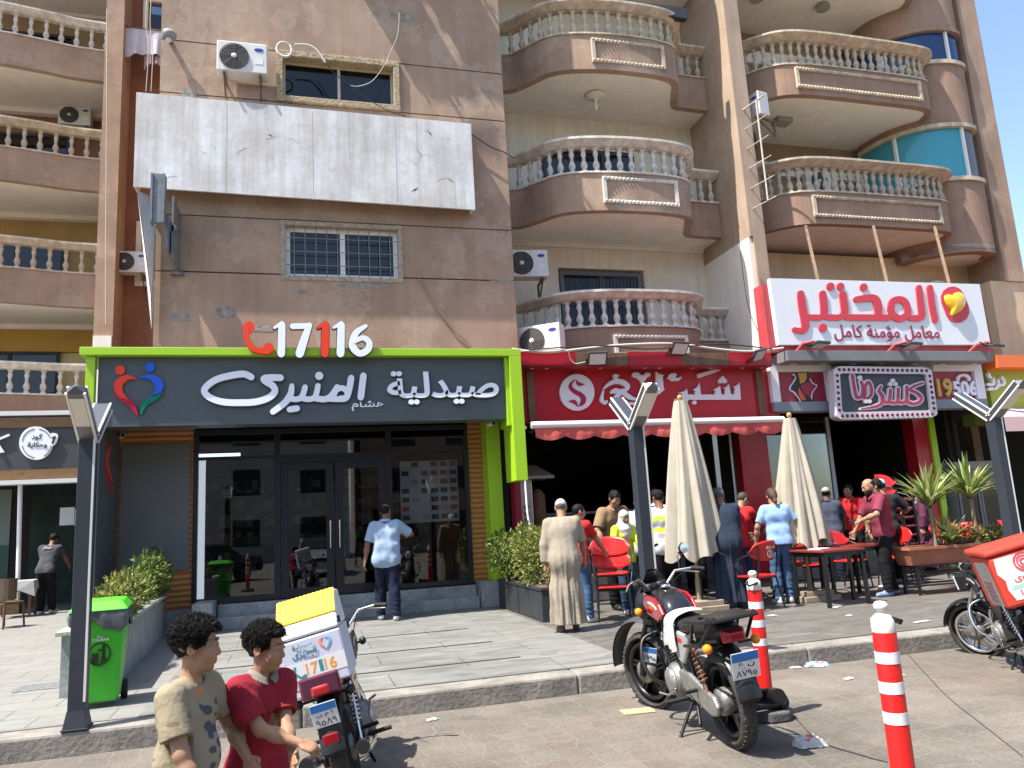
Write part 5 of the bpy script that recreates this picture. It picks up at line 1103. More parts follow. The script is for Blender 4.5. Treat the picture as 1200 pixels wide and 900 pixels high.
for i in range(n):
    t = i / n * 4; s_ = int(t); f = t - s_; c = [(-.26, -.285), (.26, -.285), (.26, .29), (-.26, .29), (-.26, -.285)]; x = c[s_][0] + (c[s_ + 1][0] - c[s_][0]) * f; y = c[s_][1] + (c[s_ + 1][1] - c[s_][1]) * f
    w = rr.uniform(-.012, .012); vs += [(x * .98, y * .98, .85), (x * 1.02 + w, y * 1.02 + w, .80), (x * .985 + w, y * .985 - w * .5, .72 + .05 * math.sin(i * .35) + rr.uniform(-.015, .015))]
mb.add(vs, [(3 * i + k, 3 * ((i + 1) % n) + k, 3 * ((i + 1) % n) + k + 1, 3 * i + k + 1) for i in range(n) for k in range(2)], 0, True); mb.build('liner_bag', mat('grey_bag', (.1, .105, .11), .3, var=.4, vs=12), bn)
ink = mat('print_black', (.01, .03, .01), .5); yb = lambda z: -.2 - .06 * (z - .05) / .77 - .004
mb = MB(); mb.prism(stroke_poly([(.02 + .095 * math.cos(2 * math.pi * i / 24), .47 + .095 * math.sin(2 * math.pi * i / 24)) for i in range(25)], .01, 2), yb(.5) - .008, yb(.4) + .012)
mb.prism([(-.04, .4), (0.005, .4), (.012, .48), (-.045, .48)], yb(.5) - .008, yb(.4) + .012); mb.prism(circle2((.055, .535), .014, 12), yb(.5) - .009, yb(.4) + .012)
mb.prism(stroke_poly([(.055, .515), (.055, .465), (.04, .4)], [.026, .026, .016], 3), yb(.5) - .0085, yb(.4) + .012); mb.prism(stroke_poly([(.055, .46), (.078, .4)], .016, 3), yb(.5) - .0075, yb(.4) + .012); mb.prism(stroke_poly([(.05, .51), (.01, .505)], .014, 3), yb(.5) - .0095, yb(.4) + .012)
mb.build('litter_symbol', ink, bn)
for tx, x0, x1, z0, z1 in (('سلة', -.005, .05, .615, .64), ('TOUBAN', -.05, .1, .585, .61)):
    text(tx, 'printing', mat('print_pale', (.6, .75, .55), .5), x0, x1, z0, z1, yb(.62) - .012, bn, .012, .015)
mb = MB()
for s_ in (-1, 1): mb.lathe([(.03, -.03), (.09, -.028), (.09, .028), (.03, .03)], 16, (s_ * .21, .22, .09), 'x')
mb.build('wheels', rubber, bn)
# ---- plants
def leaf_mat(name, c1, c2):
    mt = mat(name, c1, .5, spec=.4); t, b = nodes(mt); gi = nd(t, 'ShaderNodeNewGeometry'); c = ramp(t, gi.outputs['Random Per Island'], [(0, c1), (.55, c2), (1, tuple(x * 1.5 for x in c2))]); t.links.new(c, b.inputs['Base Color'])
    tr = nd(t, 'ShaderNodeBsdfTranslucent'); t.links.new(c, tr.inputs[0]); mx = nd(t, 'ShaderNodeMixShader'); mx.inputs[0].default_value = .3; t.links.new(b.outputs[0], mx.inputs[1]); t.links.new(tr.outputs[0], mx.inputs[2]); t.links.new(mx.outputs[0], t.nodes['Material Output'].inputs[0]); return mt
lf1 = leaf_mat('leaf_green', (.035, .075, .012), (.1, .16, .03)); lf2 = leaf_mat('leaf_yellow', (.12, .14, .025), (.26, .26, .06)); lf3 = leaf_mat('leaf_dry', (.2, .13, .06), (.3, .22, .1))
stem_m = mat('woody_stem', (.12, .085, .05), .9)
def leaves(mb, blobs, n, size, rr, mix=(.6, .35, .05), el=2.2):
    for _ in range(n):
        c, r = rr.choice(blobs); d = Vector((rr.gauss(0, 1), rr.gauss(0, 1), rr.gauss(0, 1))).normalized() * rr.random() ** .42
        p = Vector((c[0] + d.x * r[0], c[1] + d.y * r[1], c[2] + d.z * r[2]))
        a = Vector((d.x + rr.gauss(0, .7), d.y + rr.gauss(0, .7), d.z + .35 + rr.gauss(0, .6))).normalized(); s = a.cross(Vector((rr.gauss(0, 1), rr.gauss(0, 1), rr.gauss(0, 1)))).normalized(); u = s.cross(a)
        L = size * rr.uniform(.6, 1.35); w = L / el
        q = rr.random(); mi = 0 if q < mix[0] else (1 if q < mix[0] + mix[1] else 2)
        mb.add([p, p + a * L * .5 + s * w * .5 + u * w * .18, p + a * L - u * L * .12, p + a * L * .5 - s * w * .5 + u * w * .18], [(0, 1, 2), (0, 2, 3)], mi)
def shrub(name, loc, blobs, n, size, seed, label, cat, mix=(.6, .35, .05), stems=8, group=None):
    rr = random.Random(seed); e = empty(name, loc, 0, label, cat, group); mb = MB(); leaves(mb, blobs, n, size, rr, mix); mb.build('foliage', [lf1, lf2, lf3], e)
    mb = MB()
    for _ in range(stems):
        c, r = rr.choice(blobs); x0, y0 = c[0] * .8 + rr.uniform(-.05, .05), c[1] * .8 + rr.uniform(-.05, .05); mb.tube([(x0, y0, 0), (x0 * .5 + c[0] * .5 + rr.uniform(-.05, .05), y0 * .5 + c[1] * .5, c[2] * .5), (c[0] + rr.uniform(-.6, .6) * r[0], c[1] + rr.uniform(-.6, .6) * r[1], c[2] + r[2] * .6)], [.012, .009, .004], 5)
    mb.build('stems', stem_m, e); return e
# long marble planter on the left
pm = empty('marble_planter', (-1.75, 8.4, PZ), R_(3), 'long grey marble planter trough left of the pharmacy steps', 'planter')
mb = MB(); mb.box(-.42, .0, 0, 4.6, 0, .56); mb.build('trough', gm, pm)
mb = MB(); mb.box(-.47, -.36, -.05, 4.62, .56, .6); mb.box(-.09, .05, -.05, 4.62, .56, .6); mb.box(-.36, -.09, -.05, .1, .56, .6); mb.build('rim', mat('pale_rim_stone', (.42, .4, .36), .7, var=.3, vs=6), pm, bevel=.006)
MB().box(-.36, -.09, .1, 4.6, .561, .585).build('soil', mat('dry_soil', (.11, .08, .055), .95, bump=.8, bs=30), pm)
shrub('hedge_plant', (-2.0, 9.0, .76), [((0, -.1, .08), (.16, .3, .14)), ((.02, .6, .14), (.22, .4, .2)), ((-.05, 1.3, .2), (.24, .45, .26))], 2400, .075, 4, 'yellowish green hedge growing in the near half of the marble planter', 'hedge', (.4, .52, .08))
shrub('hedge_plant', (-2.1, 11.2, .76), [((0, 0, .2), (.24, .5, .28)), ((.02, .9, .32), (.26, .4, .34)), ((.05, 1.4, .3), (.2, .3, .42))], 2000, .08, 8, 'taller green hedge growing in the far half of the marble planter', 'hedge', (.6, .37, .03))
# black planters with bushes
for i, (y0, y1, lab) in enumerate(((10.42, 11.6, 'black square planter box next to the man in the long robe'), (11.66, 12.84, 'black square planter box against the marble plinth'))):
    e = empty('planter_box', (3.42, (y0 + y1) / 2, PZ), 0, lab, 'planter', 'black planter boxes'); h = (y1 - y0) / 2; w = .24
    mb = MB(); mb.box(-w, w, -h, h, 0, .42); mb.build('box', mat('black_planter', (.035, .037, .042), .5, var=.3, vs=6), e, bevel=.008)
    mb = MB(); mb.box(-w - .012, w + .012, -h - .012, h + .012, .42, .45); mb.build('rim', MATS['black_planter'], e); MB().box(-w + .04, w - .04, -h + .04, h - .04, .4505, .46).build('soil', MATS['dry_soil'], e)
shrub('bush', (3.4, 12.2, .62), [((-.1, 0, .35), (.4, .5, .35)), ((-.22, .15, .5), (.3, .4, .32)), ((.1, -.3, .5), (.3, .35, .35))], 3000, .07, 12, 'leafy green bush in the planter box against the plinth', 'bush', (.62, .36, .02), 12)
shrub('bush', (3.4, 11.05, .62), [((-.05, .1, .3), (.34, .42, .3)), ((.05, -.15, .55), (.3, .36, .3)), ((-.1, .3, .6), (.25, .3, .3))], 2600, .065, 13, 'yellowing bush in the planter box beside the robed man', 'bush', (.38, .58, .04), 12)
shrub('dry_plant', (3.45, 10.6, .62), [((0, 0, .12), (.18, .12, .14))], 160, .07, 14, 'small dry brown plant at the near end of the black planter', 'plant', (.05, .15, .8), 5)
# terracotta trough with yuccas on a steel stand
tr_ = empty('terracotta_trough', (9.35, 9.62, PZ), R_(-4), 'long terracotta trough on a black steel stand', 'planter')
mb = MB(); L = .85
lo = [(-L + .06, -.15, .42), (L - .06, -.15, .42), (L - .06, .15, .42), (-L + .06, .15, .42)]; hi = [(-L, -.21, .64), (L, -.21, .64), (L, .21, .64), (-L, .21, .64)]
mb.add(lo + hi, [(0, 1, 5, 4), (1, 2, 6, 5), (2, 3, 7, 6), (3, 0, 4, 7), (3, 2, 1, 0)]); terra = mat('terracotta', (.36, .13, .075), .8, var=.25, vs=5)
mb.box(-L - .02, L + .02, -.235, -.2, .64, .68); mb.box(-L - .02, L + .02, .2, .235, .64, .68); mb.box(-L - .02, -L + .02, -.2, .2, .641, .679); mb.box(L - .02, L + .02, -.2, .2, .641, .679); mb.build('trough', terra, tr_); MB().box(-L + .02, L - .02, -.199, .199, .63, .65).build('soil', MATS['dry_soil'], tr_)
mb = MB()
for x in (-L + .12, L - .12):
    for y in (-.15, .15): mb.box(x - .018, x + .018, y - .018, y + .018, 0, .42)
for y in (-.15, .15): mb.box(-L + .138, L - .138, y - .012, y + .012, .12, .145); mb.box(-L + .138, L - .138, y - .012, y + .012, .28, .305)
mb.box(-L + .1, L - .1, -.17, .17, .395, .42); mb.build('stand', black_p, tr_)
def yucca(loc, h, n, seed, label, Lf=.55):
    rr = random.Random(seed); e = empty('yucca', loc, 0, label, 'plant', 'yucca plants in the terracotta trough'); mb = MB()
    for i in range(n):
        a = rr.uniform(0, 2 * math.pi); tilt = rr.random() ** .7 * 1.75; L = Lf * rr.uniform(.7, 1.1); p = Vector((0, 0, h)); w = rr.uniform(.022, .034); d0 = Vector((math.cos(a), math.sin(a), 0)); s = Vector((-d0.y, d0.x, 0)); vs = []
        for k in range(6):
            t = k / 5; ang = tilt * (.55 + .6 * t); vs.append(p.copy()); ww = w * (1 - t ** 2.2) + .001; q = p.copy(); vs[-1] = q + s * ww; vs.append(q - s * ww); p = p + (d0 * math.sin(ang) + Vector((0, 0, 1)) * math.cos(ang)) * (L / 5)
        mb.add(vs, [(2 * k, 2 * k + 1, 2 * k + 3, 2 * k + 2) for k in range(5)], 0 if rr.random() < .55 else 1, True)
    mb.build('leaves', [leaf_mat('yucca_green', (.07, .13, .02), (.16, .24, .05)), leaf_mat('yucca_pale', (.3, .32, .1), (.42, .42, .2))], e)
    MB().tube([(0, 0, 0), (.02, .01, h * .5), (0, 0, h)], [.035, .03, .03], 8).build('trunk', mat('yucca_trunk', (.25, .2, .13), .9, var=.3, vs=20), e); return e
yucca((9.1, 9.62, .83), .58, 110, 21, 'left hand yucca with long arching pale edged leaves', .7); yucca((9.85, 9.6, .83), .68, 110, 22, 'right hand yucca with long arching leaves before the fridge', .68)
yucca((9.3, 9.55, .83), .05, 80, 23, 'low tuft of long leaves between the two tall yuccas', .5)
shrub('trough_plant', (9.9, 9.62, .83), [((-.1, 0, .12), (.35, .16, .16)), ((.35, 0, .1), (.25, .15, .14))], 700, .07, 24, 'small reddish leafy plant filling the trough under the yuccas', 'plant', (.35, .35, .3), 5)
# ---- closed parasols
cloth = mat('cream_canvas', (.4, .365, .295), .9, var=.18, vs=2.5, bump=.15, bs=120, streak=.08)
def parasol(x, y, zt, zb, r0, r1, seed, label):
    e = empty('parasol', (x, y, PZ), 0, label, 'parasol', 'closed cream market parasols'); rr = random.Random(seed); mb = MB(); n = 96; k = 18; vs = []; ph = [rr.uniform(0, 6) for _ in range(8)]
    for i in range(k + 1):
        t = i / k; r = r0 + (r1 - r0) * t ** .85
        for j in range(n):
            a = 2 * math.pi * j / n; f = .5 * math.sin(8 * a + ph[0] + .7 * t) + .3 * math.sin(13 * a + ph[1] - t * 1.3) + .2 * math.sin(21 * a + ph[2] + t)
            q = r * (1 + .27 * f * min(1, .25 + t) + .05 * math.sin(3 * a + 4 * t + ph[6])); z = zt - (zt - zb) * t + (.05 * math.sin(5 * a + ph[3]) + .045 * math.sin(8 * a + ph[4])) * (t ** 6); vs.append((q * math.cos(a) * 1.05 + .03 * t * math.sin(ph[5]), q * math.sin(a) * .9, z - PZ))
    mb.add(vs, [(i * n + j, i * n + (j + 1) % n, (i + 1) * n + (j + 1) % n, (i + 1) * n + j) for i in range(k) for j in range(n)], 0, True); mb.add(vs[:n], [tuple(range(n))[::-1]]); mb.build('canopy', cloth, e)
    MB().tube([(0, 0, .05), (0, 0, zt - PZ + .03)], .024, 10).build('pole', mat('pale_wood_pole', (.42, .28, .13), .6), e)
    MB().ell((0, 0, zt - PZ + .05), (.04, .04, .045), 12).build('finial', mat('wood_finial', (.45, .24, .07), .5), e)
    mb = MB(); mb.box(-.3, .3, -.3, .3, 0, .08); mb.box(-.25, .25, -.25, .25, .08, .15); mb.lathe([(.04, .15), (.035, .45)], 12); mb.build('base', mat('stone_slab_base', (.3, .24, .17), .9, var=.3, vs=6), e, bevel=.01)
    return e
parasol(5.42, 10.15, 3.17, .93, .09, .4, 1, 'closed cream parasol standing behind the red motorcycle in front of the grill')
parasol(7.22, 10.12, 2.87, .98, .085, .37, 6, 'closed cream parasol beside the dark red tables and the woman in light blue')
# ---- chairs and tables
red_c = mat('chair_red', (.55, .02, .018), .35, var=.15, vs=7, coat=.2)
def chair_proto():
    e = empty('bistro_chair', (0, 0, PZ), 0, '-', 'chair', 'red bistro chairs outside the restaurants')
    mb = MB(); mb.prism(rrect(-.215, -.21, .215, .21, .07, 4), .435, .46, plane='xy'); mb.build('seat', red_c, e, bevel=.008)
    mb = MB(); vs = []; n = 14; m_ = 8      # curved oval back, at the rear (+y)
    for side in (0, 1):
        for i in range(n + 1):
            u = -1 + 2 * i / n; hw = .135 * max(0, 1 - abs(u) ** 2.4) ** .5 + .004
            for j in range(m_ + 1):
                v = -1 + 2 * j / m_; x = u * .28; y = .25 - .13 * u * u + .03 * v + (.014 if side else 0); vs.append((x, y, .79 + v * hw))
    N = (n + 1) * (m_ + 1); fs = []
    for i in range(n):
        for j in range(m_):
            a = i * (m_ + 1) + j; q = (a, a + 1, a + m_ + 2, a + m_ + 1); fs.append(q[::-1]); fs.append(tuple(N + k for k in q))
    for i in range(n):
        for j in (0, m_): a = i * (m_ + 1) + j; b = a + m_ + 1; fs.append((a, b, N + b, N + a) if j else (b, a, N + a, N + b))
    mb.add(vs, fs, 0, True); mb.build('backrest', red_c, e)
    fm = MB(); r = .0125
    for s in (-1, 1):
        fm.tube([(s * .2, .17, .44), (s * .2, .22, .62), (s * .2, .235, .86)], r, 8)
        fm.tube([(s * .25, .19, .78), (s * .27, .1, .74), (s * .27, -.08, .68), (s * .255, -.17, .6), (s * .22, -.19, .45)], r, 8)
    fm.tube([(-.2, -.17, .425), (.2, -.17, .425)], r, 8); fm.tube([(-.2, .17, .425), (.2, .17, .425)], r, 8); fm.tube([(-.2, .2, .2), (.2, .2, .2)], .009, 6); fm.build('frame', black_p, e)
    for s in (-1, 1):
        MB().tube([(s * .2, -.18, .44), (s * .225, -.22, .012)], r, 8).build('leg', black_p, e); MB().tube([(s * .2, .17, .44), (s * .215, .25, .012)], r, 8).build('leg', black_p, e)
    return e
ch0 = chair_proto()
chs = [  # x, y, z, heading (0 = sitter faces -y), tilt, label
    (4.05, 9.95, 0, R_(-20), 0, 'lower red chair of the two stacked before the hijab girl'), (4.06, 9.98, .17, R_(-20), 0, 'upper red chair of the two stacked before the hijab girl'),
    (6.12, 9.75, 0, R_(200), 0, 'red chair turned away behind the capped bollard with emblem on its back'), (6.35, 10.6, 0, R_(190), 0, 'red chair hidden between the navy robe and the light blue shirt'),
    (8.62, 10.95, 0, R_(25), 0, 'red chair pulled out behind the bearded man'), (9.45, 10.9, 0, R_(-60), 0, 'red chair standing alone by the end of the terracotta trough'),
    (10.9, 10.9, 0, R_(-70), 0, 'red chair behind the trough and in front of the fridge'), (11.9, 10.7, 0, R_(30), 0, 'red chair at the right edge behind the delivery motorcycle'),
    (7.9, 11.6, 0, R_(180), 0, 'red chair at the far side of the dark red tables'), (7.75, 10.75, 0, R_(-15), 0, 'red chair pushed in beside the parasol and the maroon polo man'), (9.9, 11.3, 0, R_(100), 0, 'red chair left of the tall red stack'), (11.3, 11.6, 0, R_(-20), 0, 'red chair in the shade before the lime column'), (12.2, 9.9, 0, R_(60), 0, 'red chair behind the red food box'), (6.9, 11.5, 0, R_(150), 0, 'red chair by the red column of the grill')]
for k in range(7): chs.append((10.35 + .01 * k, 11.7 + .012 * k, .155 * k, R_(20 + (k % 3)), 0, ('bottom' if k == 0 else 'top' if k == 6 else ('second', 'third', 'fourth', 'fifth', 'sixth')[k - 1]) + ' chair of the tall red stack behind the cap wearer'))
first = True
for x, y, z, h, t, lab in chs:
    c = ch0 if first else copy_tree(ch0); first = False
    c.location = (x, y, PZ + z); c.rotation_euler = (t, 0, h); c['label'] = lab
    if 'emblem' in lab:
        mk = mat('faded_white_print', (.6, .5, .48), .6)
        mb = MB(); mb.prism(stroke_poly([(.05 * math.cos(2 * math.pi * i / 20), .745 + .05 * math.sin(2 * math.pi * i / 20)) for i in range(21)], .012, 2), .262, .268); mb.prism(stroke_poly([(.022, .775), (-.012, .77), (-.015, .75), (.015, .738), (.012, .718), (-.022, .715)], .012, 4), .2625, .268); mb.build('emblem', mk, c)
        tb = text_mb('شبراوى', -.09, .09, .81, .865, .004, .01); tb.M = None; tb.v = [(-x_, .287 - y_, z_) for x_, y_, z_ in tb.v]; tb.f = [f[::1] for f in tb.f]; tb.build('lettering', mk, c)
top_m = mat('table_red_brown', (.2, .03, .022), .35, var=.25, vs=5)
def table(x, y, rz, label, w=.36):
    e = empty('cafe_table', (x, y, PZ), rz, label, 'table', 'dark red topped tables outside the restaurants'); MB().prism(rrect(-w, -w, w, w, .03, 3), .72, .75, plane='xy').build('tabletop', top_m, e, bevel=.006)
    q = w - .05; mb = MB(); mb.box(-q, q, -q - .01, -q + .01, .66, .719); mb.box(-q, q, q - .01, q + .01, .66, .719); mb.box(-q - .01, -q + .01, -q + .01, q - .01, .66, .719); mb.box(q - .01, q + .01, -q + .01, q - .01, .66, .719); mb.build('apron', black_p, e)
    for sx in (-1, 1):
        for sy in (-1, 1): MB().bar((sx * q, sy * q, .7), (sx * (q + .02), sy * (q + .02), 0), .045).build('leg', black_p, e)
    return e
tb1 = table(7.15, 9.55, .05, 'dark red table beside the second parasol with paper on it'); table(8.0, 10.1, .02, 'dark red table just left of the bearded man'); table(7.3, 11.0, .03, 'dark red table behind the second parasol', .38); table(6.4, 11.6, 0, 'dark red table in front of the grill shop column', .38)
o = MB().prism(rrect(-.14, -.1, .14, .1, .02, 2), 0, .012, plane='xy').build('paper_sheet', mat('paper_white', (.7, .7, .68), .7), loc=(7.0, 9.5, .935), rot=(0, 0, .4)); tag(o, 'white paper sheet lying on the table by the parasol', 'paper')
# ---- air conditioners
ac_w = mat('ac_white', (.68, .67, .63), .5, var=.1, vs=4, streak=.06)
def ac_unit(w=.82, h=.56, d=.3):
    e = empty('air_conditioner', (0, 0, 0), 0, '-', 'air conditioner', 'air conditioner units on the balconies and walls')
    MB().box(-w / 2, w / 2, 0, d, 0, h).build('casing', ac_w, e, bevel=.018, seg=3)
    cx_ = -w / 2 + h * .5; r = h * .43
    MB().lathe([(r, -.004), (r, -.012), (r * .98, -.014), (.001, -.014)], 28, (cx_, 0, h / 2), 'y').build('fan_recess', mat('fan_dark', (.03, .03, .03), .6), e)
    g = MB()
    for k in range(1, 9): rr_ = r * k / 8.3; g.tube([(cx_ + rr_ * math.cos(2 * math.pi * i / 28), -.02, h / 2 + rr_ * math.sin(2 * math.pi * i / 28)) for i in range(29)], .0035, 4, caps=False)
    for k in range(8): a = k * math.pi / 4; g.tube([(cx_, -.021, h / 2), (cx_ + r * math.cos(a), -.021, h / 2 + r * math.sin(a))], .003, 4)
    g.build('fan_grille', mat('fan_wire', (.2, .19, .18), .5), e); MB().lathe([(.045, -.024), (.04, -.03), (.001, -.03)], 14, (cx_, 0, h / 2), 'y').build('fan_hub', ac_w, e)
    MB().prism(circle2((w / 2 - .14, h * .78), .075, 20, 1, .42), -.006, .004).build('badge', mat('badge_blue', (.02, .04, .32), .4), e); MB().prism([(w / 2 - .2, h * .3), (w / 2 - .07, h * .3), (w / 2 - .07, h * .48), (w / 2 - .2, h * .48)], -.004, .004).build('sticker', mat('sticker_white', (.72, .7, .7), .5), e)
    mb = MB()
    for x in (-w / 2 + .12, w / 2 - .12): MB().box(x - .02, x + .02, -.02, .55, -.05, -.012).box(x - .02, x + .02, .5, .55, -.4, -.05).bar((x, .02, -.05), (x, .52, -.38), .03).build('bracket', rust, e)
    return e
ac0 = ac_unit()
acs = [((-.9, 12.62, 9.36), 0, 'white air conditioner beside the top window on the brown wall'), ((4.42, 14.0, 6.34), R_(-6), 'air conditioner high in the corner of the first floor balcony'), ((4.2, 12.95, 4.5), R_(-38), 'air conditioner sitting turned on the red shop canopy'),
    ((-4.18, 20.7, 8.42), 0, 'air conditioner below the window in the red brown recess'), ((-5.98, 22.05, 13.1), 0, 'air conditioner on the left block balcony third up'), ((9.75, 13.9, 10.1), R_(-78), 'air conditioner at the end of the right block balcony behind a drying frame'), ((12.75, 15.3, 9.25), 0, 'air conditioner behind the lower right block balustrade'), ((4.1, 13.9, 12.1), R_(-60), 'air conditioner out of view over the upper balcony')]
acs = acs[:7] + [((1.3, 12.62, 12.0), 0, 'air conditioner highest on the brown wall, the left one of two'), ((2.55, 12.62, 12.05), 0, 'air conditioner highest on the brown wall, the right one of two')]
for i, (l, rz, lab) in enumerate(acs):
    c = ac0 if i == 0 else copy_tree(ac0); c.location = l; c.rotation_euler = (0, 0, rz); c['label'] = lab
# ---- floodlights
def flood():
    e = empty('floodlight', (0, 0, 0), 0, '-', 'floodlight', 'floodlights above the shop signs'); MB().cbox((0, 0, 0), (.34, .26, .05)).build('housing', mat('flood_dark', (.04, .04, .045), .5), e, bevel=.01)
    MB().cbox((0, 0, -.026), (.28, .2, .006)).build('lens', mat('flood_lens', (.55, .56, .56), .25), e); MB().tube([(-.18, 0, 0), (-.18, .16, .06), (.18, .16, .06), (.18, 0, 0)], .012, 6).build('bracket', black_p, e); return e
f0 = flood(); fls = [(P(700, 420, 12.0), (R_(-50), 0, R_(-8)), 'floodlight on the red canopy nearest the air conditioner'), (P(796, 408, 12.0), (R_(-50), 0, R_(10)), 'floodlight on the middle of the red canopy'), (P(889, 416, 12.0), (R_(-45), R_(-14), R_(20)), 'floodlight at the right end of the red canopy'),
    (P(960, 404, 11.85), (R_(-12), R_(0), R_(10)), 'floodlight on a red arm under the left of the laboratory sign'), (P(1068, 405, 11.85), (R_(-12), 0, R_(10)), 'floodlight on a red arm under the middle of the laboratory sign'), (P(1164, 405, 11.85), (R_(12), 0, R_(10)), 'floodlight on a red arm under the right end of the laboratory sign')]
for i, (l, r, lab) in enumerate(fls):
    c = f0 if i == 0 else copy_tree(f0); c.location = l; c.rotation_euler = r; c['label'] = lab
    if 'red arm' in lab: M_ = MB().tube([(l.x - .24, 12.35, l.z - .12), (l.x - .22, 12.0, l.z + .06), (l.x - .05, 11.9, l.z + .08)], .035, 8).build('sign_lamp_arm', MATS['faded_red']); tag(M_, 'red bent arm holding the ' + lab.split(' on a red arm ')[0] + ' ' + lab.split(' on a red arm ')[1], 'arm', 'red floodlight arms')
# ---- cables, hose, small wall things
def cable(name, pts, r, m_, label, cat='cable', group=None):
    o = MB().tube(spline(pts, 6), r, 5).build(name, m_); return tag(o, label, cat, group)
wire_b = mat('black_wire', (.02, .02, .02), .7); wire_w = mat('dirty_white_wire', (.5, .46, .4), .7)
def px(l, Y): return [P(a, b, Y) for a, b in l]
cable('cable_bundle', px([(600, 409), (640, 413), (690, 408), (735, 404), (790, 403), (840, 409), (880, 412), (918, 408)], 12.05), .022, wire_w, 'thick pale cable bundle running along the red canopy top')
cable('cable', px([(606, 412), (660, 410), (668, 420), (674, 426), (686, 424)], 12.03), .01, wire_w, 'thin pale cable looping down to the left canopy floodlight')
cable('cable', px([(620, 410), (700, 405), (760, 409), (830, 404), (860, 404), (905, 409)], 12.0), .012, wire_b, 'thin dark cable tangled on the red canopy')
cable('wall_cable', px([(490, 324), (500, 340), (505, 352), (518, 368), (530, 385), (545, 398), (552, 408)], 12.97), .012, mat('brown_cable', (.3, .2, .14), .7), 'brown cable hanging down the brown wall above the green slab')
cable('wall_cable', px([(373, 60), (390, 84), (410, 100), (430, 115), (455, 130), (476, 136)], 12.7), .008, wire_b, 'black cable running across the top window')
cable('wall_cable', px([(468, 15), (466, 40), (458, 60), (450, 77), (436, 95), (420, 101), (410, 100)], 12.7), .006, wire_w, 'pale cable drooping across the top right window pane')
cable('wall_cable', px([(552, 157), (575, 172), (590, 178), (602, 185)], 12.9), .01, wire_b, 'black cable from the white board to the second floor balcony')
cable('hose_coil', [P(333, 58, 12.6) + Vector((.125 * math.cos(a * .35), .01 * math.sin(a), .135 * math.sin(a * .35))) for a in range(0, 56)], .018, mat('white_hose', (.66, .63, .57), .6), 'coiled white hose hanging at the top window corner', 'hose')
cable('hose', px([(345, 52), (362, 53), (372, 60), (381, 73)], 12.62), .02, mat('white_hose', (.66, .63, .57), .6), 'white pipe end poking over the top window frame', 'pipe')
for i, x in enumerate((172, 177)): cable('drop_wire', px([(x, 0), (x - 1, 30), (x + 2, 60), (x + (0 if i else -1), 107)], 14.0), .007, wire_w, ('pale wire hanging left of the brown wall, nearer the corner pillar', 'pale wire hanging left of the brown wall, nearer the brown corner')[i], 'wire', 'hanging wires left of the brown wall')
cable('drop_wire', [P(125, 10, 20.1), P(125, 120, 20.1), P(124, 300, 20.1), P(124, 380, 20.1)], .012, wire_w, 'pale wire running down the corner pillar of the left block', 'wire')
cable('facade_wire', px([(865, 270), (872, 330), (880, 370), (897, 402)], 13.3), .008, wire_b, 'dark wire hanging down the white pillar base', 'wire')
cable('ground_wire', [G(898, 815, .05), G(930, 840, .006), G(960, 868, .006), G(1010, 885, .006), G(1040, 893, .006)], .003, wire_b, 'thin dark wire lying on the road between the two bollards', 'wire')
cable('ground_wire', [G(1058, 760, .003), G(1085, 790, .003), G(1112, 818, .003), G(1150, 848, .003), G(1198, 886, .003)], .003, wire_b, 'thin dark wire trailing across the road right of the near bollard', 'wire')
# camera and lamp on walls
for (qx, qy, Y, lab) in ((142, 511, 13.2, 'white security camera at the left of the wood panel'), (574, 497, 12.85, 'white security camera beside the green column')):
    p = P(qx, qy, Y); e = empty('security_camera', p, R_(25), lab, 'camera', 'white security cameras on the pharmacy front'); MB().lathe([(.035, -.1), (.038, -.09), (.038, .06), (.03, .07)], 12, axis='y').build('body', white_al, e); MB().lathe([(.03, -.104), (.001, -.104)], 12, axis='y').build('lens', black_p, e); MB().tube([(0, .02, .03), (0, .06, .09)], .012, 6).build('mount', white_al, e)
p = P(198, 42, 12.8); e = empty('wall_lamp', p, 0, 'small octagonal wall lamp on the top left of the brown wall', 'lamp'); MB().lathe([(.1, -.05), (.13, 0), (.1, .08), (.03, .1)], 8, axis='z').build('shade', mat('grey_shade', (.25, .24, .22), .7), e); MB().ell((0, -.02, -.09), .05, 10).build('bulb', mat('flood_lens', (.55, .56, .56), .25), e); MB().box(-.03, .03, .05, .2, -.02, .04).build('mount', rust, e)
# drying frames
e = empty('drying_frame', (9.9, 13.6, 9), 0, 'white metal clothes drying frame on the right block balcony', 'drying frame'); wf_ = mat('worn_white_metal', (.55, .48, .4), .6, var=.4, vs=12); mb = MB()
A = P(886, 118, 13.2); Bq = P(900, 235, 13.2); C_ = P(862, 135, 13.6); D = P(872, 250, 13.6)
mb.tube([A, Bq], .022, 6)
for k in range(6):
    t = k / 5; a = A.lerp(Bq, t); c = C_.lerp(D, t); mb.tube([c, a, a + (a - c) * .35], .012 if k else .02, 5)
mb.build('frame', wf_, e, loc=(-9.9, -13.6, -9))
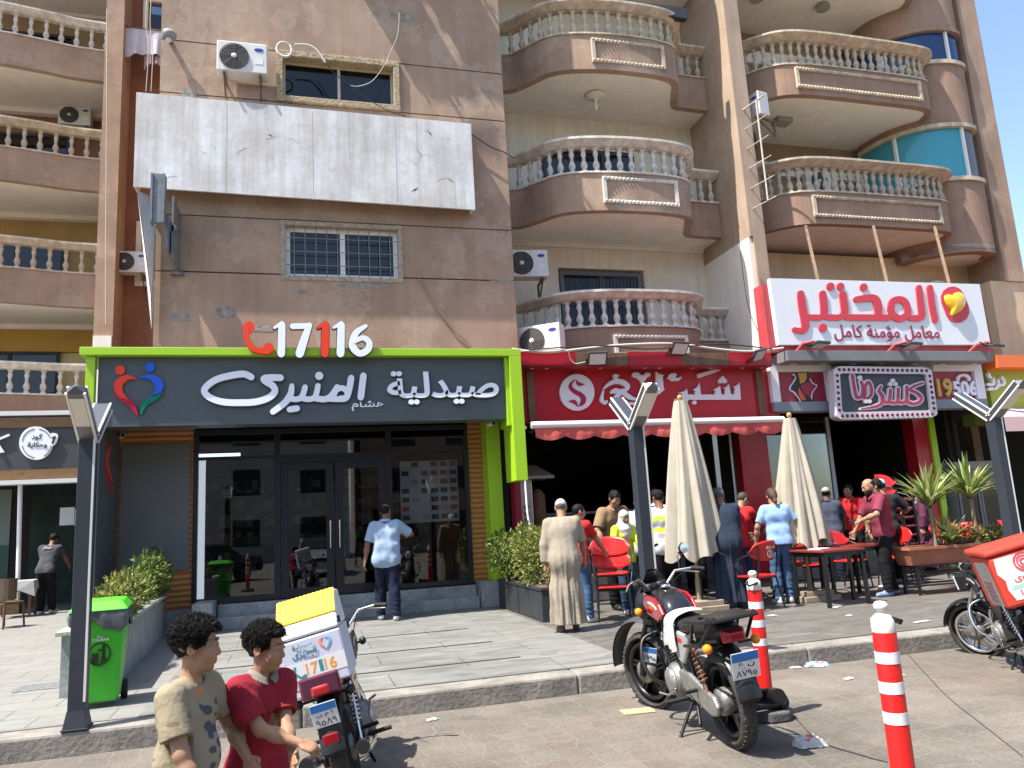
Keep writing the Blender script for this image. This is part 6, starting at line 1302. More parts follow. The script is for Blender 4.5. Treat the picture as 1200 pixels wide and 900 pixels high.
# laundry
def cloth_sheet(name, x0, x1, y, z0, z1, m_, label, seed, group):
    rr = random.Random(seed); n = 40; k = 10; vs = []; ph = [rr.uniform(0, 6) for _ in range(4)]
    for i in range(n + 1):
        for j in range(k + 1):
            t = j / k; u = i / n; vs.append((x0 + (x1 - x0) * u, y + .05 * math.sin(u * 15 + ph[0]) * t + .03 * math.sin(u * 31 + ph[1]) * t, z1 - (z1 - z0) * t * (1 + .12 * math.sin(u * 5 + ph[2]))))
    mb = MB().add(vs, [(i * (k + 1) + j, (i + 1) * (k + 1) + j, (i + 1) * (k + 1) + j + 1, i * (k + 1) + j + 1) for i in range(n) for j in range(k)], 0, True); o = mb.build(name, m_); return tag(o, label, 'laundry', group)
a, b = P(145, 36, 20.4), P(186, 68, 20.4)
plaid = mat('plaid_cloth', (.5, .48, .52), .9, var=.25, vs=5); t, bb = nodes(plaid)
cloth_sheet('laundry_sheet', a.x, b.x + .4, 20.4, b.z, a.z + .1, plaid, 'pale plaid sheet drying on the line in the red brown recess', 3, 'drying laundry'); cloth_sheet('laundry_towel', a.x + .5, b.x + .2, 20.45, b.z - .25, a.z, mat('pinkish_cloth', (.4, .27, .26), .9, var=.3, vs=5), 'darker pinkish cloth hanging under the plaid sheet', 4, 'drying laundry')
o = MB().tube([(a.x - .2, 20.4, a.z + .12), (b.x + 1, 20.4, a.z + .12)], .02, 6).tube([(a.x + .1, 21.2, a.z + .1), (a.x + .1, 20.3, a.z + .12)], .02, 6).build('laundry_rail', rust); tag(o, 'rusty rail holding laundry in the red brown recess', 'rail')
e = empty('laundry_rack', (1.2, 12.6, 14.2), 0, 'laundry rack with hanging clothes over the highest window of the brown wall', 'drying rack'); mb = MB()
for x in (-.9, 1.0): mb.tube([(x, .4, 0), (x, -.45, .05)], .025, 6); mb.tube([(x, .4, -.6), (x, -.4, .03)], .02, 6)
for k in range(4): mb.tube([(-1, -.42 + k * .2, .05), (1.1, -.42 + k * .2, .05)], .012, 5)
mb.build('frame', rust, e)
mb = MB()
for (x0, x1, y, h) in ((-.8, -.3, -.4, .5), (-.2, .05, -.2, .8), (.3, .9, -.4, .35), (.1, .5, 0, .7)): mb.box(x0, x1, y, y + .02, -h, .05)
mb.build('clothes', plaid, e)
# top balcony laundry and dark cover seen over the rail
o = MB().box(6.6, 8.2, 13.35, 13.5, 12.1, 12.35).build('draped_cover', mat('dark_blue_cover', (.04, .045, .06), .8, var=.4, vs=8)); tag(o, 'dark cloth draped over the top balcony rail', 'cloth')
# ---- litter
def blob_litter(name, loc, sx, sy, h, seed, mats, label, cat='litter', group='scraps of litter on the ground'):
    rr = random.Random(seed); n = 10; vs = []; ms = []
    for i in range(n + 1):
        for j in range(n + 1):
            u, v = i / n - .5, j / n - .5; e_ = max(0, 1 - 4 * max(u * u, v * v)); vs.append((u * sx * (1 + .15 * rr.uniform(-1, 1)), v * sy * (1 + .15 * rr.uniform(-1, 1)), .006 + h * (e_ ** .5) * rr.uniform(.55, 1)))
    mb = MB()
    mb.add(vs, [(i * (n + 1) + j, (i + 1) * (n + 1) + j, (i + 1) * (n + 1) + j + 1, i * (n + 1) + j + 1) for i in range(n) for j in range(n)], 0, False)
    if len(mats) > 1:
        for k in range(len(mb.m)):
            i, j = divmod(k, n)
            if 2 < i < 8 and 1 < j < 6 and rr.random() < .75: mb.m[k] = 1
    o = mb.build(name, mats, loc=loc, rot=(0, 0, rr.uniform(-.5, .5))); return tag(o, label, cat, group)
wp_, rp_, bp_ = mat('white_plastic', (.4, .4, .39), .4), mat('red_print', (.5, .08, .1), .5), mat('blue_plastic', (.35, .5, .7), .4)
blob_litter('plastic_bag', G(948, 874, 0), .2, .14, .07, 1, [wp_, rp_], 'white plastic bag with red print in the road right of the motorcycle')
blob_litter('plastic_bag', G(958, 781, 0), .22, .1, .05, 2, [bp_, rp_], 'bluish plastic bag at the foot of the kerb')
o = MB().box(-.13, .13, -.08, .08, .003, .008).build('cardboard', mat('cardboard', (.45, .33, .18), .9), loc=G(747, 834, 0), rot=(0, 0, -.1)); tag(o, 'flat piece of brown cardboard by the motorcycle front wheel', 'cardboard')
for i, (x, y, z, lab) in enumerate(((507, 844, 0, 'white tissue at the kerb foot left of the marble'), (981, 712, PZ, 'flat white wrapper on the pavement left of the far bollard line'), (1081, 729, PZ, 'white sheet of litter on the pavement by the delivery motorcycle'), (995, 722, PZ, 'small white scrap on the pavement near the kerb'), (1052, 792, 0, 'white scrap behind the near bollard'), (932, 783, 0, 'torn white scrap beside the bluish bag'), (995, 796, 0, 'thin white strip lying in the road'), (905, 722, PZ, 'crumpled white scrap by the bollard top'))):
    blob_litter('paper_scrap', G(x, y, z), (.1, .16, .26, .1, .12, .12, .1, .12)[i], .06, .015, 20 + i, [wp_], lab)
# ---- across the street, mirrored in the pharmacy glass
def car(x, y, rz, paint, label):
    e = empty('parked_car', (x, y, 0), rz, label, 'car', 'cars across the street'); mb = MB()
    pr = [(-2.1, .35), (-2.15, .6), (-2.05, .85), (-1.3, .95), (-.75, 1.38), (.5, 1.42), (1.1, .98), (1.95, .8), (2.12, .6), (2.1, .3)]
    vs = []; n = len(pr)
    for yy, sc in ((-.8, .96), (-.86, 1), (.86, 1), (.8, .96)):
        for (a, b) in pr: vs.append((a * (1 if abs(yy) > .82 else .97), yy * (1 if b < .9 else .84 if b > 1.2 else .95), b if abs(yy) < .82 else b * .985))
    fs = [tuple(range(n)), tuple(range(3 * n, 4 * n))[::-1]] + [(k * n + i, (k + 1) * n + i, (k + 1) * n + (i + 1) % n, k * n + (i + 1) % n) for k in range(3) for i in range(n)]
    mb.add(vs, fs); mb.build('body', paint, e, bevel=.05, seg=3)
    mb = MB(); mb.add([(.56, -.66, 1.38), (.56, .66, 1.38), (1.06, .76, 1.01), (1.06, -.76, 1.01)], [(0, 1, 2, 3)], 0); mb.v = [(a + .03, b, c + .02) for a, b, c in mb.v]; mb.build('windscreen', mat('car_glass', (.02, .025, .03), .08), e)
    for s in (-1, 1):
        mb = MB(); mb.add([(-1.15, s * .835, .97), (.95, s * .835, .97), (.45, s * .735, 1.34), (-.7, s * .735, 1.34)], [(0, 1, 2, 3) if s < 0 else (3, 2, 1, 0)]); mb.v = [(a, b + s * .015, c) for a, b, c in mb.v]; mb.build('side_window', MATS['car_glass'], e)
        MB().cbox((2.05, s * .62, .68), (.14, .36, .16)).build('headlight', mat('headlight', (.6, .62, .62), .15), e, bevel=.02)
        for xx in (-1.35, 1.35):
            w = MB().lathe([(.2, -.1), (.31, -.1), (.325, -.06), (.325, .06), (.31, .1), (.2, .1)], 24, (xx, s * .78, .325), 'y').build('wheel', rubber, e); MB().lathe([(.001, -.09), (.2, -.1), (.2, .1), (.001, .09)], 20, (xx, s * .78, .325), 'y').build('rim', steel, w)
    MB().cbox((2.13, 0, .62), (.06, .7, .14)).build('radiator_grille', black_p, e); MB().cbox((2.14, 0, .42), (.03, .5, .11)).build('plate', wp_, e)
    return e
car(.75, -4.2, R_(92), mat('silver_paint', (.45, .46, .47), .3, .6, coat=.5), 'silver saloon car facing the pharmacy, mirrored in its door'); car(-3.6, -3.4, R_(150), mat('black_car_paint', (.012, .013, .016), .25, coat=.6), 'black saloon car mirrored in the left pharmacy window'); car(-6.2, -5.2, R_(5), mat('gold_paint', (.35, .25, .12), .35, .3, coat=.5), 'golden car parked further back across the street')
e = empty('street_building', (0, -24, 0), 0, 'pale apartment building across the street behind the parked cars', 'building'); mb = MB(); mb.box(-26, 3, -34, -24, 0, 13); mb.build('wall', mat('pale_render', (.4, .37, .32), .9, var=.2, vs=.5), e, loc=(0, 24, 0))
for i in range(7):
    for k in range(4): MB().box(-24 + i * 4, -22.4 + i * 4, -24.03, -23.98, 1 + k * 3.1, 2.6 + k * 3.1).build('window', black_al, e, loc=(0, 24, 0))
e = empty('street_building', (16, -27, 0), 0, 'darker brown building across the street to the right', 'building'); mb = MB(); mb.box(4, 30, -38, -27, 0, 17); mb.build('wall', plaster_d, e, loc=(-16, 27, 0))
for i in range(6):
    for k in range(5): MB().box(6 + i * 4, 7.8 + i * 4, -27.03, -26.98, 1 + k * 3.1, 2.6 + k * 3.1).build('window', black_al, e, loc=(-16, 27, 0))

# ---- cafe table and wicker chair at the left edge
wk = mat('brown_wicker', (.12, .08, .05), .8, var=.4, vs=30, bump=.6, bs=90); q = G(34, 722); tw = empty('cafe_table', (q.x - .25, q.y, PZ), .1, 'small wooden cafe table under a white cloth at the left edge', 'table')
MB().box(-.34, .34, -.34, .34, .71, .74).build('tabletop', wk, tw)
for sx in (-1, 1):
    for sy in (-1, 1): MB().box(sx * .3 - .025, sx * .3 + .025, sy * .3 - .025, sy * .3 + .025, 0, .71).build('leg', mat('red_brown_wood', (.13, .04, .025), .5), tw)
vs = [(x, y, .745) for x, y in ((-.36, -.36), (.36, -.36), (.36, .36), (-.36, .36))] + [(-.38, -.38, .5), (.1, -.39, .56), (.4, -.38, .42), (.39, 0, .58), (.38, .38, .5), (-.38, .38, .5)]
o = MB().add(vs, [(0, 1, 2, 3), (0, 4, 5), (0, 5, 1), (1, 5, 6), (1, 6, 7), (1, 7, 2), (2, 7, 8), (3, 2, 8, 9), (0, 3, 9, 4)]).build('tablecloth', mat('tablecloth_white', (.4, .4, .39), .85, var=.15, vs=6), loc=tw.location, rot=(0, 0, .1)); tag(o, 'white cloth draped over the small cafe table at the left edge', 'tablecloth')
q = G(4, 736); wc = empty('wicker_chair', (q.x, q.y, PZ), R_(150), 'brown wicker chair with rounded back at the left edge by the cafe', 'chair')
MB().prism(rrect(-.24, -.22, .24, .22, .06, 3), .42, .46, plane='xy').build('seat', wk, wc)
bp = [(.26 * math.sin(a * .3), .2 * math.cos(a * .3)) for a in range(-5, 6)]; sweep(bp[::-1], [(0, .5), (0, .88), (.03, .88), (.03, .5)]).build('backrest', wk, wc)
for sx in (-1, 1):
    for sy in (-1, 1): MB().tube([(sx * .21, sy * .19, .44), (sx * .23, sy * .22, 0)], .018, 6).build('leg', wk, wc)
# ================================================================ people: one continuous body surface grown from a distance field, clothes as children
def vunit(v): v = np.asarray(v, float); return v / np.linalg.norm(v)
class Field:
    def __init__(s): s.p = []
    def rc(s, a, b, ra, rb=None, k=.02, flat=None, cut=False):
        s.p.append(('rc', np.array(a, float), np.array(b, float), ra, rb if rb is not None else ra, k, flat, cut)); return s
    def ell(s, c, r, rot=None, k=.02, cut=False):
        s.p.append(('el', np.array(c, float), np.array(r, float), None if rot is None else np.array(rot, float), None, k, None, cut)); return s
    def bounds(s):
        lo = np.full(3, 9e9); hi = -lo
        for q in s.p:
            if q[7]: continue
            if q[0] == 'rc': r = max(q[3], q[4]); a = np.minimum(q[1], q[2]) - r; b = np.maximum(q[1], q[2]) + r
            else: r = q[2].max(); a = q[1] - r; b = q[1] + r
            lo = np.minimum(lo, a); hi = np.maximum(hi, b)
        return lo, hi
    def mesh(s, vox, post=()):
        lo, hi = s.bounds(); lo = lo - .03; hi = hi + .03; n = np.ceil((hi - lo) / vox).astype(int) + 1
        D = np.full(n, .05, np.float32); ax = [lo[i] + vox * np.arange(n[i]) for i in range(3)]
        for q in s.p:
            k = q[5]; pad = k + 2.5 * vox
            if q[0] == 'rc': r = max(q[3], q[4]) * (1.0); a = np.minimum(q[1], q[2]) - r - pad; b = np.maximum(q[1], q[2]) + r + pad
            else: r = q[2].max(); a = q[1] - r - pad; b = q[1] + r + pad
            i0 = np.clip(((a - lo) / vox).astype(int), 0, n - 1); i1 = np.clip(np.ceil((b - lo) / vox).astype(int) + 1, 1, n)
            if np.any(i1 <= i0): continue
            X = ax[0][i0[0]:i1[0], None, None]; Y = ax[1][None, i0[1]:i1[1], None]; Z = ax[2][None, None, i0[2]:i1[2]]
            if q[0] == 'rc':
                A, B = q[1], q[2]; ab = B - A; L = max(1e-9, ab @ ab); px_, py_, pz_ = X - A[0], Y - A[1], Z - A[2]
                if q[6] is not None:
                    f, fac = q[6]; f = np.array(f); e = (px_ * f[0] + py_ * f[1] + pz_ * f[2]); ab2 = ab + f * (ab @ f) * (1 / fac - 1); L = max(1e-9, ab2 @ ab2)
                    px_ = px_ + f[0] * e * (1 / fac - 1); py_ = py_ + f[1] * e * (1 / fac - 1); pz_ = pz_ + f[2] * e * (1 / fac - 1); ab = ab2
                t = np.clip((px_ * ab[0] + py_ * ab[1] + pz_ * ab[2]) / L, 0, 1)
                d = np.sqrt((px_ - t * ab[0]) ** 2 + (py_ - t * ab[1]) ** 2 + (pz_ - t * ab[2]) ** 2) - (q[3] + (q[4] - q[3]) * t)
                if q[6] is not None: d = d * (.5 + .5 * q[6][1])
            else:
                px_, py_, pz_ = X - q[1][0], Y - q[1][1], Z - q[1][2]
                if q[3] is not None: Rm = q[3]; px_, py_, pz_ = [Rm[0][i] * px_ + Rm[1][i] * py_ + Rm[2][i] * pz_ for i in range(3)]
                r = q[2]; d = (np.sqrt((px_ / r[0]) ** 2 + (py_ / r[1]) ** 2 + (pz_ / r[2]) ** 2) - 1) * r.min()
            sub = D[i0[0]:i1[0], i0[1]:i1[1], i0[2]:i1[2]]
            if q[7]: h = np.clip(.5 - .5 * (sub + d) / k, 0, 1); D[i0[0]:i1[0], i0[1]:i1[1], i0[2]:i1[2]] = sub * (1 - h) - d * h + k * h * (1 - h)
            else: h = np.clip(.5 + .5 * (sub - d) / k, 0, 1); D[i0[0]:i1[0], i0[1]:i1[1], i0[2]:i1[2]] = sub * (1 - h) + d * h - k * h * (1 - h)
        Xg, Yg, Zg = np.meshgrid(*ax, indexing='ij', sparse=True)
        for fn in post: D = fn(D, Xg, Yg, Zg)
        return nets(D, lo, vox)
CORN = np.array([(i, j, k) for i in (0, 1) for j in (0, 1) for k in (0, 1)])
EDG = [(a, b) for a in range(8) for b in range(a + 1, 8) if np.abs(CORN[a] - CORN[b]).sum() == 1]
def nets(D, lo, vox):
    D = np.ascontiguousarray(D); D[0] = D[-1] = .05; D[:, 0] = D[:, -1] = .05; D[:, :, 0] = D[:, :, -1] = .05
    S = D < 0; c = np.zeros(np.array(S.shape) - 1, np.int8)
    for i, j, k in CORN: c += S[i:S.shape[0] - 1 + i, j:S.shape[1] - 1 + j, k:S.shape[2] - 1 + k]
    idx = np.argwhere((c > 0) & (c < 8)); vals = np.stack([D[idx[:, 0] + q[0], idx[:, 1] + q[1], idx[:, 2] + q[2]] for q in CORN], 1)
    acc = np.zeros((len(idx), 3)); cnt = np.zeros(len(idx))
    for a, b in EDG:
        m_ = (vals[:, a] < 0) != (vals[:, b] < 0); t = np.where(m_, vals[:, a] / np.where(m_, vals[:, a] - vals[:, b], 1), 0)
        acc += np.where(m_[:, None], CORN[a] + t[:, None] * (CORN[b] - CORN[a]), 0); cnt += m_
    V = lo + vox * (idx + acc / cnt[:, None]); vid = np.full(c.shape, -1, np.int32); vid[idx[:, 0], idx[:, 1], idx[:, 2]] = np.arange(len(idx)); F = []
    for ax_ in range(3):
        u, w = (ax_ + 1) % 3, (ax_ + 2) % 3; sl0 = [slice(1, -1)] * 3; sl1 = [slice(1, -1)] * 3; sl0[ax_] = slice(0, -1); sl1[ax_] = slice(1, None)
        s0, s1 = S[tuple(sl0)], S[tuple(sl1)]
        for flip, m_ in ((False, s0 & ~s1), (True, ~s0 & s1)):
            e = np.argwhere(m_)
            if not len(e): continue
            base = e.copy(); base[:, u] += 1; base[:, w] += 1; q = []
            for du, dw in ((-1, -1), (0, -1), (0, 0), (-1, 0)): p = base.copy(); p[:, u] += du; p[:, w] += dw; q.append(vid[p[:, 0], p[:, 1], p[:, 2]])
            q = np.stack(q, 1); F.append(q[:, ::-1] if flip else q)
    F = np.concatenate(F); return V, F[(F >= 0).all(1)]
def np_mesh(name, V, F, mats, parent, midx=None):
    me = bpy.data.meshes.new(name); me.vertices.add(len(V)); me.vertices.foreach_set('co', V.astype(np.float32).ravel()); me.loops.add(F.size); me.loops.foreach_set('vertex_index', F.astype(np.int32).ravel())
    me.polygons.add(len(F)); me.polygons.foreach_set('loop_start', np.arange(0, F.size, 4, dtype=np.int32)); me.polygons.foreach_set('use_smooth', np.ones(len(F), bool))
    if midx is not None: me.polygons.foreach_set('material_index', midx.astype(np.int32))
    for m_ in (mats if isinstance(mats, (list, tuple)) else [mats]): me.materials.append(m_)
    me.update(calc_edges=True); me.validate(); o = bpy.data.objects.new(name, me); COL.objects.link(o); o.parent = parent; return o
def rotm(az=0, pitch=0, roll=0):
    """columns right, forward, up; az turns clockwise seen from above, pitch tips forward"""
    a, p, r = R_(az), R_(pitch), R_(roll); f = np.array((math.sin(a), math.cos(a), 0)); rt = np.array((math.cos(a), -math.sin(a), 0)); up = np.array((0, 0, 1.))
    f2 = f * math.cos(p) - up * math.sin(p); u2 = up * math.cos(p) + f * math.sin(p); rt2 = rt * math.cos(r) + u2 * math.sin(r); u3 = u2 * math.cos(r) - rt * math.sin(r); return np.stack((rt2, f2, u3), 1)
def ik(a, t, l1, l2, hint):
    d = t - a; L = np.linalg.norm(d); L2 = min(L, (l1 + l2) * .995); d = d / L; x = (l1 * l1 - l2 * l2 + L2 * L2) / (2 * L2); h = math.sqrt(max(0, l1 * l1 - x * x)); hn = np.array(hint, float); hn = hn - d * (hn @ d); hn = hn / max(1e-6, np.linalg.norm(hn)); return a + d * x + hn * h, a + d * L2
def wrinkle(amp, seed, fz=1, fx=1, n=6):
    rr = np.random.RandomState(seed); K = rr.normal(size=(n, 3)) * np.array((26 * fx, 26 * fx, 30 * fz)); ph = rr.uniform(0, 6.3, n)
    def fn(D, X, Y, Z):
        w = sum(np.sin(K[i, 0] * X + K[i, 1] * Y + K[i, 2] * Z + ph[i]) for i in range(n)); return D + (amp * w / math.sqrt(n)).astype(np.float32)
    return fn
def skin_b(n, c):
    m_ = mat(n, c, .55, var=.16, vs=14, bump=.1, bs=220, spec=.3); b = nodes(m_)[1]; b.inputs['Subsurface Weight'].default_value = .12; b.inputs['Subsurface Radius'].default_value = (.012, .005, .003); return m_
SK = {'tan': skin_b('tan_skin', (.33, .185, .112)), 'brown': skin_b('brown_skin', (.2, .1, .058)), 'light': skin_b('light_skin', (.38, .21, .135))}
LIP = mat('lip_skin', (.3, .11, .085), .45); EYEW = mat('eye_white', (.4, .37, .34), .3); IRIS = mat('dark_iris', (.02, .012, .008), .1)
HAIR = {'black': mat('black_hair', (.007, .0055, .005), .6, var=.3, vs=40, bump=.4, bs=120, spec=.2), 'brown': mat('brown_hair', (.06, .03, .016), .55, var=.3, vs=40, bump=.4, bs=120), 'grey': mat('grey_hair', (.11, .1, .095), .6, var=.4, vs=50, bump=.4, bs=120), 'fade': mat('cropped_hair', (.05, .042, .035), .7, var=.3, vs=40)}
def fabric(name, col, v=.14, bump=.5, bs=13): return mat(name, col, .9, var=v, vs=5, bump=bump, bs=bs if bs < 60 else 60, spec=.2)
def person(label, x, y, az, H=1.72, lean=0, side=0, head=(0, 0, 0), twist=0, hands=(None, None), elbow=((-1, -.6, 0), (1, -.6, 0)), feet=((-.1, -.03), (.1, .05)), skin='tan', vox=.008, child=False, fat=0, top=None, bottom=None, hair=None, extra=(), z=PZ, curl=(35, 35), hs=1., shoes=None, seed=1, face=True, hdir=(None, None), female=False):
    """top = (kind, material, sleeve) ; bottom = (kind, material) ; hands are wrist targets in the body's frame (right, forward, up) for the 1.75 m figure"""
    e = empty('person', (x, y, z), -R_(az), label, 'person'); s = H / 1.75
    u = rotm(0, lean, side)[:, 2]; P0 = np.array((0, -.25 * math.sin(R_(lean)), .95)); TR = rotm(twist, lean, side); rt, fw, u = TR[:, 0], TR[:, 1], TR[:, 2]
    N = P0 + u * .52; C_ = P0 + u * .35; sw = .172 if female else .186; SH_ = [N - u * .055 - rt * sw, N - u * .055 + rt * sw]
    HM = rotm(head[0], head[1], head[2]); hr, hf, hu = HM[:, 0], HM[:, 1], HM[:, 2]; Hc = N + u * .05 + hu * (.055 + .055 * hs) + hf * .022
    hl = lambda a, b, c: Hc + hs * (hr * a + hf * b + hu * c)
    arms = []; fdirs = []
    for i in (0, 1):
        sg = -1 if i == 0 else 1; t = hands[i]; t = np.array((sg * .27, .04, .86)) if t is None else np.array(t, float); E, W = ik(SH_[i], t, .285, .25, elbow[i]); d = vunit(W - E) if hdir[i] is None else vunit(hdir[i]); arms.append((SH_[i], E, W)); fdirs.append(d)
    legs = []
    for i in (0, 1):
        sg = -1 if i == 0 else 1; hp = P0 + np.array((sg * .09, 0, -.03)); f = feet[i]; an = np.array((f[0], f[1], .085 if len(f) < 3 else f[2])); K, A = ik(hp, an, .425, .415, (0, 1, 0)); legs.append((hp, K, A))
    B = Field(); fl = lambda q: (fw, q)
    B.rc(P0 - rt * .07, P0 + rt * .07, .1, k=.04, flat=fl(.85)).rc(P0 + u * .16 - rt * .05, P0 + u * .16 + rt * .05, .095 + fat * .4, k=.06, flat=fl(.85)).rc(C_ - rt * .075, C_ + rt * .075, .11, k=.06, flat=fl(.8)).rc(SH_[0] + rt * .03, SH_[1] - rt * .03, .058, k=.05)
    B.rc(N - u * .03, Hc - hu * .06 * hs - hf * .01, .058, .05, k=.03)
    for (S, E, W) in arms: B.rc(S, E, .05, .039, k=.03).rc(E, W, .04, .026, k=.02).rc(E * .65 + W * .35, E * .6 + W * .4, .041, k=.03)
    for i, (S, E, W) in enumerate(arms):   # hands
        sg = -1 if i == 0 else 1; d = fdirs[i]; pn = vunit(np.array((-sg, .15, 0)) - d * (np.array((-sg, .15, 0)) @ d)) if abs(d[2]) > .5 else vunit(np.array((-sg * .35, 0, -1)) - d * (np.array((-sg * .35, 0, -1)) @ d)); sd = np.cross(pn, d); sd = sd if (sd @ fw > 0 or abs(d[2]) <= .5) else -sd
        if abs(d[2]) <= .5: sd = sd if sd @ np.array((-sg, 0, .6)) > 0 else -sd
        B.rc(W + d * .03 + sd * .012, W + d * .065 + sd * .012, .034, .036, k=.015, flat=(pn, .5)).rc(W + d * .03 - sd * .015, W + d * .068 - sd * .015, .03, .032, k=.015, flat=(pn, .5)); cu = R_(curl[i])
        for j, L in enumerate((.072, .08, .074, .058)):
            b0 = W + d * (.088 - .004 * abs(j - 1)) + sd * (.034 - .0225 * j); d1 = d * math.cos(cu * .6) + pn * math.sin(cu * .6); d2 = d * math.cos(cu * 1.6) + pn * math.sin(cu * 1.6); b1 = b0 + d1 * L * .5; B.rc(b0 - d * .02, b1, .0098, .0088, k=.004).rc(b1, b1 + d2 * L * .5, .0088, .0074, k=.004)
        t0 = W + d * .025 + sd * .034; t1 = t0 + (sd * .62 + d * .7 + pn * .35) * .036; t2 = t1 + (sd * .1 + d * .8 + pn * .6) * .03; B.rc(W + d * .02 + sd * .012, t0, .016, .014, k=.012).rc(t0, t1, .0125, .0105, k=.006).rc(t1, t2, .0105, .0085, k=.004)
    for (h, K, A) in legs: B.rc(h, K, .082, .055, k=.04).rc(K, A, .055, .036, k=.03).rc(K * .65 + A * .35 + np.array((0, -.018, 0)), K * .5 + A * .5, .05, .04, k=.03)
    FT = []
    for i, (h, K, A) in enumerate(legs):
        fd_ = vunit(np.array((.12 * (-1 if i == 0 else 1), 1, -.0))); heel = A + np.array((0, 0, -.05)) - fd_ * .03; toe = A + fd_ * .15 + np.array((0, 0, -.06)); B.rc(heel, toe, .035, .024, k=.03); FT.append((heel, toe, fd_))
    # head
    B.ell(hl(0, -.014, .032), np.array((.075, .095, .085)) * hs, HM, k=.02).ell(hl(0, .02, -.035), np.array((.061, .072, .076)) * hs, HM, k=.03).rc(hl(-.03, .03, -.085), hl(.03, .03, -.085), .026 * hs, k=.03).ell(hl(0, .066, -.099), np.array((.02, .017, .016)) * hs, HM, k=.025)
    if face:
        for g in (-1, 1):
            B.ell(hl(g * .043, .056, -.022), np.array((.022, .022, .022)) * hs, HM, k=.03).ell(hl(g * .031, .097, .006), np.array((.019, .012, .012)) * hs, HM, k=.012, cut=True).ell(hl(g * .031, .0765, .006), np.array((.0175, .0155, .0125)) * hs, HM, k=.005)
            B.rc(hl(g * .012, .087, .026), hl(g * .044, .074, .028), (.006 if child else .0085) * hs, .006 * hs, k=.014).ell(hl(g * .0125, .093, -.036), np.array((.009, .01, .008)) * hs, HM, k=.008)
        nz = .1 if child else .106
        if child:
            for g in (-1, 1): B.ell(hl(g * .036, .052, -.045), np.array((.027, .026, .028)) * hs, HM, k=.03)
        B.rc(hl(0, .083, .012), hl(0, nz, -.031), .0075 * hs, .0115 * hs, k=.014).rc(hl(-.02, .081, -.0655), hl(.02, .081, -.0655), .0075 * hs, k=.008).rc(hl(-.012, .0885, -.061), hl(.012, .0885, -.061), .007 * hs, k=.008).rc(hl(-.013, .086, -.073), hl(.013, .086, -.073), .0075 * hs, k=.008).rc(hl(-.024, .095, -.0668), hl(.024, .095, -.0668), .0028 * hs, k=.003, cut=True)
    for g in (-1, 1): B.ell(hl(g * .079, -.012, -.004), np.array((.011, .024, .033)) * hs, rotm(head[0] + g * 18, head[1], head[2]), k=.008).ell(hl(g * .09, -.006, -.002), np.array((.008, .014, .02)) * hs, HM, k=.006, cut=True)
    V, F = B.mesh(vox / s); ce = V[F].mean(1) - Hc; cl = np.stack([ce @ hr, ce @ hf, ce @ hu], 1) / hs
    mi = ((np.abs(cl[:, 0]) < .021 - .12 * np.abs(cl[:, 2] + .067)) & (cl[:, 1] > .07) & (cl[:, 2] > -.08) & (cl[:, 2] < -.055)).astype(int)
    np_mesh('body', V * s, F, [SK[skin], LIP], e, mi)
    def add(name, fld, m_, post=(), v=None, mats=None, fn=None):
        V, F = fld.mesh((v or vox) / s, post)
        if not len(F): return None
        return np_mesh(name, V * s, F, mats or m_, e, fn(V[F].mean(1)) if fn else None)
    if face:
        for g in (-1, 1):
            q = MB(); q.ell(hl(g * .031, .0838, .006) * s, (.0118 * s * hs, .0098 * s * hs, .006 * s * hs), 10, 0, Matrix(HM.tolist())); q.ell(hl(g * .0318, .0905, .006) * s, (.0062 * s * hs, .0045 * s * hs, .0062 * s * hs), 8, 1, Matrix(HM.tolist())); q.build('eye', [EYEW, IRIS], e)
            MB().tube([hl(g * .013, .0945, .026) * s, hl(g * .03, .0925, .033) * s, hl(g * .048, .079, .027) * s], [.0028 * s, .0036 * s, .0018 * s], 6, flat=.6).build('eyebrow', HAIR['black'], e)
    # ---- hair and headwear
    def clipf(fn): return lambda D, X, Y, Z: np.maximum(D, fn(X - Hc[0], Y - Hc[1], Z - Hc[2]).astype(np.float32))
    dot = lambda v, X, Y, Z: v[0] * X + v[1] * Y + v[2] * Z
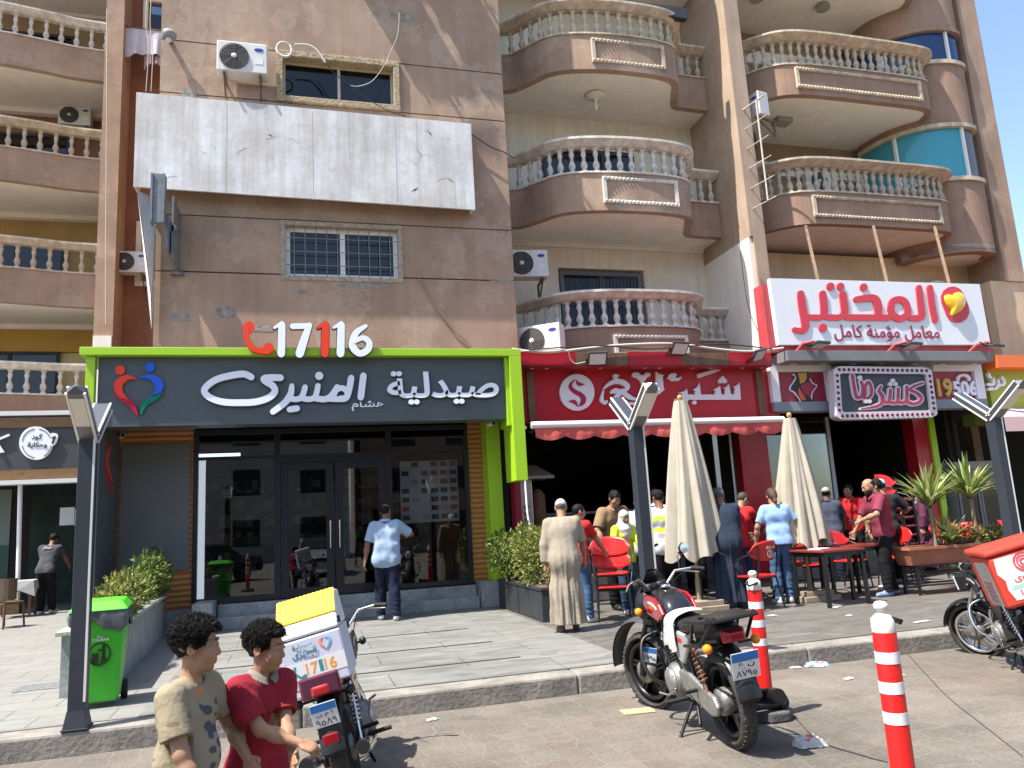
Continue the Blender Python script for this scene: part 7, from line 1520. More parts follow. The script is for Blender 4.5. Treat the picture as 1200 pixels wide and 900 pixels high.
    if hair:
        kind, hm = hair[0], HAIR[hair[1]] if hair[1] in HAIR else hair[1]; Fh = Field()
        lowcut = lambda X, Y, Z: np.maximum(np.minimum(dot(hf, X, Y, Z) - .048 * hs, .062 * hs - dot(hu, X, Y, Z) + 0 * X) * 1.0, np.maximum(-.055 * hs - dot(hu, X, Y, Z), (dot(hf, X, Y, Z) - .012 * hs) - (dot(hu, X, Y, Z) + .01 * hs) * 1.1))
        if kind in ('short', 'curly', 'fade'):
            t = {'short': .011, 'curly': .007, 'fade': .005}[kind]; Fh.ell(hl(0, -.015, .034), (np.array((.0755, .0955, .086)) + t) * hs, HM, k=.01)
            if kind == 'curly': Fh.ell(hl(0, .03, .09), np.array((.07, .06, .034)) * hs, HM, k=.03)
            post = [wrinkle({'short': .003, 'curly': .006, 'fade': .0006}[kind], seed, 3, 3, 8), clipf(lowcut)]; ho = add('hair', Fh, hm, post, vox * .8)
            if kind == 'curly' and vox < .006:   # ringlets
                rr = random.Random(seed); q = MB()
                for _ in range(2800):
                    th = rr.uniform(0, 2 * math.pi); cz = rr.uniform(-.35, 1); n_ = np.array((math.sqrt(1 - cz * cz) * math.cos(th), math.sqrt(1 - cz * cz) * math.sin(th), cz)); p = np.array((.077, .1, .088)) * n_ + np.array((0, -.015, .036)); fwd = p[1]
                    if p[1] > .045 and p[2] < .066: continue
                    if fwd - .012 > (p[2] + .01) * 1.1: continue
                    thick = (1.0 if p[2] > .05 else .62 if p[2] > .01 else .3) * rr.uniform(.7, 1.25)
                    r = rr.uniform(.005, .013) * hs * thick; a0 = rr.uniform(0, 6.3); t1 = vunit(np.cross(n_, rr.choice([(1, .2, .1), (.1, 1, .3), (.2, .1, 1)]))); t2 = np.cross(n_, t1); pts = []
                    for k in range(9): a = a0 + k * .78; pts.append((hl(*p) + HM @ (t1 * math.cos(a) * r + t2 * math.sin(a) * r + n_ * (rr.uniform(.0, .008) + .0028 * k) * hs * thick)) * s)
                    q.tube(pts, [.0016 * s] * 8 + [.0007 * s], 3)
                q.build('hair_curls', hm, e)
        elif kind == 'pony':
            Fh.ell(hl(0, -.015, .034), np.array((.085, .106, .096)) * hs, HM, k=.01).ell(hl(0, -.1, -.02), np.array((.06, .045, .07)), HM, k=.03).rc(hl(0, -.12, .01), hl(0, -.13, -.13), .03, .022, k=.03).rc(hl(0, -.13, -.13), hl(.01, -.11, -.24), .024, .012, k=.02); add('hair', Fh, hm, [wrinkle(.003, seed, .5, 3), clipf(lambda X, Y, Z: np.maximum(np.minimum(dot(hf, X, Y, Z) - .05, .06 - dot(hu, X, Y, Z)), (dot(hf, X, Y, Z) + .0) - (dot(hu, X, Y, Z) + .05) * 1.2))])
        elif kind == 'skullcap':
            Fh.ell(hl(0, -.014, .036), np.array((.08, .1, .094)) * hs, HM, k=.01); add('skull_cap', Fh, hm, [clipf(lambda X, Y, Z: .03 - dot(hu, X, Y, Z) + .25 * dot(hf, X, Y, Z))])
            Fh = Field(); Fh.ell(hl(0, -.015, .03), np.array((.078, .0985, .088)) * hs, HM, k=.01); add('hair', Fh, HAIR['grey'], [clipf(lambda X, Y, Z: np.maximum(np.maximum(dot(hu, X, Y, Z) - .03, -.04 - dot(hu, X, Y, Z)), dot(hf, X, Y, Z) + .01))])
        elif kind == 'cap':
            Fh.ell(hl(0, -.014, .04), np.array((.083, .103, .09)) * hs, HM, k=.01); Fh.rc(hl(-.04, .085, .045), hl(.04, .085, .045), .035, k=.01, flat=(hu, .25)).rc(hl(-.03, .11, .04), hl(.03, .11, .04), .035, k=.01, flat=(hu, .22)); add('cap', Fh, hm, [clipf(lambda X, Y, Z: .028 - dot(hu, X, Y, Z))])
            Fh = Field(); Fh.ell(hl(0, -.015, .03), np.array((.079, .099, .088)) * hs, HM, k=.01); add('hair', Fh, HAIR['black'], [clipf(lambda X, Y, Z: np.maximum(np.maximum(dot(hu, X, Y, Z) - .03, -.045 - dot(hu, X, Y, Z)), dot(hf, X, Y, Z) + .0))])
        elif kind == 'hijab':
            Fh.ell(hl(0, -.014, .028), np.array((.09, .11, .1)), HM, k=.02).ell(hl(0, .0, -.07), np.array((.085, .095, .09)), HM, k=.04).rc(hl(0, -.01, -.1), N - u * .05 + fw * .02, .08, .105, k=.06).rc(N - u * .03 - rt * .08, N - u * .03 + rt * .08, .075, k=.06).rc(N - u * .05 + fw * .06, C_ + fw * .06, .09, .085, k=.06); Fh.ell(hl(0, .105, -.02), np.array((.052, .08, .072)), HM, k=.01, cut=True); add('headscarf', Fh, hm, [wrinkle(.004, seed, 1.3, 1.3)])
        elif kind == 'bald':
            Fh.ell(hl(0, -.015, .03), np.array((.077, .0973, .087)) * hs, HM, k=.01); add('hair', Fh, HAIR['black'], [clipf(lambda X, Y, Z: np.maximum(np.maximum(dot(hu, X, Y, Z) - .055 + .6 * np.maximum(dot(hf, X, Y, Z), -.05), -.05 - dot(hu, X, Y, Z)), dot(hf, X, Y, Z) - .0))])
    if 'beard' in extra:
        Fh = Field(); Fh.ell(hl(0, .022, -.04), np.array((.0665, .0785, .08)) * hs, HM, k=.03).rc(hl(-.03, .035, -.09), hl(.03, .035, -.09), .034, k=.03).ell(hl(0, .072, -.105), np.array((.03, .026, .026)), HM, k=.02); add('beard', Fh, HAIR['black'], [wrinkle(.002, 9, 3, 3), clipf(lambda X, Y, Z: np.maximum(np.maximum(dot(hu, X, Y, Z) + .05 - .5 * np.maximum(0, -dot(hf, X, Y, Z) + .06), -.01 - dot(hf, X, Y, Z)), -(np.sqrt((dot(hr, X, Y, Z) / .03) ** 2 + ((dot(hu, X, Y, Z) + .066) / .012) ** 2) - 1) * .012))])
    # ---- clothes
    g = .016 if vox > .005 else .025
    def upper(hem, grow=g, sleeve=.55, flare=.0, tk=0):
        T = Field(); T.rc(P0 - rt * .075, P0 + rt * .075, .104 + grow + flare, k=.05, flat=fl(.88)).rc(P0 + u * .16 - rt * .055, P0 + u * .16 + rt * .055, .1 + grow + fat * .4 + flare, k=.07, flat=fl(.86)).rc(C_ - rt * .08, C_ + rt * .08, .114 + grow, k=.07, flat=fl(.82)).rc(SH_[0] + rt * .03, SH_[1] - rt * .03, .06 + grow * .8, k=.05)
        if fat: T.ell(P0 + u * .12 + fw * .07, (.13, .1 + fat, .15), k=.06)
        if female: T.rc(C_ + fw * .075 - rt * .065, C_ + fw * .075 + rt * .065, .05, k=.05)
        T.rc(P0 - u * .06 - rt * .07, P0 - u * .06 + rt * .07, .105 + grow + flare * 1.4, k=.04, flat=fl(.88))
        for i, (S, E, W) in enumerate(arms):
            sl = sleeve if not isinstance(sleeve, tuple) else sleeve[i]
            if sl <= 1: T.rc(S, S + (E - S) * sl, .058 + grow * .6, .052 + grow, k=.035)
            else: T.rc(S, E, .058 + grow * .6, .048 + grow, k=.035); T.rc(E, E + (W - E) * (sl - 1), .048 + grow, .036 + grow, k=.02)
        return T
    def hemcut(hem): return lambda D, X, Y, Z: np.maximum(D, hem - Z - .12 * (Y * 0))
    def neck(D, X, Y, Z):
        q = N + u * .06 + fw * .02; d = np.sqrt((X - q[0]) ** 2 + (Y - q[1]) ** 2 + ((Z - q[2]) * .8) ** 2) - .082; D = np.maximum(D, -d)
        return D
    def sleeve_open(sl):   # hollow the sleeve ends so that cloth has an edge
        def fn(D, X, Y, Z):
            for i, (S, E, W) in enumerate(arms):
                q = sl[i] if isinstance(sl, tuple) else sl; A, B_ = (S, E) if q <= 1 else (E, W); t = q if q <= 1 else q - 1; end = A + (B_ - A) * t; d_ = vunit(B_ - A); h = (X - end[0]) * d_[0] + (Y - end[1]) * d_[1] + (Z - end[2]) * d_[2]; rad = np.sqrt(np.maximum(0, (X - end[0]) ** 2 + (Y - end[1]) ** 2 + (Z - end[2]) ** 2 - h * h)); near = (rad < .1) & (np.abs(h) < .12)
                D = np.where(near, np.maximum(D, h), D); D = np.where((rad < (.05 if q <= 1 else .04)) & (h > -.03) & (h < .05), np.maximum(D, .003), D)
            return D
        return fn
    if top:
        kind, tm, sl = top[0], top[1], top[2]; mats = None; fn = None
        if kind in ('tee', 'shirt', 'polo', 'long'):
            hem = top[3] if len(top) > 3 else .84; T = upper(hem, g + (.006 if kind == 'shirt' else 0), sl, .012 if kind == 'shirt' else .004)
            if len(top) > 4: mats, fn = top[4](tm, P0, C_, fw, rt, u)
            add('shirt', T, tm, [wrinkle(.0038, seed, .6, .8), wrinkle(.0055 if vox > .005 else .0065, seed + 40, .22 if vox > .005 else .45, .3 if vox > .005 else .5, 5), hemcut(hem), neck, sleeve_open(sl)], None, mats, fn)
            if kind in ('polo', 'shirt'):
                cm = top[5] if len(top) > 5 and top[5] else tm; q = Field(); nb = N + u * .012 + fw * .012
                pt = lambda a_, o_, dz: nb + rt * math.cos(a_) * o_ + fw * math.sin(a_) * o_ - u * (.05 * max(0, math.sin(a_)) ** 2) + u * dz
                for k in range(30):
                    a = 2 * math.pi * k / 30; a2 = 2 * math.pi * (k + 1) / 30
                    if abs(((a + a2) / 2) - math.pi / 2) < .28: continue
                    q.rc(pt(a, .066, .026), pt(a2, .066, .026), .009, k=.008); q.rc(pt(a, .078, .014), pt(a2, .078, .014), .009, k=.01); q.rc(pt(a, .092, -.002), pt(a2, .092, -.002), .008, k=.01)
                add('collar', q, cm, [], min(vox, .006))
        elif kind == 'robe':
            T = upper(0, g + .004, sl, -.008); ph = seed
            T.rc(C_ - u * .02, P0 + u * .0 + fw * .02, .152, .155, k=.1, flat=(np.array((0, 1., 0)), .82)).rc(P0 + fw * .03, np.array((0, .0, .5)), .155, .185, k=.1, flat=(np.array((0, 1., 0)), .82)).rc(np.array((0, .0, .5)), np.array((0, .0, .09)), .185, .225, k=.1, flat=(np.array((0, 1., 0)), .8))
            def folds(D, X, Y, Z):
                a = np.arctan2(Y + .0, X + 1e-6); w = np.clip((1.15 - Z) / .9, 0, 1.1); return (D + (.011 * w * (np.sin(9 * a + 2.2 * Z + ph) + .6 * np.sin(15 * a - 3 * Z + ph * 2) + .4 * np.sin(23 * a + 4 * Z))).astype(np.float32))
            add('robe', T, tm, [folds, wrinkle(.003, seed, .5, .9), hemcut(.1), neck, sleeve_open(sl)])
    if bottom:
        kind, bm = bottom[0], bottom[1]; Q = Field(); w = {'jeans': .007, 'loose': .016, 'cargo': .012}[kind]
        Q.rc(P0 - rt * .075, P0 + rt * .075, .108, k=.05, flat=fl(.9)); 
        for (h, K, A) in legs: Q.rc(h, K, .094 + w * .5, .066 + w, k=.04).rc(K, A + np.array((0, 0, .0)), .066 + w, .055 + w * 1.2, k=.03).rc(K * .8 + A * .2 + np.array((0, -.012, 0)), K * .4 + A * .6 + np.array((0, -.012, 0)), .064 + w, .056 + w, k=.03)
        if kind == 'cargo':
            for i, (h, K, A) in enumerate(legs): m_ = h * .35 + K * .65; Q.rc(m_ + np.array(((-1, 1)[i] * .07, 0, .05)), m_ + np.array(((-1, 1)[i] * .07, 0, -.07)), .045, k=.015, flat=((1., 0, 0), .4))
        lowz = min(legs[0][2][2], legs[1][2][2]) - .02
        def gather(D, X, Y, Z): return D + (.004 * np.clip((.42 - Z) / .3, 0, 1) * np.sin(Z * 95 + 3 * np.sin(9 * X + 7 * Y))).astype(np.float32)
        mats = fn = None
        if len(bottom) > 2: mats, fn = bottom[2](bm, legs)
        add('trousers', Q, bm, [wrinkle(.0035, seed + 5, .7, .7), gather, hemcut(lowz), lambda D, X, Y, Z: np.maximum(D, Z - (P0[2] + .1))], None, mats, fn)
    if shoes is not None:
        for i, (heel, toe, fd_) in enumerate(FT):
            q = Field(); q.rc(heel + np.array((0, 0, .005)), toe + fd_ * .02, .045, .036, k=.02).rc(heel + np.array((0, 0, .045)), heel + fd_ * .06 + np.array((0, 0, .03)), .04, k=.02); so = add('shoe', q, shoes, [lambda D, X, Y, Z: np.maximum(D, .004 + (legs[i][2][2] - .085) * .8 - Z)], .007)
    e['_frames'] = 0; del e['_frames']
    return e, dict(s=s, N=N, C=C_, P0=P0, rt=rt, fw=fw, u=u, Hc=Hc, arms=arms, legs=legs, fdirs=fdirs, hl=hl)
def PD(px_, py_, d): return Vector((0, 0, CAMH)) + ray(px_, py_) * (d / 900)
# ---- cloth colours
navy = fabric('navy_cloth', (.012, .016, .035)); blackc = fabric('black_cloth', (.009, .009, .01)); jean = fabric('blue_denim', (.06, .12, .22), .3, .3, 60); jean_d = fabric('dark_denim', (.025, .05, .1), .3); pale_blue = fabric('pale_blue_shirt', (.29, .38, .5), .06); sky_tee = fabric('light_blue_tee', (.25, .39, .62), .08); robe_b = fabric('beige_robe', (.29, .245, .19), .12); robe_n = fabric('navy_robe', (.022, .032, .055), .15); redc = fabric('red_cloth', (.45, .02, .022), .1); maroon_c = fabric('maroon_polo', (.2, .035, .06), .15, .4, 90); tan_c = fabric('tan_shirt', (.25, .16, .09), .12); charcoal_c = fabric('charcoal_tee', (.022, .023, .026), .2); slate_c = fabric('slate_shirt', (.05, .06, .085), .2); whitec = fabric('white_cloth', (.45, .44, .42), .08); hi = mat('lime_reflective', (.5, .62, .03), .6); grey_tee = fabric('grey_work_shirt', (.06, .06, .07), .2)
white_shoe = mat('white_shoe', (.55, .54, .52), .6); blue_shoe = fabric('blue_white_shoe', (.22, .27, .45), .5); brown_shoe = mat('brown_sandal', (.1, .05, .03), .6); black_shoe = mat('black_shoe', (.015, .015, .015), .5)
def bands(z0, z1, z2, z3, m2):
    def mk(m_, P0, C_, fw, rt, u):
        def fn(c): h = (c - P0) @ u; return (((h > z0) & (h < z1)) | ((h > z2) & (h < z3))).astype(int)
        return [m_, m2], fn
    return mk
# ---- the two boys in front
olive = fabric('sand_tee', (.27, .225, .15), .1, .3, 40)
def graphic(m_, P0, C_, fw, rt, u):
    inks = [m_, mat('shirt_print_navy', (.06, .06, .075), .85), mat('shirt_print_orange', (.5, .16, .06), .85), mat('shirt_print_brown', (.17, .11, .075), .85)]
    rr = np.random.RandomState(4); K = rr.normal(size=(7, 3)) * 60; ph = rr.uniform(0, 6, 7)
    def fn(c):
        q = c - C_; a, f, h = q @ rt, q @ fw, q @ u; n = sum(np.sin(c @ K[i] + ph[i]) for i in range(7)); m1 = (f > .03) & (np.abs(a + .02) < .09) & (h < .06) & (h > -.26) & (n > .1 + 26 * np.maximum(0, np.abs(a + .02) - .05)); m2 = (f > .03) & (np.abs(a - .04) < .035) & (np.abs(h - .115) < .014); m3 = (a > .15) & (h < .06) & (h > -.2) & (n > 2.6); return np.where(m2, 2, np.where(m1, 1, np.where(m3, 3, 0)))
    return inks, fn
p = PD(220, 762, 2.93); e1, _ = person('curly haired boy in a sand coloured printed t-shirt walking in front', p.x, p.y, 112, 1.235, 3, 0, (-22, 4, 0), 0, hands=((-.2, .25, 1.0), (.24, .22, .92)), skin='tan', vox=.0042, child=True, fat=.015, top=('tee', olive, .72, .8, graphic), bottom=('loose', jean_d), hair=('curly', 'black'), z=0, hs=1.16, shoes=white_shoe, seed=3, feet=((-.1, -.18), (.1, .2)))
polo_r = fabric('dusty_red_polo', (.27, .018, .03), .3, .3, 40); collar_g = fabric('grey_collar', (.22, .2, .17), .2)
p = PD(304, 757, 3.22); e2, b2i = person('short haired boy in a dusty red polo with grey collar', p.x, p.y, 138, 1.168, 2, 0, (-26, 6, 0), 0, hands=((.03, .33, 1.06), (.03, .4, 1.12)), elbow=((-.35, -1, -.5), (.9, -.8, -.3)), skin='tan', vox=.0042, child=True, top=('polo', polo_r, .78, .82, None, collar_g) if 0 else ('polo', polo_r, .78, .82), bottom=('loose', blackc), hair=('curly', 'black'), z=0, hs=1.17, shoes=white_shoe, seed=8, curl=(35, 75), feet=((-.1, -.1), (.1, .16)))
for c in e2.children:
    if c.name.startswith('collar'): c.data.materials.clear(); c.data.materials.append(collar_g)
# ---- door and grill crowd
person('bald man in a pale blue shirt seen from behind at the pharmacy door', 1.28, 12.3, 4, 1.77, 3, 0, (28, 5, 0), 0, hands=((-.33, -.02, .86), (.22, .3, 1.22)), skin='brown', fat=.03, top=('shirt', pale_blue, .85, .78), bottom=('loose', navy), hair=('bald', 'black'), shoes=white_shoe, seed=11, feet=((-.1, .12), (.12, -.12)), face=False)
person('old man in a long beige robe and white skull cap', 3.2, 9.4, 14, 1.66, 14, 0, (10, 26, 0), 0, hands=((-.27, .03, .8), (.3, .2, .84)), skin='tan', top=('robe', robe_b, (1.9, .95)), hair=('skullcap', whitec), shoes=brown_shoe, seed=12, face=False)
person('boy in a red t-shirt and jeans beside the old robed man', 3.62, 10.05, 60, 1.57, 6, 0, (25, 10, 0), 0, hands=((-.15, .4, 1.05), (.22, .38, 1.0)), skin='tan', top=('tee', redc, .7, .84), bottom=('jeans', jean), hair=('fade', 'black'), shoes=white_shoe, seed=13)
person('man in a tan shirt looking down behind the hijab girl', 4.62, 11.15, 172, 1.78, 6, 0, (0, 28, 0), 0, hands=((-.3, .2, .95), (.3, .2, .95)), skin='tan', top=('shirt', tan_c, .9, .82), bottom=('loose', blackc), hair=('short', 'black'), shoes=black_shoe, seed=14)
person('girl in a white headscarf and bright yellow vest', 4.5, 10.5, 176, 1.46, 4, 0, (0, 16, 0), 0, hands=((-.2, .3, .95), (.22, .28, .98)), skin='light', top=('long', fabric('yellow_vest', (.5, .58, .04), .1), 1.85, .78), bottom=('jeans', jean_d), hair=('hijab', whitec), shoes=white_shoe, seed=15, female=True)
person('man in a white vest with yellow reflective bands and dark cap', 5.05, 10.35, 10, 1.72, 5, 0, (0, 14, 0), 0, hands=((-.3, .2, 1.0), (.28, .22, 1.0)), skin='brown', top=('tee', fabric('pale_grey_vest', (.5, .5, .52), .08), .75, .8, bands(.17, .24, .33, .4, hi)), bottom=('loose', blackc), hair=('cap', blackc), shoes=black_shoe, seed=16, face=False)
person('man in a pale shirt standing at the grill counter in the shade', 5.75, 12.0, 60, 1.78, 4, 0, (0, 10, 0), 0, skin='brown', top=('shirt', fabric('lilac_shirt', (.4, .4, .5), .1), .8, .82), bottom=('loose', navy), hair=('short', 'black'), shoes=black_shoe, seed=17)
person('grey haired man in a long navy robe bending to the table', 5.86, 10.0, 18, 1.74, 18, 0, (-12, 30, 0), 0, hands=((-.26, .3, .95), (.2, .42, .92)), skin='brown', top=('robe', robe_n, 1.9), hair=('short', 'grey'), shoes=black_shoe, seed=18, fat=.02, face=False)
person('woman with a black ponytail behind the navy robed man', 6.42, 10.95, -60, 1.64, 8, 0, (-10, 16, 0), 0, skin='tan', top=('long', fabric('dark_red_top', (.2, .02, .025), .1), 1.8, .8), bottom=('jeans', jean_d), hair=('pony', 'black'), shoes=black_shoe, seed=19, female=True)
person('young man with cropped hair in a red shirt leaning over a chair', 6.38, 10.5, 62, 1.68, 20, 0, (12, 34, 0), 0, hands=((-.1, .5, .98), (.2, .46, .95)), skin='tan', top=('tee', redc, 1.3, .84), bottom=('jeans', jean_d), hair=('fade', 'fade'), shoes=black_shoe, seed=20)
person('woman in a light blue t-shirt and jeans seen from behind', 6.72, 10.02, 12, 1.66, 6, 0, (5, 20, 0), 0, hands=((-.3, .14, .92), (.34, .12, .95)), skin='light', top=('tee', sky_tee, .75, .88), bottom=('jeans', jean), hair=('pony', 'brown'), shoes=white_shoe, seed=21, female=True, face=False)
eb, bi = person('bearded man in a maroon polo holding a phone', 8.32, 9.82, -78, 1.72, 7, 0, (-4, 14, 0), 0, hands=((-.16, .36, 1.12), (.22, .3, .92)), skin='tan', top=('polo', maroon_c, .85, .86), bottom=('cargo', blackc), hair=('bald', 'black'), extra=('beard',), shoes=blue_shoe, seed=22, feet=((-.1, .05), (.1, -.16)), curl=(55, 45))
w = bi['arms'][0][2] * bi['s']; d = bi['fdirs'][0]; Mx = Matrix.Rotation(R_(78), 4, 'Z'); wp2 = Mx @ Vector(w + d * .1) + Vector((8.32, 9.82, PZ + .03)); o = MB().cbox((0, 0, 0), (.15, .075, .009)).build('mobile_phone', black_p, loc=wp2, rot=(R_(35), 0, R_(5)), bevel=.003); tag(o, 'dark mobile phone held flat in the hand of the bearded man', 'phone')
def stripe(bm, legs):
    def fn(c):
        r = np.zeros(len(c), int)
        for i, (h, K, A) in enumerate(legs): r |= ((np.abs(c[:, 1] - (h[1] + (A[1] - h[1]) * np.clip((h[2] - c[:, 2]) / (h[2] - A[2]), 0, 1))) < .011) & ((c[:, 0] < h[0] - .03) if i == 0 else (c[:, 0] > h[0] + .03))).astype(int)
        return r
    return [bm, whitec], fn
person('man in a bright red polo and black track trousers with white stripe', 8.85, 10.35, -28, 1.72, 2, 0, (-20, 4, 0), 0, hands=((-.28, .06, .84), (.29, .06, .84)), skin='tan', top=('polo', redc, .85, .84), bottom=('loose', blackc, stripe), hair=('short', 'black'), shoes=white_shoe, seed=23, face=False)
person('man in a black t-shirt and blue and white cap by the chair stack', 9.55, 11.1, 38, 1.74, 3, 0, (10, 6, 0), 0, hands=((-.28, .06, .84), (.26, .3, 1.12)), skin='light', top=('tee', charcoal_c, .8, .82), bottom=('loose', blackc), hair=('cap', fabric('blue_white_cap', (.3, .4, .55), .5)), shoes=blue_shoe, seed=24, face=False)
person('man in a slate shirt and pale cap inside the koshary shop shade', 9.2, 12.1, 40, 1.68, 8, 0, (0, 10, 0), 0, hands=((-.25, .2, .95), (.25, .4, 1.0)), skin='brown', top=('shirt', slate_c, .85, .8), bottom=('loose', navy), hair=('cap', fabric('pale_cap', (.3, .27, .24), .2)), shoes=black_shoe, seed=25, face=False)
ec, ci = person('man in a grey work shirt bending over inside the cafe opening', -5.3, 19.2, 10, 1.76, 22, 0, (5, 30, 0), 0, hands=((-.25, .42, .95), (.25, .45, .95)), skin='brown', vox=.012, top=('tee', grey_tee, .75, .86), bottom=('loose', blackc), hair=('short', 'black'), shoes=white_shoe, seed=26, face=False)
q = (ci['C'] - ci['fw'] * .125 + ci['u'] * .06) * ci['s']; MB().tube(spline([Vector(q) + Vector((-.09, 0, -.01)), Vector(q) + Vector((-.03, -.008, .02)), Vector(q) + Vector((.03, -.008, -.005)), Vector(q) + Vector((.09, 0, .02))], 5), .012, 6).build('back_print', whitec, ec)

person('dark haired man in a black shirt in the shade of the grill doorway', 6.6, 12.35, -150, 1.7, 3, 0, (10, 8, 0), 0, skin='brown', top=('tee', charcoal_c, .8, .84), bottom=('loose', blackc), hair=('short', 'black'), shoes=black_shoe, seed=31, vox=.01)
person('person in dark trousers and a cream top behind the first parasol', 4.98, 10.95, 30, 1.68, 4, 0, (0, 8, 0), 0, skin='tan', top=('shirt', whitec, .9, .8), bottom=('loose', blackc), hair=('short', 'black'), shoes=brown_shoe, seed=32, vox=.01, face=False)
person('man in a red work shirt behind the tables in the koshary doorway', 10.1, 12.6, -120, 1.72, 3, 0, (0, 6, 0), 0, skin='tan', top=('polo', redc, .85, .84), bottom=('loose', blackc), hair=('short', 'black'), shoes=black_shoe, seed=33, vox=.01)
person('woman in a plum coat and grey headscarf near the right end of the terrace', 11.4, 12.2, -40, 1.6, 3, 0, (0, 8, 0), 0, skin='light', top=('robe', fabric('plum_coat', (.1, .03, .06), .1), 1.9), hair=('hijab', fabric('grey_scarf', (.2, .2, .21), .1)), shoes=black_shoe, seed=34, vox=.01, female=True)
# ================================================================ motorcycles
bk = mat('moto_black', (.012, .012, .013), .35, var=.2, vs=10); alloy = mat('cast_alloy', (.42, .41, .39), .42, .75, var=.35, vs=18, bump=.15, bs=60); dirty_al = mat('dirty_engine_alloy', (.26, .245, .225), .55, .6, var=.5, vs=16, bump=.3, bs=50); seat_m = mat('seat_vinyl', (.018, .017, .017), .5, bump=.2, bs=70)
tyre_m = mat('tyre_rubber', (.02, .019, .018), .85, var=.5, vs=14, bump=.5, bs=50, dirt=(.06, .052, .043)); amber = mat('amber_lens', (.75, .25, .01), .15); red_lens = mat('red_lens', (.25, .008, .012), .15, coat=.4); moto_red = mat('moto_red', (.33, .008, .018), .2, coat=.6); moto_wine = mat('moto_wine', (.16, .012, .03), .2, coat=.6); plate_w, plate_b = mat('plate_white', (.62, .63, .64), .4), mat('plate_blue', (.03, .16, .42), .4); mirror_m = mat('mirror_glass', (.45, .55, .7), .03, 1)
def plate(parent, M_, w, h, rows, name='number_plate'):
    """plate standing in local y (width) / z, facing -x, placed by the matrix M_"""
    q = MB(); q.M = M_; q.box(-.004, .0, -w / 2, w / 2, 0, h); o = q.build(name, plate_w, parent, bevel=.003)
    q = MB(); q.M = M_; q.box(-.0056, -.0042, -w / 2 + .004, w / 2 - .004, h * .66, h - .004); q.build('plate_band', plate_b, o)
    for tx, y0, y1, z0, z1, m_ in rows:
        t = text_mb(tx, y0, y1, z0, z1, .0015, .003); t.v = [(-.0062 + b * .5, -a, c) for a, b, c in t.v]; t.v = [tuple(M_ @ Vector(v)) for v in t.v]; t.build('plate_number', m_, o)
    return o
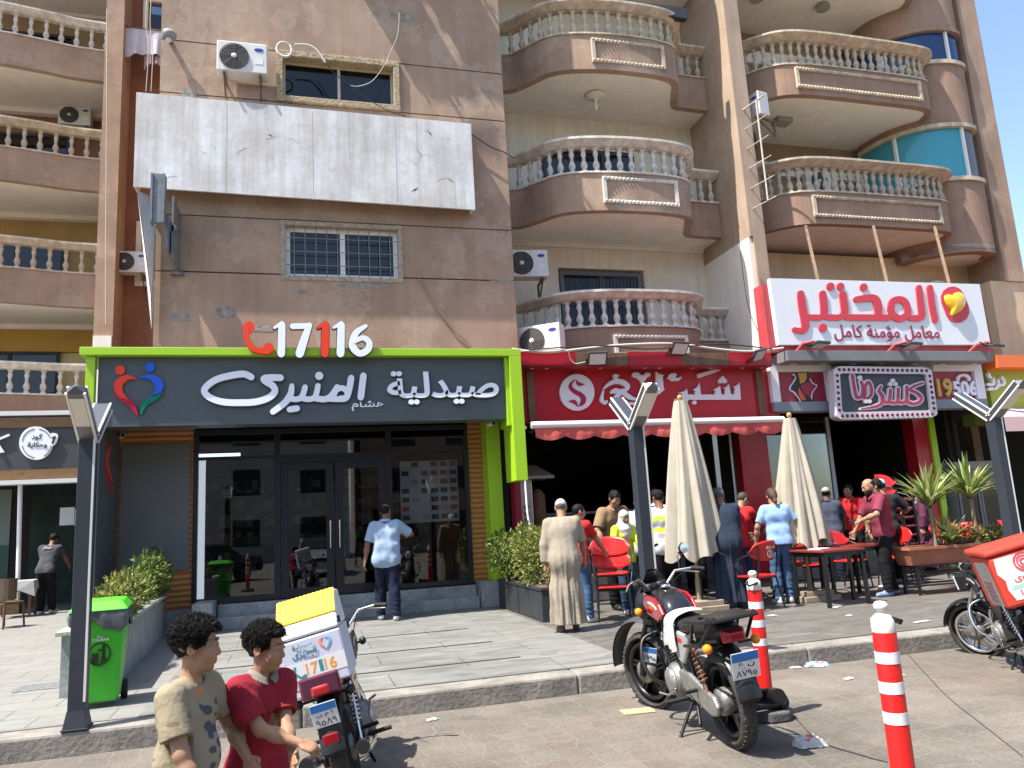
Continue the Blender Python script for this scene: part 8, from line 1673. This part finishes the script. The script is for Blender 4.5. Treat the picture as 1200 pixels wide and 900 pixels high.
def motorcycle(loc, rz, lean, label, paint=moto_red, style='street', steer=25):
    e = empty('motorcycle', loc, 0, label, 'motorcycle'); e.rotation_euler = (R_(lean), 0, R_(rz)); R0 = .305; WB = 1.27
    def B(name, m_, fn, parent=e, bevel=0, M_=None, seg=2, sub=0):
        q = MB(); q.M = M_; fn(q); return q.build(name, m_, parent, bevel=bevel, seg=seg, sub=sub)
    HX, HZ = 1.02, .82
    ST = Matrix.Translation((HX, 0, 0)) @ Matrix.Rotation(R_(steer), 4, 'Z') @ Matrix.Translation((-HX, 0, 0))
    def wheel(x, w, M_, disc, rim_m):
        c = (x, 0, R0); wo = B('wheel', bk, lambda q: q.lathe([(.03, -.07), (.05, -.06), (.05, .06), (.03, .07)], 16, c, 'y'), M_=M_)
        def ty(q):
            prof = []
            for i in range(13): a = -1.9 + 3.8 * i / 12; prof.append((R0 - w * .95 + w * .95 * math.cos(a * .85), w * math.sin(a * .85)))
            q.lathe(prof + prof[:1], 44, c, 'y')
            for i in range(44):     # tread blocks
                a = 2 * math.pi * i / 44
                for s_ in (-1, 0, 1): q.cbox((c[0] + (R0 - .002 - abs(s_) * w * .22) * math.cos(a + s_ * .05), s_ * w * .55, c[2] + (R0 - .002 - abs(s_) * w * .22) * math.sin(a + s_ * .05)), (.012, w * .42, .022), 0, Matrix.Rotation(-a, 3, 'Y') @ Matrix.Rotation(R_(25 * s_), 3, 'X'))
        B('tyre', tyre_m, ty, wo, M_=M_)
        def rm(q):
            q.lathe([(.2, -w * .6), (.225, -w * .7), (.23, -w * .55), (.205, 0), (.23, w * .55), (.225, w * .7), (.2, w * .6), (.195, 0), (.2, -w * .6)], 36, c, 'y')
        ro = B('rim', rim_m, rm, wo, M_=M_)
        def spk(q):
            for i in range(5):
                a = 2 * math.pi * i / 5 + .3
                for s_ in (-1, 1): q.bar((c[0] + .045 * math.cos(a + .25 * s_), 0, c[2] + .045 * math.sin(a + .25 * s_)), (c[0] + .203 * math.cos(a + .1 * s_), 0, c[2] + .203 * math.sin(a + .1 * s_)), .018, .028, up=(0, 1, 0))
        B('spokes', rim_m, spk, wo, M_=M_)
        if disc: B('brake_drum', dirty_al, lambda q: q.lathe([(.03, -.075), (.085, -.07), (.09, -.03), (.09, .03), (.085, .07), (.03, .075)], 22, c, 'y'), wo, M_=M_)
        return wo
    rimm = chrome if style != 'street' else bk
    wheel(0, .056, None, True, rimm); wheel(WB, .045, ST, True, rimm)
    # fork, guards and steering gear
    def fork(q):
        for s_ in (-1, 1): q.tube([(WB + .0, s_ * .085, R0 - .02), (WB - .08, s_ * .085, .58), (HX - .02, s_ * .085, HZ + .06)], [.026, .022, .017], 10)
        q.cbox((HX - .01, 0, HZ + .05), (.06, .22, .03)); q.cbox((HX + .03, 0, HZ - .1), (.06, .22, .04))
    B('front_fork', alloy if style != 'street' else bk, fork, M_=ST)
    def fend(q):
        r, a0, a1, lift = (R0 + .05, 15, 165, 0) if style != 'street' else (R0 + .1, -2, 128, .03); vs = []; n = 16
        for i in range(n + 1):
            a = R_(a0 + (a1 - a0) * i / n)
            for j in range(7): t = -1 + j / 3; vs.append((WB + (r - .03 * t * t) * math.cos(a), t * .075, R0 + lift + (r - .03 * t * t) * math.sin(a)))
        fs = [(i * 7 + j, i * 7 + j + 1, i * 7 + j + 8, i * 7 + j + 7) for i in range(n) for j in range(6)]; q.add(vs, fs, 0, True); q.add([(x - .006 * math.cos(0), y * .93, z - .006) for x, y, z in vs], [f[::-1] for f in fs], 0, True)
    B('front_mudguard', mat('grey_plastic', (.05, .05, .052), .5) if style == 'street' else bk, fend, M_=ST)
    if style == 'street':
        def cowl(q):
            pr = [(.02, -.02), (.11, .0), (.13, .06), (.125, .12), (.1, .14)]; q.lathe([(r, z) for r, z in pr], 20, (HX + .02, 0, HZ + .02), 'x', sy=1.15)
            q.add([(HX + .08, -.1, HZ + .13), (HX + .08, .1, HZ + .13), (HX + .0, .07, HZ + .29), (HX + .0, -.07, HZ + .29), (HX + .15, 0, HZ + .13), (HX + .04, 0, HZ + .3)], [(0, 4, 5, 3), (4, 1, 2, 5), (0, 3, 2, 1)])
        B('headlight_cowl', bk, cowl, M_=ST, bevel=.006); B('headlight', mat('headlight', (.6, .62, .62), .15), lambda q: q.ell((HX + .155, 0, HZ + .05), (.03, .095, .1), 14), M_=ST)
    else:
        B('headlight_cowl', bk, lambda q: q.cbox((HX + .12, 0, HZ + .02), (.16, .2, .19)), M_=ST, bevel=.03); B('headlight', mat('headlight', (.6, .62, .62), .15), lambda q: q.cbox((HX + .205, 0, HZ + .02), (.02, .17, .15)), M_=ST, bevel=.008)
    B('instruments', bk, lambda q: q.lathe([(.05, -.02), (.055, 0), (.055, .03), (.045, .035)], 14, (HX - .0, .06, HZ + .16)).lathe([(.05, -.02), (.055, 0), (.055, .03), (.045, .035)], 14, (HX, -.06, HZ + .16)), M_=ST)
    hb = lambda s_: [(HX - .02, s_ * .02, HZ + .1), (HX - .03, s_ * .1, HZ + .16), (HX - .05, s_ * .2, HZ + .25), (HX - .13, s_ * .31, HZ + .25), (HX - .2, s_ * .37, HZ + .23)]
    ho = B('handlebar', chrome, lambda q: [q.tube(hb(s_), .0115, 8) for s_ in (-1, 1)], M_=ST)
    for s_ in (-1, 1):
        B('grip', rubber, lambda q: q.tube([(HX - .13, s_ * .31, HZ + .25), (HX - .21, s_ * .375, HZ + .228)], .018, 10), ho, M_=ST); B('lever', alloy, lambda q: q.tube([(HX - .06, s_ * .25, HZ + .25), (HX - .04, s_ * .3, HZ + .23), (HX - .12, s_ * .4, HZ + .2)], .006, 6), ho, M_=ST)
        if style == 'street' and s_ < 0:
         mo = B('mirror', bk, lambda q: q.tube([(HX - .07, s_ * .24, HZ + .26), (HX - .04, s_ * .27, HZ + .36), (HX - .05, s_ * .31, HZ + .37)], .006, 6).ell((HX - .05, s_ * .34, HZ + .41), (.014, .056, .045), 14), M_=ST); B('mirror_face', mirror_m, lambda q: q.lathe([(.041, 0), (.001, -.001)], 18, (HX - .066, s_ * .34, HZ + .41), 'x', sx=1.2), mo, M_=ST)
        io = B('indicator', amber if style == 'street' else bk, lambda q: q.ell((HX + .02, s_ * .2, HZ + .0), (.035, .03, .032), 10), M_=ST); B('stalk', bk, lambda q: q.tube([(HX + .01, s_ * .1, HZ), (HX + .02, s_ * .18, HZ)], .01, 6), io, M_=ST)
        io = B('indicator', amber if style == 'street' else bk, lambda q: q.ell((-.22, s_ * .17, .7), (.035, .032, .032), 10)); B('stalk', bk, lambda q: q.tube([(-.2, s_ * .06, .7), (-.215, s_ * .15, .7)], .01, 6), io)
    # body work
    def tank(q):
        vs = []; n = 18; st = [(.52, .1, .79, .05, .05), (.58, .115, .83, .09, .08), (.68, .135, .86, .115, .1), (.8, .14, .875, .125, .105), (.9, .12, .87, .12, .1), (.97, .08, .85, .09, .09), (1.0, .04, .84, .05, .07)]
        for x, w, zc, hu_, hd in st:
            for j in range(n): a = 2 * math.pi * j / n; s_, c_ = math.sin(a), math.cos(a); vs.append((x, math.copysign(abs(c_) ** .75, c_) * w, zc + (hu_ * s_ if s_ > 0 else hd * 1.2 * s_)))
        k = len(st); q.add(vs, [(i * n + j, i * n + (j + 1) % n, (i + 1) * n + (j + 1) % n, (i + 1) * n + j) for i in range(k - 1) for j in range(n)] + [tuple(range(n))[::-1], tuple((k - 1) * n + j for j in range(n))], 0, True)
    to = B('tank', paint if style != 'street' else mat('gloss_black_paint', (.012, .011, .012), .15, coat=.7), tank, sub=1); [B('tank_panel', bk if style != 'street' else paint, lambda q: q.prism([(.56, .83), (.62, .9), (.72, .94), (.9, .95), (.97, .88), (.9, .8), (.7, .765)], s_ * .122, s_ * .144), to, bevel=.006) for s_ in (-1, 1)]; B('filler_cap', chrome, lambda q: q.lathe([(.04, 0), (.04, .012), (.03, .018)], 14, (.78, 0, .998)), to)
    B('tank_stripe', mat('decal_silver', (.5, .5, .5), .3), lambda q: [q.prism(stroke_poly([(.68, .86), (.76, .89), (.86, .895)], .02, 4), s_ * .13, s_ * .1475) for s_ in (-1, 1)], to)
    def seat(q):
        vs = []; n = 12; st = [(-.2, .09, .80, .035), (-.1, .12, .80, .05), (.1, .135, .785, .055), (.28, .135, .765, .05), (.42, .12, .76, .05), (.54, .09, .79, .05), (.58, .06, .82, .04)]
        for x, w, zc, h in st:
            for j in range(n): a = 2 * math.pi * j / n; s_, c_ = math.sin(a), math.cos(a); vs.append((x, math.copysign(abs(c_) ** .6, c_) * w, zc + h * (math.copysign(abs(s_) ** .7, s_))))
        k = len(st); q.add(vs, [(i * n + j, i * n + (j + 1) % n, (i + 1) * n + (j + 1) % n, (i + 1) * n + j) for i in range(k - 1) for j in range(n)] + [tuple(range(n))[::-1], tuple((k - 1) * n + j for j in range(n))], 0, True)
    B('seat', seat_m, seat, sub=1)
    sp_m = mat('silver_plastic', (.42, .41, .4), .35, .3) if style == 'street' else paint
    for s_ in (-1, 1): so = B('side_panel', sp_m, lambda q: q.prism([(.16, .72), (.5, .74), (.52, .66), (.44, .52), (.36, .5), (.24, .62)], s_ * .1, s_ * .135), bevel=.015); B('decal', mat('decal_red', (.5, .04, .03), .4), lambda q: q.prism([(.3, .69), (.46, .69), (.44, .66), (.3, .66)], s_ * .13, s_ * .1365), so)
    B('tail_cowl', bk if style == 'street' else paint, lambda q: q.add([(.16, -.1, .74), (.16, .1, .74), (.16, .09, .66), (.16, -.09, .66), (-.28, -.07, .82), (-.28, .07, .82), (-.27, .06, .74), (-.27, -.06, .74)], [(0, 1, 5, 4), (1, 2, 6, 5), (2, 3, 7, 6), (3, 0, 4, 7), (4, 5, 6, 7), (0, 3, 2, 1)]), bevel=.02)
    def rg(q):
        vs = []; n = 12
        for i in range(n + 1):
            a = R_(75 + 95 * i / n)
            for j in range(5): t = -1 + j / 2; r = R0 + .075 - .02 * t * t; vs.append((r * math.cos(a), t * .075, R0 + .02 + r * math.sin(a)))
        fs = [(i * 5 + j, i * 5 + j + 1, i * 5 + j + 6, i * 5 + j + 5) for i in range(n) for j in range(4)]; q.add(vs, fs, 0, True); q.add([(x * .99, y * .95, z - .006) for x, y, z in vs], [f[::-1] for f in fs], 0, True); q.box(-.33, -.3, -.07, .07, .36, .62)
    B('rear_mudguard', bk, rg)
    B('tail_light', red_lens, lambda q: q.add([(-.26, -.085, .72), (-.26, .085, .72), (-.26, .085, .81), (-.26, -.085, .81), (-.34, -.055, .735), (-.34, .055, .735), (-.33, .05, .79), (-.33, -.05, .79)], [(0, 1, 5, 4), (1, 2, 6, 5), (2, 3, 7, 6), (3, 0, 4, 7), (4, 5, 6, 7), (0, 3, 2, 1)]), bevel=.012)
    # engine and running gear
    def frame(q):
        for s_ in (-1, 1): q.tube([(HX - .08, s_ * .02, HZ), (.86, s_ * .06, .5), (.74, s_ * .08, .22), (.4, s_ * .09, .22), (.3, s_ * .09, .4), (.3, s_ * .1, .68)], .015, 8); q.tube([(.95, s_ * .03, .78), (.5, s_ * .09, .7), (.1, s_ * .11, .68), (-.2, s_ * .08, .73)], .014, 8); q.tube([(.36, s_ * .09, .36), (0, s_ * .1, R0)], .02, 8)
    B('frame', bk, frame)
    eo = B('engine', dirty_al, lambda q: q.lathe([(.02, -.16), (.1, -.155), (.125, -.12), (.13, 0), (.125, .12), (.1, .155), (.02, .16)], 22, (.6, 0, .35), 'y').lathe([(.02, -.13), (.08, -.125), (.085, .125), (.02, .13)], 18, (.45, 0, .37), 'y').cbox((.52, 0, .34), (.3, .24, .16)), bevel=.008)
    for s_ in (-1, 1):
        co = B('engine_cover', alloy, lambda q: q.lathe([(.095, 0), (.085, .02), (.04, .028), (.001, .028)] if s_ > 0 else [(.001, -.028), (.04, -.028), (.085, -.02), (.095, 0)], 22, (.6, s_ * .158, .35), 'y'), eo)
        B('cover_bolts', steel, lambda q: [q.ell((.6 + .088 * math.cos(a), s_ * .168, .35 + .088 * math.sin(a)), .009, 6) for a in (.3, 1.4, 2.5, 3.6, 4.7, 5.8)], co)
    B('carburettor', dirty_al, lambda q: q.cbox((.5, .02, .56), (.09, .07, .1)).tube([(.62, 0, .58), (.54, .02, .57), (.42, .02, .58)], .025, 10), bevel=.006)
    B('cables', bk, lambda q: [q.tube(spline(z, 5), .0045, 5) for z in ([(.97, .12, 1.05), (1.06, .1, .95), (.98, .1, .8), (.8, .11, .66), (.62, .1, .55)], [(.9, -.2, 1.06), (1.08, -.12, .92), (1.0, -.07, .7), (.9, -.08, .45)], [(.97, .2, 1.07), (1.1, .06, .96), (1.0, .03, .8)], [(.55, .12, .6), (.4, .13, .5), (.3, .12, .42), (.2, .13, .4)], [(.66, .05, .68), (.56, .09, .66), (.48, .1, .6)])])
    B('gear_lever', steel, lambda q: q.tube([(.52, .17, .3), (.6, .2, .26), (.68, .24, .27)], .008, 6)); B('kick_starter', chrome, lambda q: q.tube([(.44, -.16, .38), (.36, -.2, .5), (.34, -.25, .52)], .01, 6))
    def cyl(q):
        T_ = Matrix.Rotation(R_(18), 3, 'Y')
        for i in range(9): q.cbox(Vector((.66, 0, .47)) + T_ @ Vector((0, 0, i * .021)), (.17 - .004 * (i % 2), .17, .009), 0, T_)
        q.cbox(Vector((.66, 0, .47)) + T_ @ Vector((0, 0, .1)), (.12, .12, .24), 0, T_)
    B('cylinder', mat('engine_black', (.03, .03, .03), .6), cyl, eo)
    for s_ in ((-1,) if style == 'street' else (-1, 1)):
        xo = B('exhaust', chrome, lambda q: q.tube(spline([(.74, s_ * .05, .6), (.84, s_ * .08, .5), (.8, s_ * .12, .28), (.55, s_ * .15, .21), (.25, s_ * .16, .25), (.05, s_ * .17, .28)], 4), .02, 10)); B('muffler', chrome if style != 'street' else bk, lambda q: q.tube([(.12, s_ * .17, .27), (.02, s_ * .175, .29), (-.28, s_ * .18, .35), (-.36, s_ * .18, .365)], [.025, .045, .052, .046], 18), xo); B('muffler_tip', bk, lambda q: q.tube([(-.355, s_ * .18, .364), (-.365, s_ * .18, .366)], .04, 16), xo)
    B('chain_case', alloy if style == 'street' else bk, lambda q: q.prism([(.46, .33), (.46, .45), (.3, .45), (.05, .38), (-.06, .36), (-.1, .3), (-.06, .24), (.02, .22), (.3, .28)], .1, .135), bevel=.012)
    def spring(q, s_):
        a, b = Vector((.02, s_ * .125, R0 + .02)), Vector((.16, s_ * .12, .69)); q.tube([a, b], .012, 8); d = (b - a).normalized(); u_ = Vector((0, 1, 0)).cross(d).normalized(); w_ = d.cross(u_); q.tube([a.lerp(b, .3 + .6 * t / 72) + (u_ * math.cos(t * .7) + w_ * math.sin(t * .7)) * .026 for t in range(73)], .006, 5)
    for s_ in (-1, 1): B('shock_absorber', chrome if style != 'street' else mat('rusty_spring', (.2, .1, .06), .6, .3), lambda q: spring(q, s_))
    def crash(q):
        for s_ in ((-1, 1) if style == 'street' else (1,)): q.tube(spline([(.92, s_ * .05, .66), (.94, s_ * .2, .62), (.88, s_ * .26, .5), (.8, s_ * .24, .36), (.74, s_ * .08, .26)], 4), .013, 8)
    B('crash_bar', bk if style == 'street' else chrome, crash)
    B('side_stand', bk, lambda q: q.tube([(.42, .1, .22), (.4, .2, .09), (.37, .27, .005)], .012, 8).cbox((.36, .285, .005), (.07, .04, .01))); [B('centre_stand', bk, lambda q: q.tube([(.33, s_ * .1, .22), (.22, s_ * .15, .12)], .014, 8)) for s_ in (-1, 1)]
    for s_ in (-1, 1): B('foot_peg', rubber, lambda q: q.tube([(.46, s_ * .1, .25), (.46, s_ * .29, .25)], .016, 8)); B('rear_peg', rubber, lambda q: q.tube([(.2, s_ * .11, .36), (.16, s_ * .24, .37)], .014, 8))
    return e, B, ST
# ---- the red and black motorcycle
e, B, ST = motorcycle((2.78, 4.86, 0), 85, -6.5, 'red and black street motorcycle on its side stand at the kerb', steer=22)
def rack(q):
    for s_ in (-1, 1):
        q.tube(spline([(.22, s_ * .15, .79), (.1, s_ * .17, .83), (-.2, s_ * .17, .86), (-.36, s_ * .14, .89)], 3), .012, 8); q.tube([(.2, s_ * .16, .66), (-.1, s_ * .17, .7), (-.34, s_ * .14, .9)], .012, 8); q.tube([(.05, s_ * .165, .7), (-.05, s_ * .17, .845)], .01, 6)
    for x in (-.36, -.25, -.12): q.tube([(x, -.155, .88), (x, .155, .88)], .011, 8)
    q.box(-.36, -.1, -.14, .14, .885, .893)
B('luggage_rack', bk, rack)
plate(e, Matrix.Translation((-.345, 0, .51)) @ Matrix.Rotation(R_(-12), 4, 'Y'), .19, .17, (('ن ع', -.05, .06, .065, .105, black_p), ('٨٧٩٥', -.07, .07, .015, .055, black_p)))
plate(e, Matrix.Translation((.93, .2, .44)) @ Matrix.Rotation(R_(20), 4, 'X') @ Matrix.Rotation(R_(8), 4, 'Y'), .12, .11, (('٨٧٩٥', -.05, .05, .015, .05, black_p),), 'front_plate')
rg_ = MB(); n, k = 10, 14; vs = []; rr = random.Random(4)
path = [(.0, .842), (.06, .835), (.11, .815), (.137, .78), (.143, .73), (.15, .68), (.155, .63), (.158, .585)]
pth = spline([(0, a, b) for a, b in [(-.1, .835)] + path], 3)
for i in range(n + 1):
    for j, q in enumerate(pth):
        t = j / (len(pth) - 1); vs.append((.36 + .19 * i / n + .03 * t * math.sin(i * .9) + .02 * t, q.y + .004 + .012 * t * math.sin(i * 1.7 + t * 4), q.z + .012 - .02 * t * math.sin(i * .6)))
L = len(pth); rg_.add(vs, [(i * L + j, (i + 1) * L + j, (i + 1) * L + j + 1, i * L + j + 1) for i in range(n) for j in range(L - 1)], 0, True)
o = rg_.build('white_rag', whitec, loc=e.location, rot=e.rotation_euler); tag(o, 'white rag draped over the seat of the red and black motorcycle', 'cloth')
# ---- pharmacy delivery motorcycle
e, B, ST = motorcycle((.3, 5.02, 0), 81, -13, 'wine red delivery motorcycle with white and yellow pharmacy box seen from behind', paint=moto_wine, style='delivery', steer=30); e.scale = (.9, .9, .9)
B('rear_cushion', moto_wine, lambda q: q.box(-.3, -.26, -.13, .13, .72, .86), bevel=.015); B('tail_glass', mat('smoked_glass', (.09, .03, .05), .08, coat=.5), lambda q: q.box(-.315, -.301, -.115, .115, .735, .85), bevel=.004)
plate(e, Matrix.Translation((-.35, 0, .55)) @ Matrix.Rotation(R_(-10), 4, 'Y'), .165, .15, (('ا م ن', -.05, .05, .062, .094, black_p), ('٩٥٨٩', -.065, .065, .012, .05, black_p)))
B('rear_reflector', red_lens, lambda q: q.box(-.36, -.345, -.05, .05, .44, .5), bevel=.006)
box_w = mat('box_lilac_white', (.52, .52, .62), .4, var=.05, vs=4); box_p = mat('box_white', (.62, .62, .62), .4); yel = mat('box_yellow', (.78, .45, .01), .45)
bx = B('delivery_box', box_w, lambda q: q.box(-.3, .16, -.24, .24, .9, 1.27), bevel=.015)
def lidf(q): q.add([(-.305, -.24, 1.275), (-.305, .24, 1.275), (.16, .24, 1.275), (.16, -.24, 1.275), (-.29, -.235, 1.33), (-.29, .235, 1.33), (-.235, .235, 1.385), (-.235, -.235, 1.385), (-.02, .235, 1.55), (-.02, -.235, 1.55), (.16, .235, 1.53), (.16, -.235, 1.53)], [(0, 1, 5, 4), (4, 5, 6, 7), (7, 6, 8, 9), (9, 8, 10, 11), (11, 10, 2, 3), (1, 2, 10, 8, 6, 5), (0, 4, 7, 9, 11, 3), (0, 3, 2, 1)])
lo_ = B('lid', box_p, lidf, bx, bevel=.02)
def yl(q):
    q.add([(-.24, -.23, 1.39), (-.24, .23, 1.39), (-.035, .23, 1.545), (-.035, -.23, 1.545), (-.24, -.23, 1.4), (-.24, .23, 1.4), (-.035, .23, 1.557), (-.035, -.23, 1.557)], [(4, 5, 6, 7), (0, 1, 5, 4), (1, 2, 6, 5), (2, 3, 7, 6), (3, 0, 4, 7)])
    for i in range(13): y = -.2 + i * .0335; q.bar((-.228, y, 1.409), (-.045, y, 1.556), .016, .012)
B('yellow_cover', yel, yl, bx); B('lid_latch', bk, lambda q: q.cbox((-.29, -.25, 1.33), (.03, .02, .05)), bx)
B('pale_band', box_p, lambda q: q.box(-.3025, -.3005, -.235, .235, .98, 1.1), bx)
def on_box(name, tb, m_, x=-.303): tb.v = [(x + b, -a, c) for a, b, c in tb.v]; return tb.build(name, m_, bx)
on_box('lettering', text_mb('صيدلية', -.14, .02, 1.2, 1.235, .002, .01), mat('teal_ink', (.03, .22, .26), .5)); on_box('lettering', text_mb('المنيرى', -.15, .04, 1.13, 1.195, .002, .015), MATS['teal_ink'])
on_box('phone_number', text_mb('17', -.07, .02, 1.0, 1.085, .002, .02), mat('orange_ink', (.7, .28, .03), .5)); on_box('phone_number', text_mb('1', .03, .06, 1.0, 1.085, .002, .02), MATS['teal_ink']); on_box('phone_number', text_mb('16', .07, .16, 1.0, 1.085, .002, .02), MATS['orange_ink'])
q = MB(); q.strip([[z for z in row] for row in stroke_strip([(-.15, 1.075), (-.155, 1.04), (-.12, 1.0), (-.085, 1.005)], [.022, .016, .016, .022])], 0, .002); on_box('handset', q, MATS['teal_ink'])
q = MB(); q.strip(stroke_strip([(.1, 1.235), (.075, 1.22), (.08, 1.19), (.11, 1.15)], [.004, .02, .018, .003]), 0, .002); on_box('logo_half', q, mat('coral_ink', (.7, .25, .15), .5)); q = MB(); q.strip(stroke_strip([(.115, 1.235), (.145, 1.22), (.145, 1.19), (.115, 1.15)], [.004, .02, .018, .003]), 0, .002); on_box('logo_half', q, mat('sky_ink', (.15, .4, .65), .5))
q = MB(); q.strip(stroke_strip([(-.12, .945), (.12, .947)], .008), 0, .002); on_box('small_print', q, mat('pale_ink', (.35, .37, .5), .5))
bx.scale = (.9, .84, .86); bx.location = (-.02, 0, .01)
# ---- grill delivery motorcycle at the right edge
e, B, ST = motorcycle((6.14, 5.4, 0), 61, -15, 'dusty black delivery motorcycle with a red food box at the right edge', paint=bk, style='delivery', steer=44)
e.scale = (.92, .92, .92)
bx = B('delivery_box', mat('box_red', (.55, .05, .03), .45, var=.15, vs=5), lambda q: q.box(-.42, .12, -.27, .27, .84, 1.3), bevel=.03); B('lid', MATS['box_red'], lambda q: q.box(-.43, .13, -.28, .28, 1.305, 1.36), bx, bevel=.02)
stk = mat('sticker_sheet', (.66, .67, .66), .45, var=.05, vs=4); rk = mat('sticker_red', (.62, .06, .06), .5); gk = mat('sticker_green', (.3, .6, .45), .5)
def on_rear(name, tb, m_, x=-.4225): tb.v = [(x + b, -a, c) for a, b, c in tb.v]; return tb.build(name, m_, bx)
q = MB(); q.prism([(-.18, .9), (.24, .88), (.245, 1.27), (-.22, 1.28), (-.24, 1.15), (-.2, 1.08), (-.21, 1.0)], 0, .002); on_rear('sticker', q, stk)
q = MB()
for r, w_ in ((.075, .014), (.05, .012), (.024, .014)): q.strip(stroke_strip([(-.0 + r * math.cos(.26 * i), 1.2 + r * math.sin(.26 * i)) for i in range(22)], w_, 2), -.002, .0)
on_rear('rosette', q, rk); on_rear('lettering', text_mb('شبراوى', -.13, .12, 1.04, 1.11, .002, .02), rk, -.4245); q = MB(); q.prism([(-.18, .995), (.24, 1.0), (.24, 1.03), (-.16, 1.025)], -.002, 0); on_rear('green_band', q, gk)
bx.location = (-.1, 0, -.07)
on_rear('phone_lines', text_mb('19206', -.12, .06, .93, .98, .002, .02), rk, -.4245)
q = MB(); q.prism([(-.33, .86), (-.02, .86), (-.02, 1.24), (-.33, 1.26)], 0, .003); q.v = [(a, .2735 - b, c) for a, b, c in q.v]; fo = q.build('grey_sheet', mat('grey_sticker', (.3, .3, .29), .6, var=.15, vs=6), bx)
q = MB()
for i in range(5): q.prism([(-.27, .9 + i * .04), (-.08, .9 + i * .04), (-.08, .918 + i * .04), (-.27, .918 + i * .04)], 0, .002)
q.v = [(a, .2762 - b, c) for a, b, c in q.v]; q.build('printed_lines', mat('dull_red_ink', (.25, .1, .1), .6), fo)
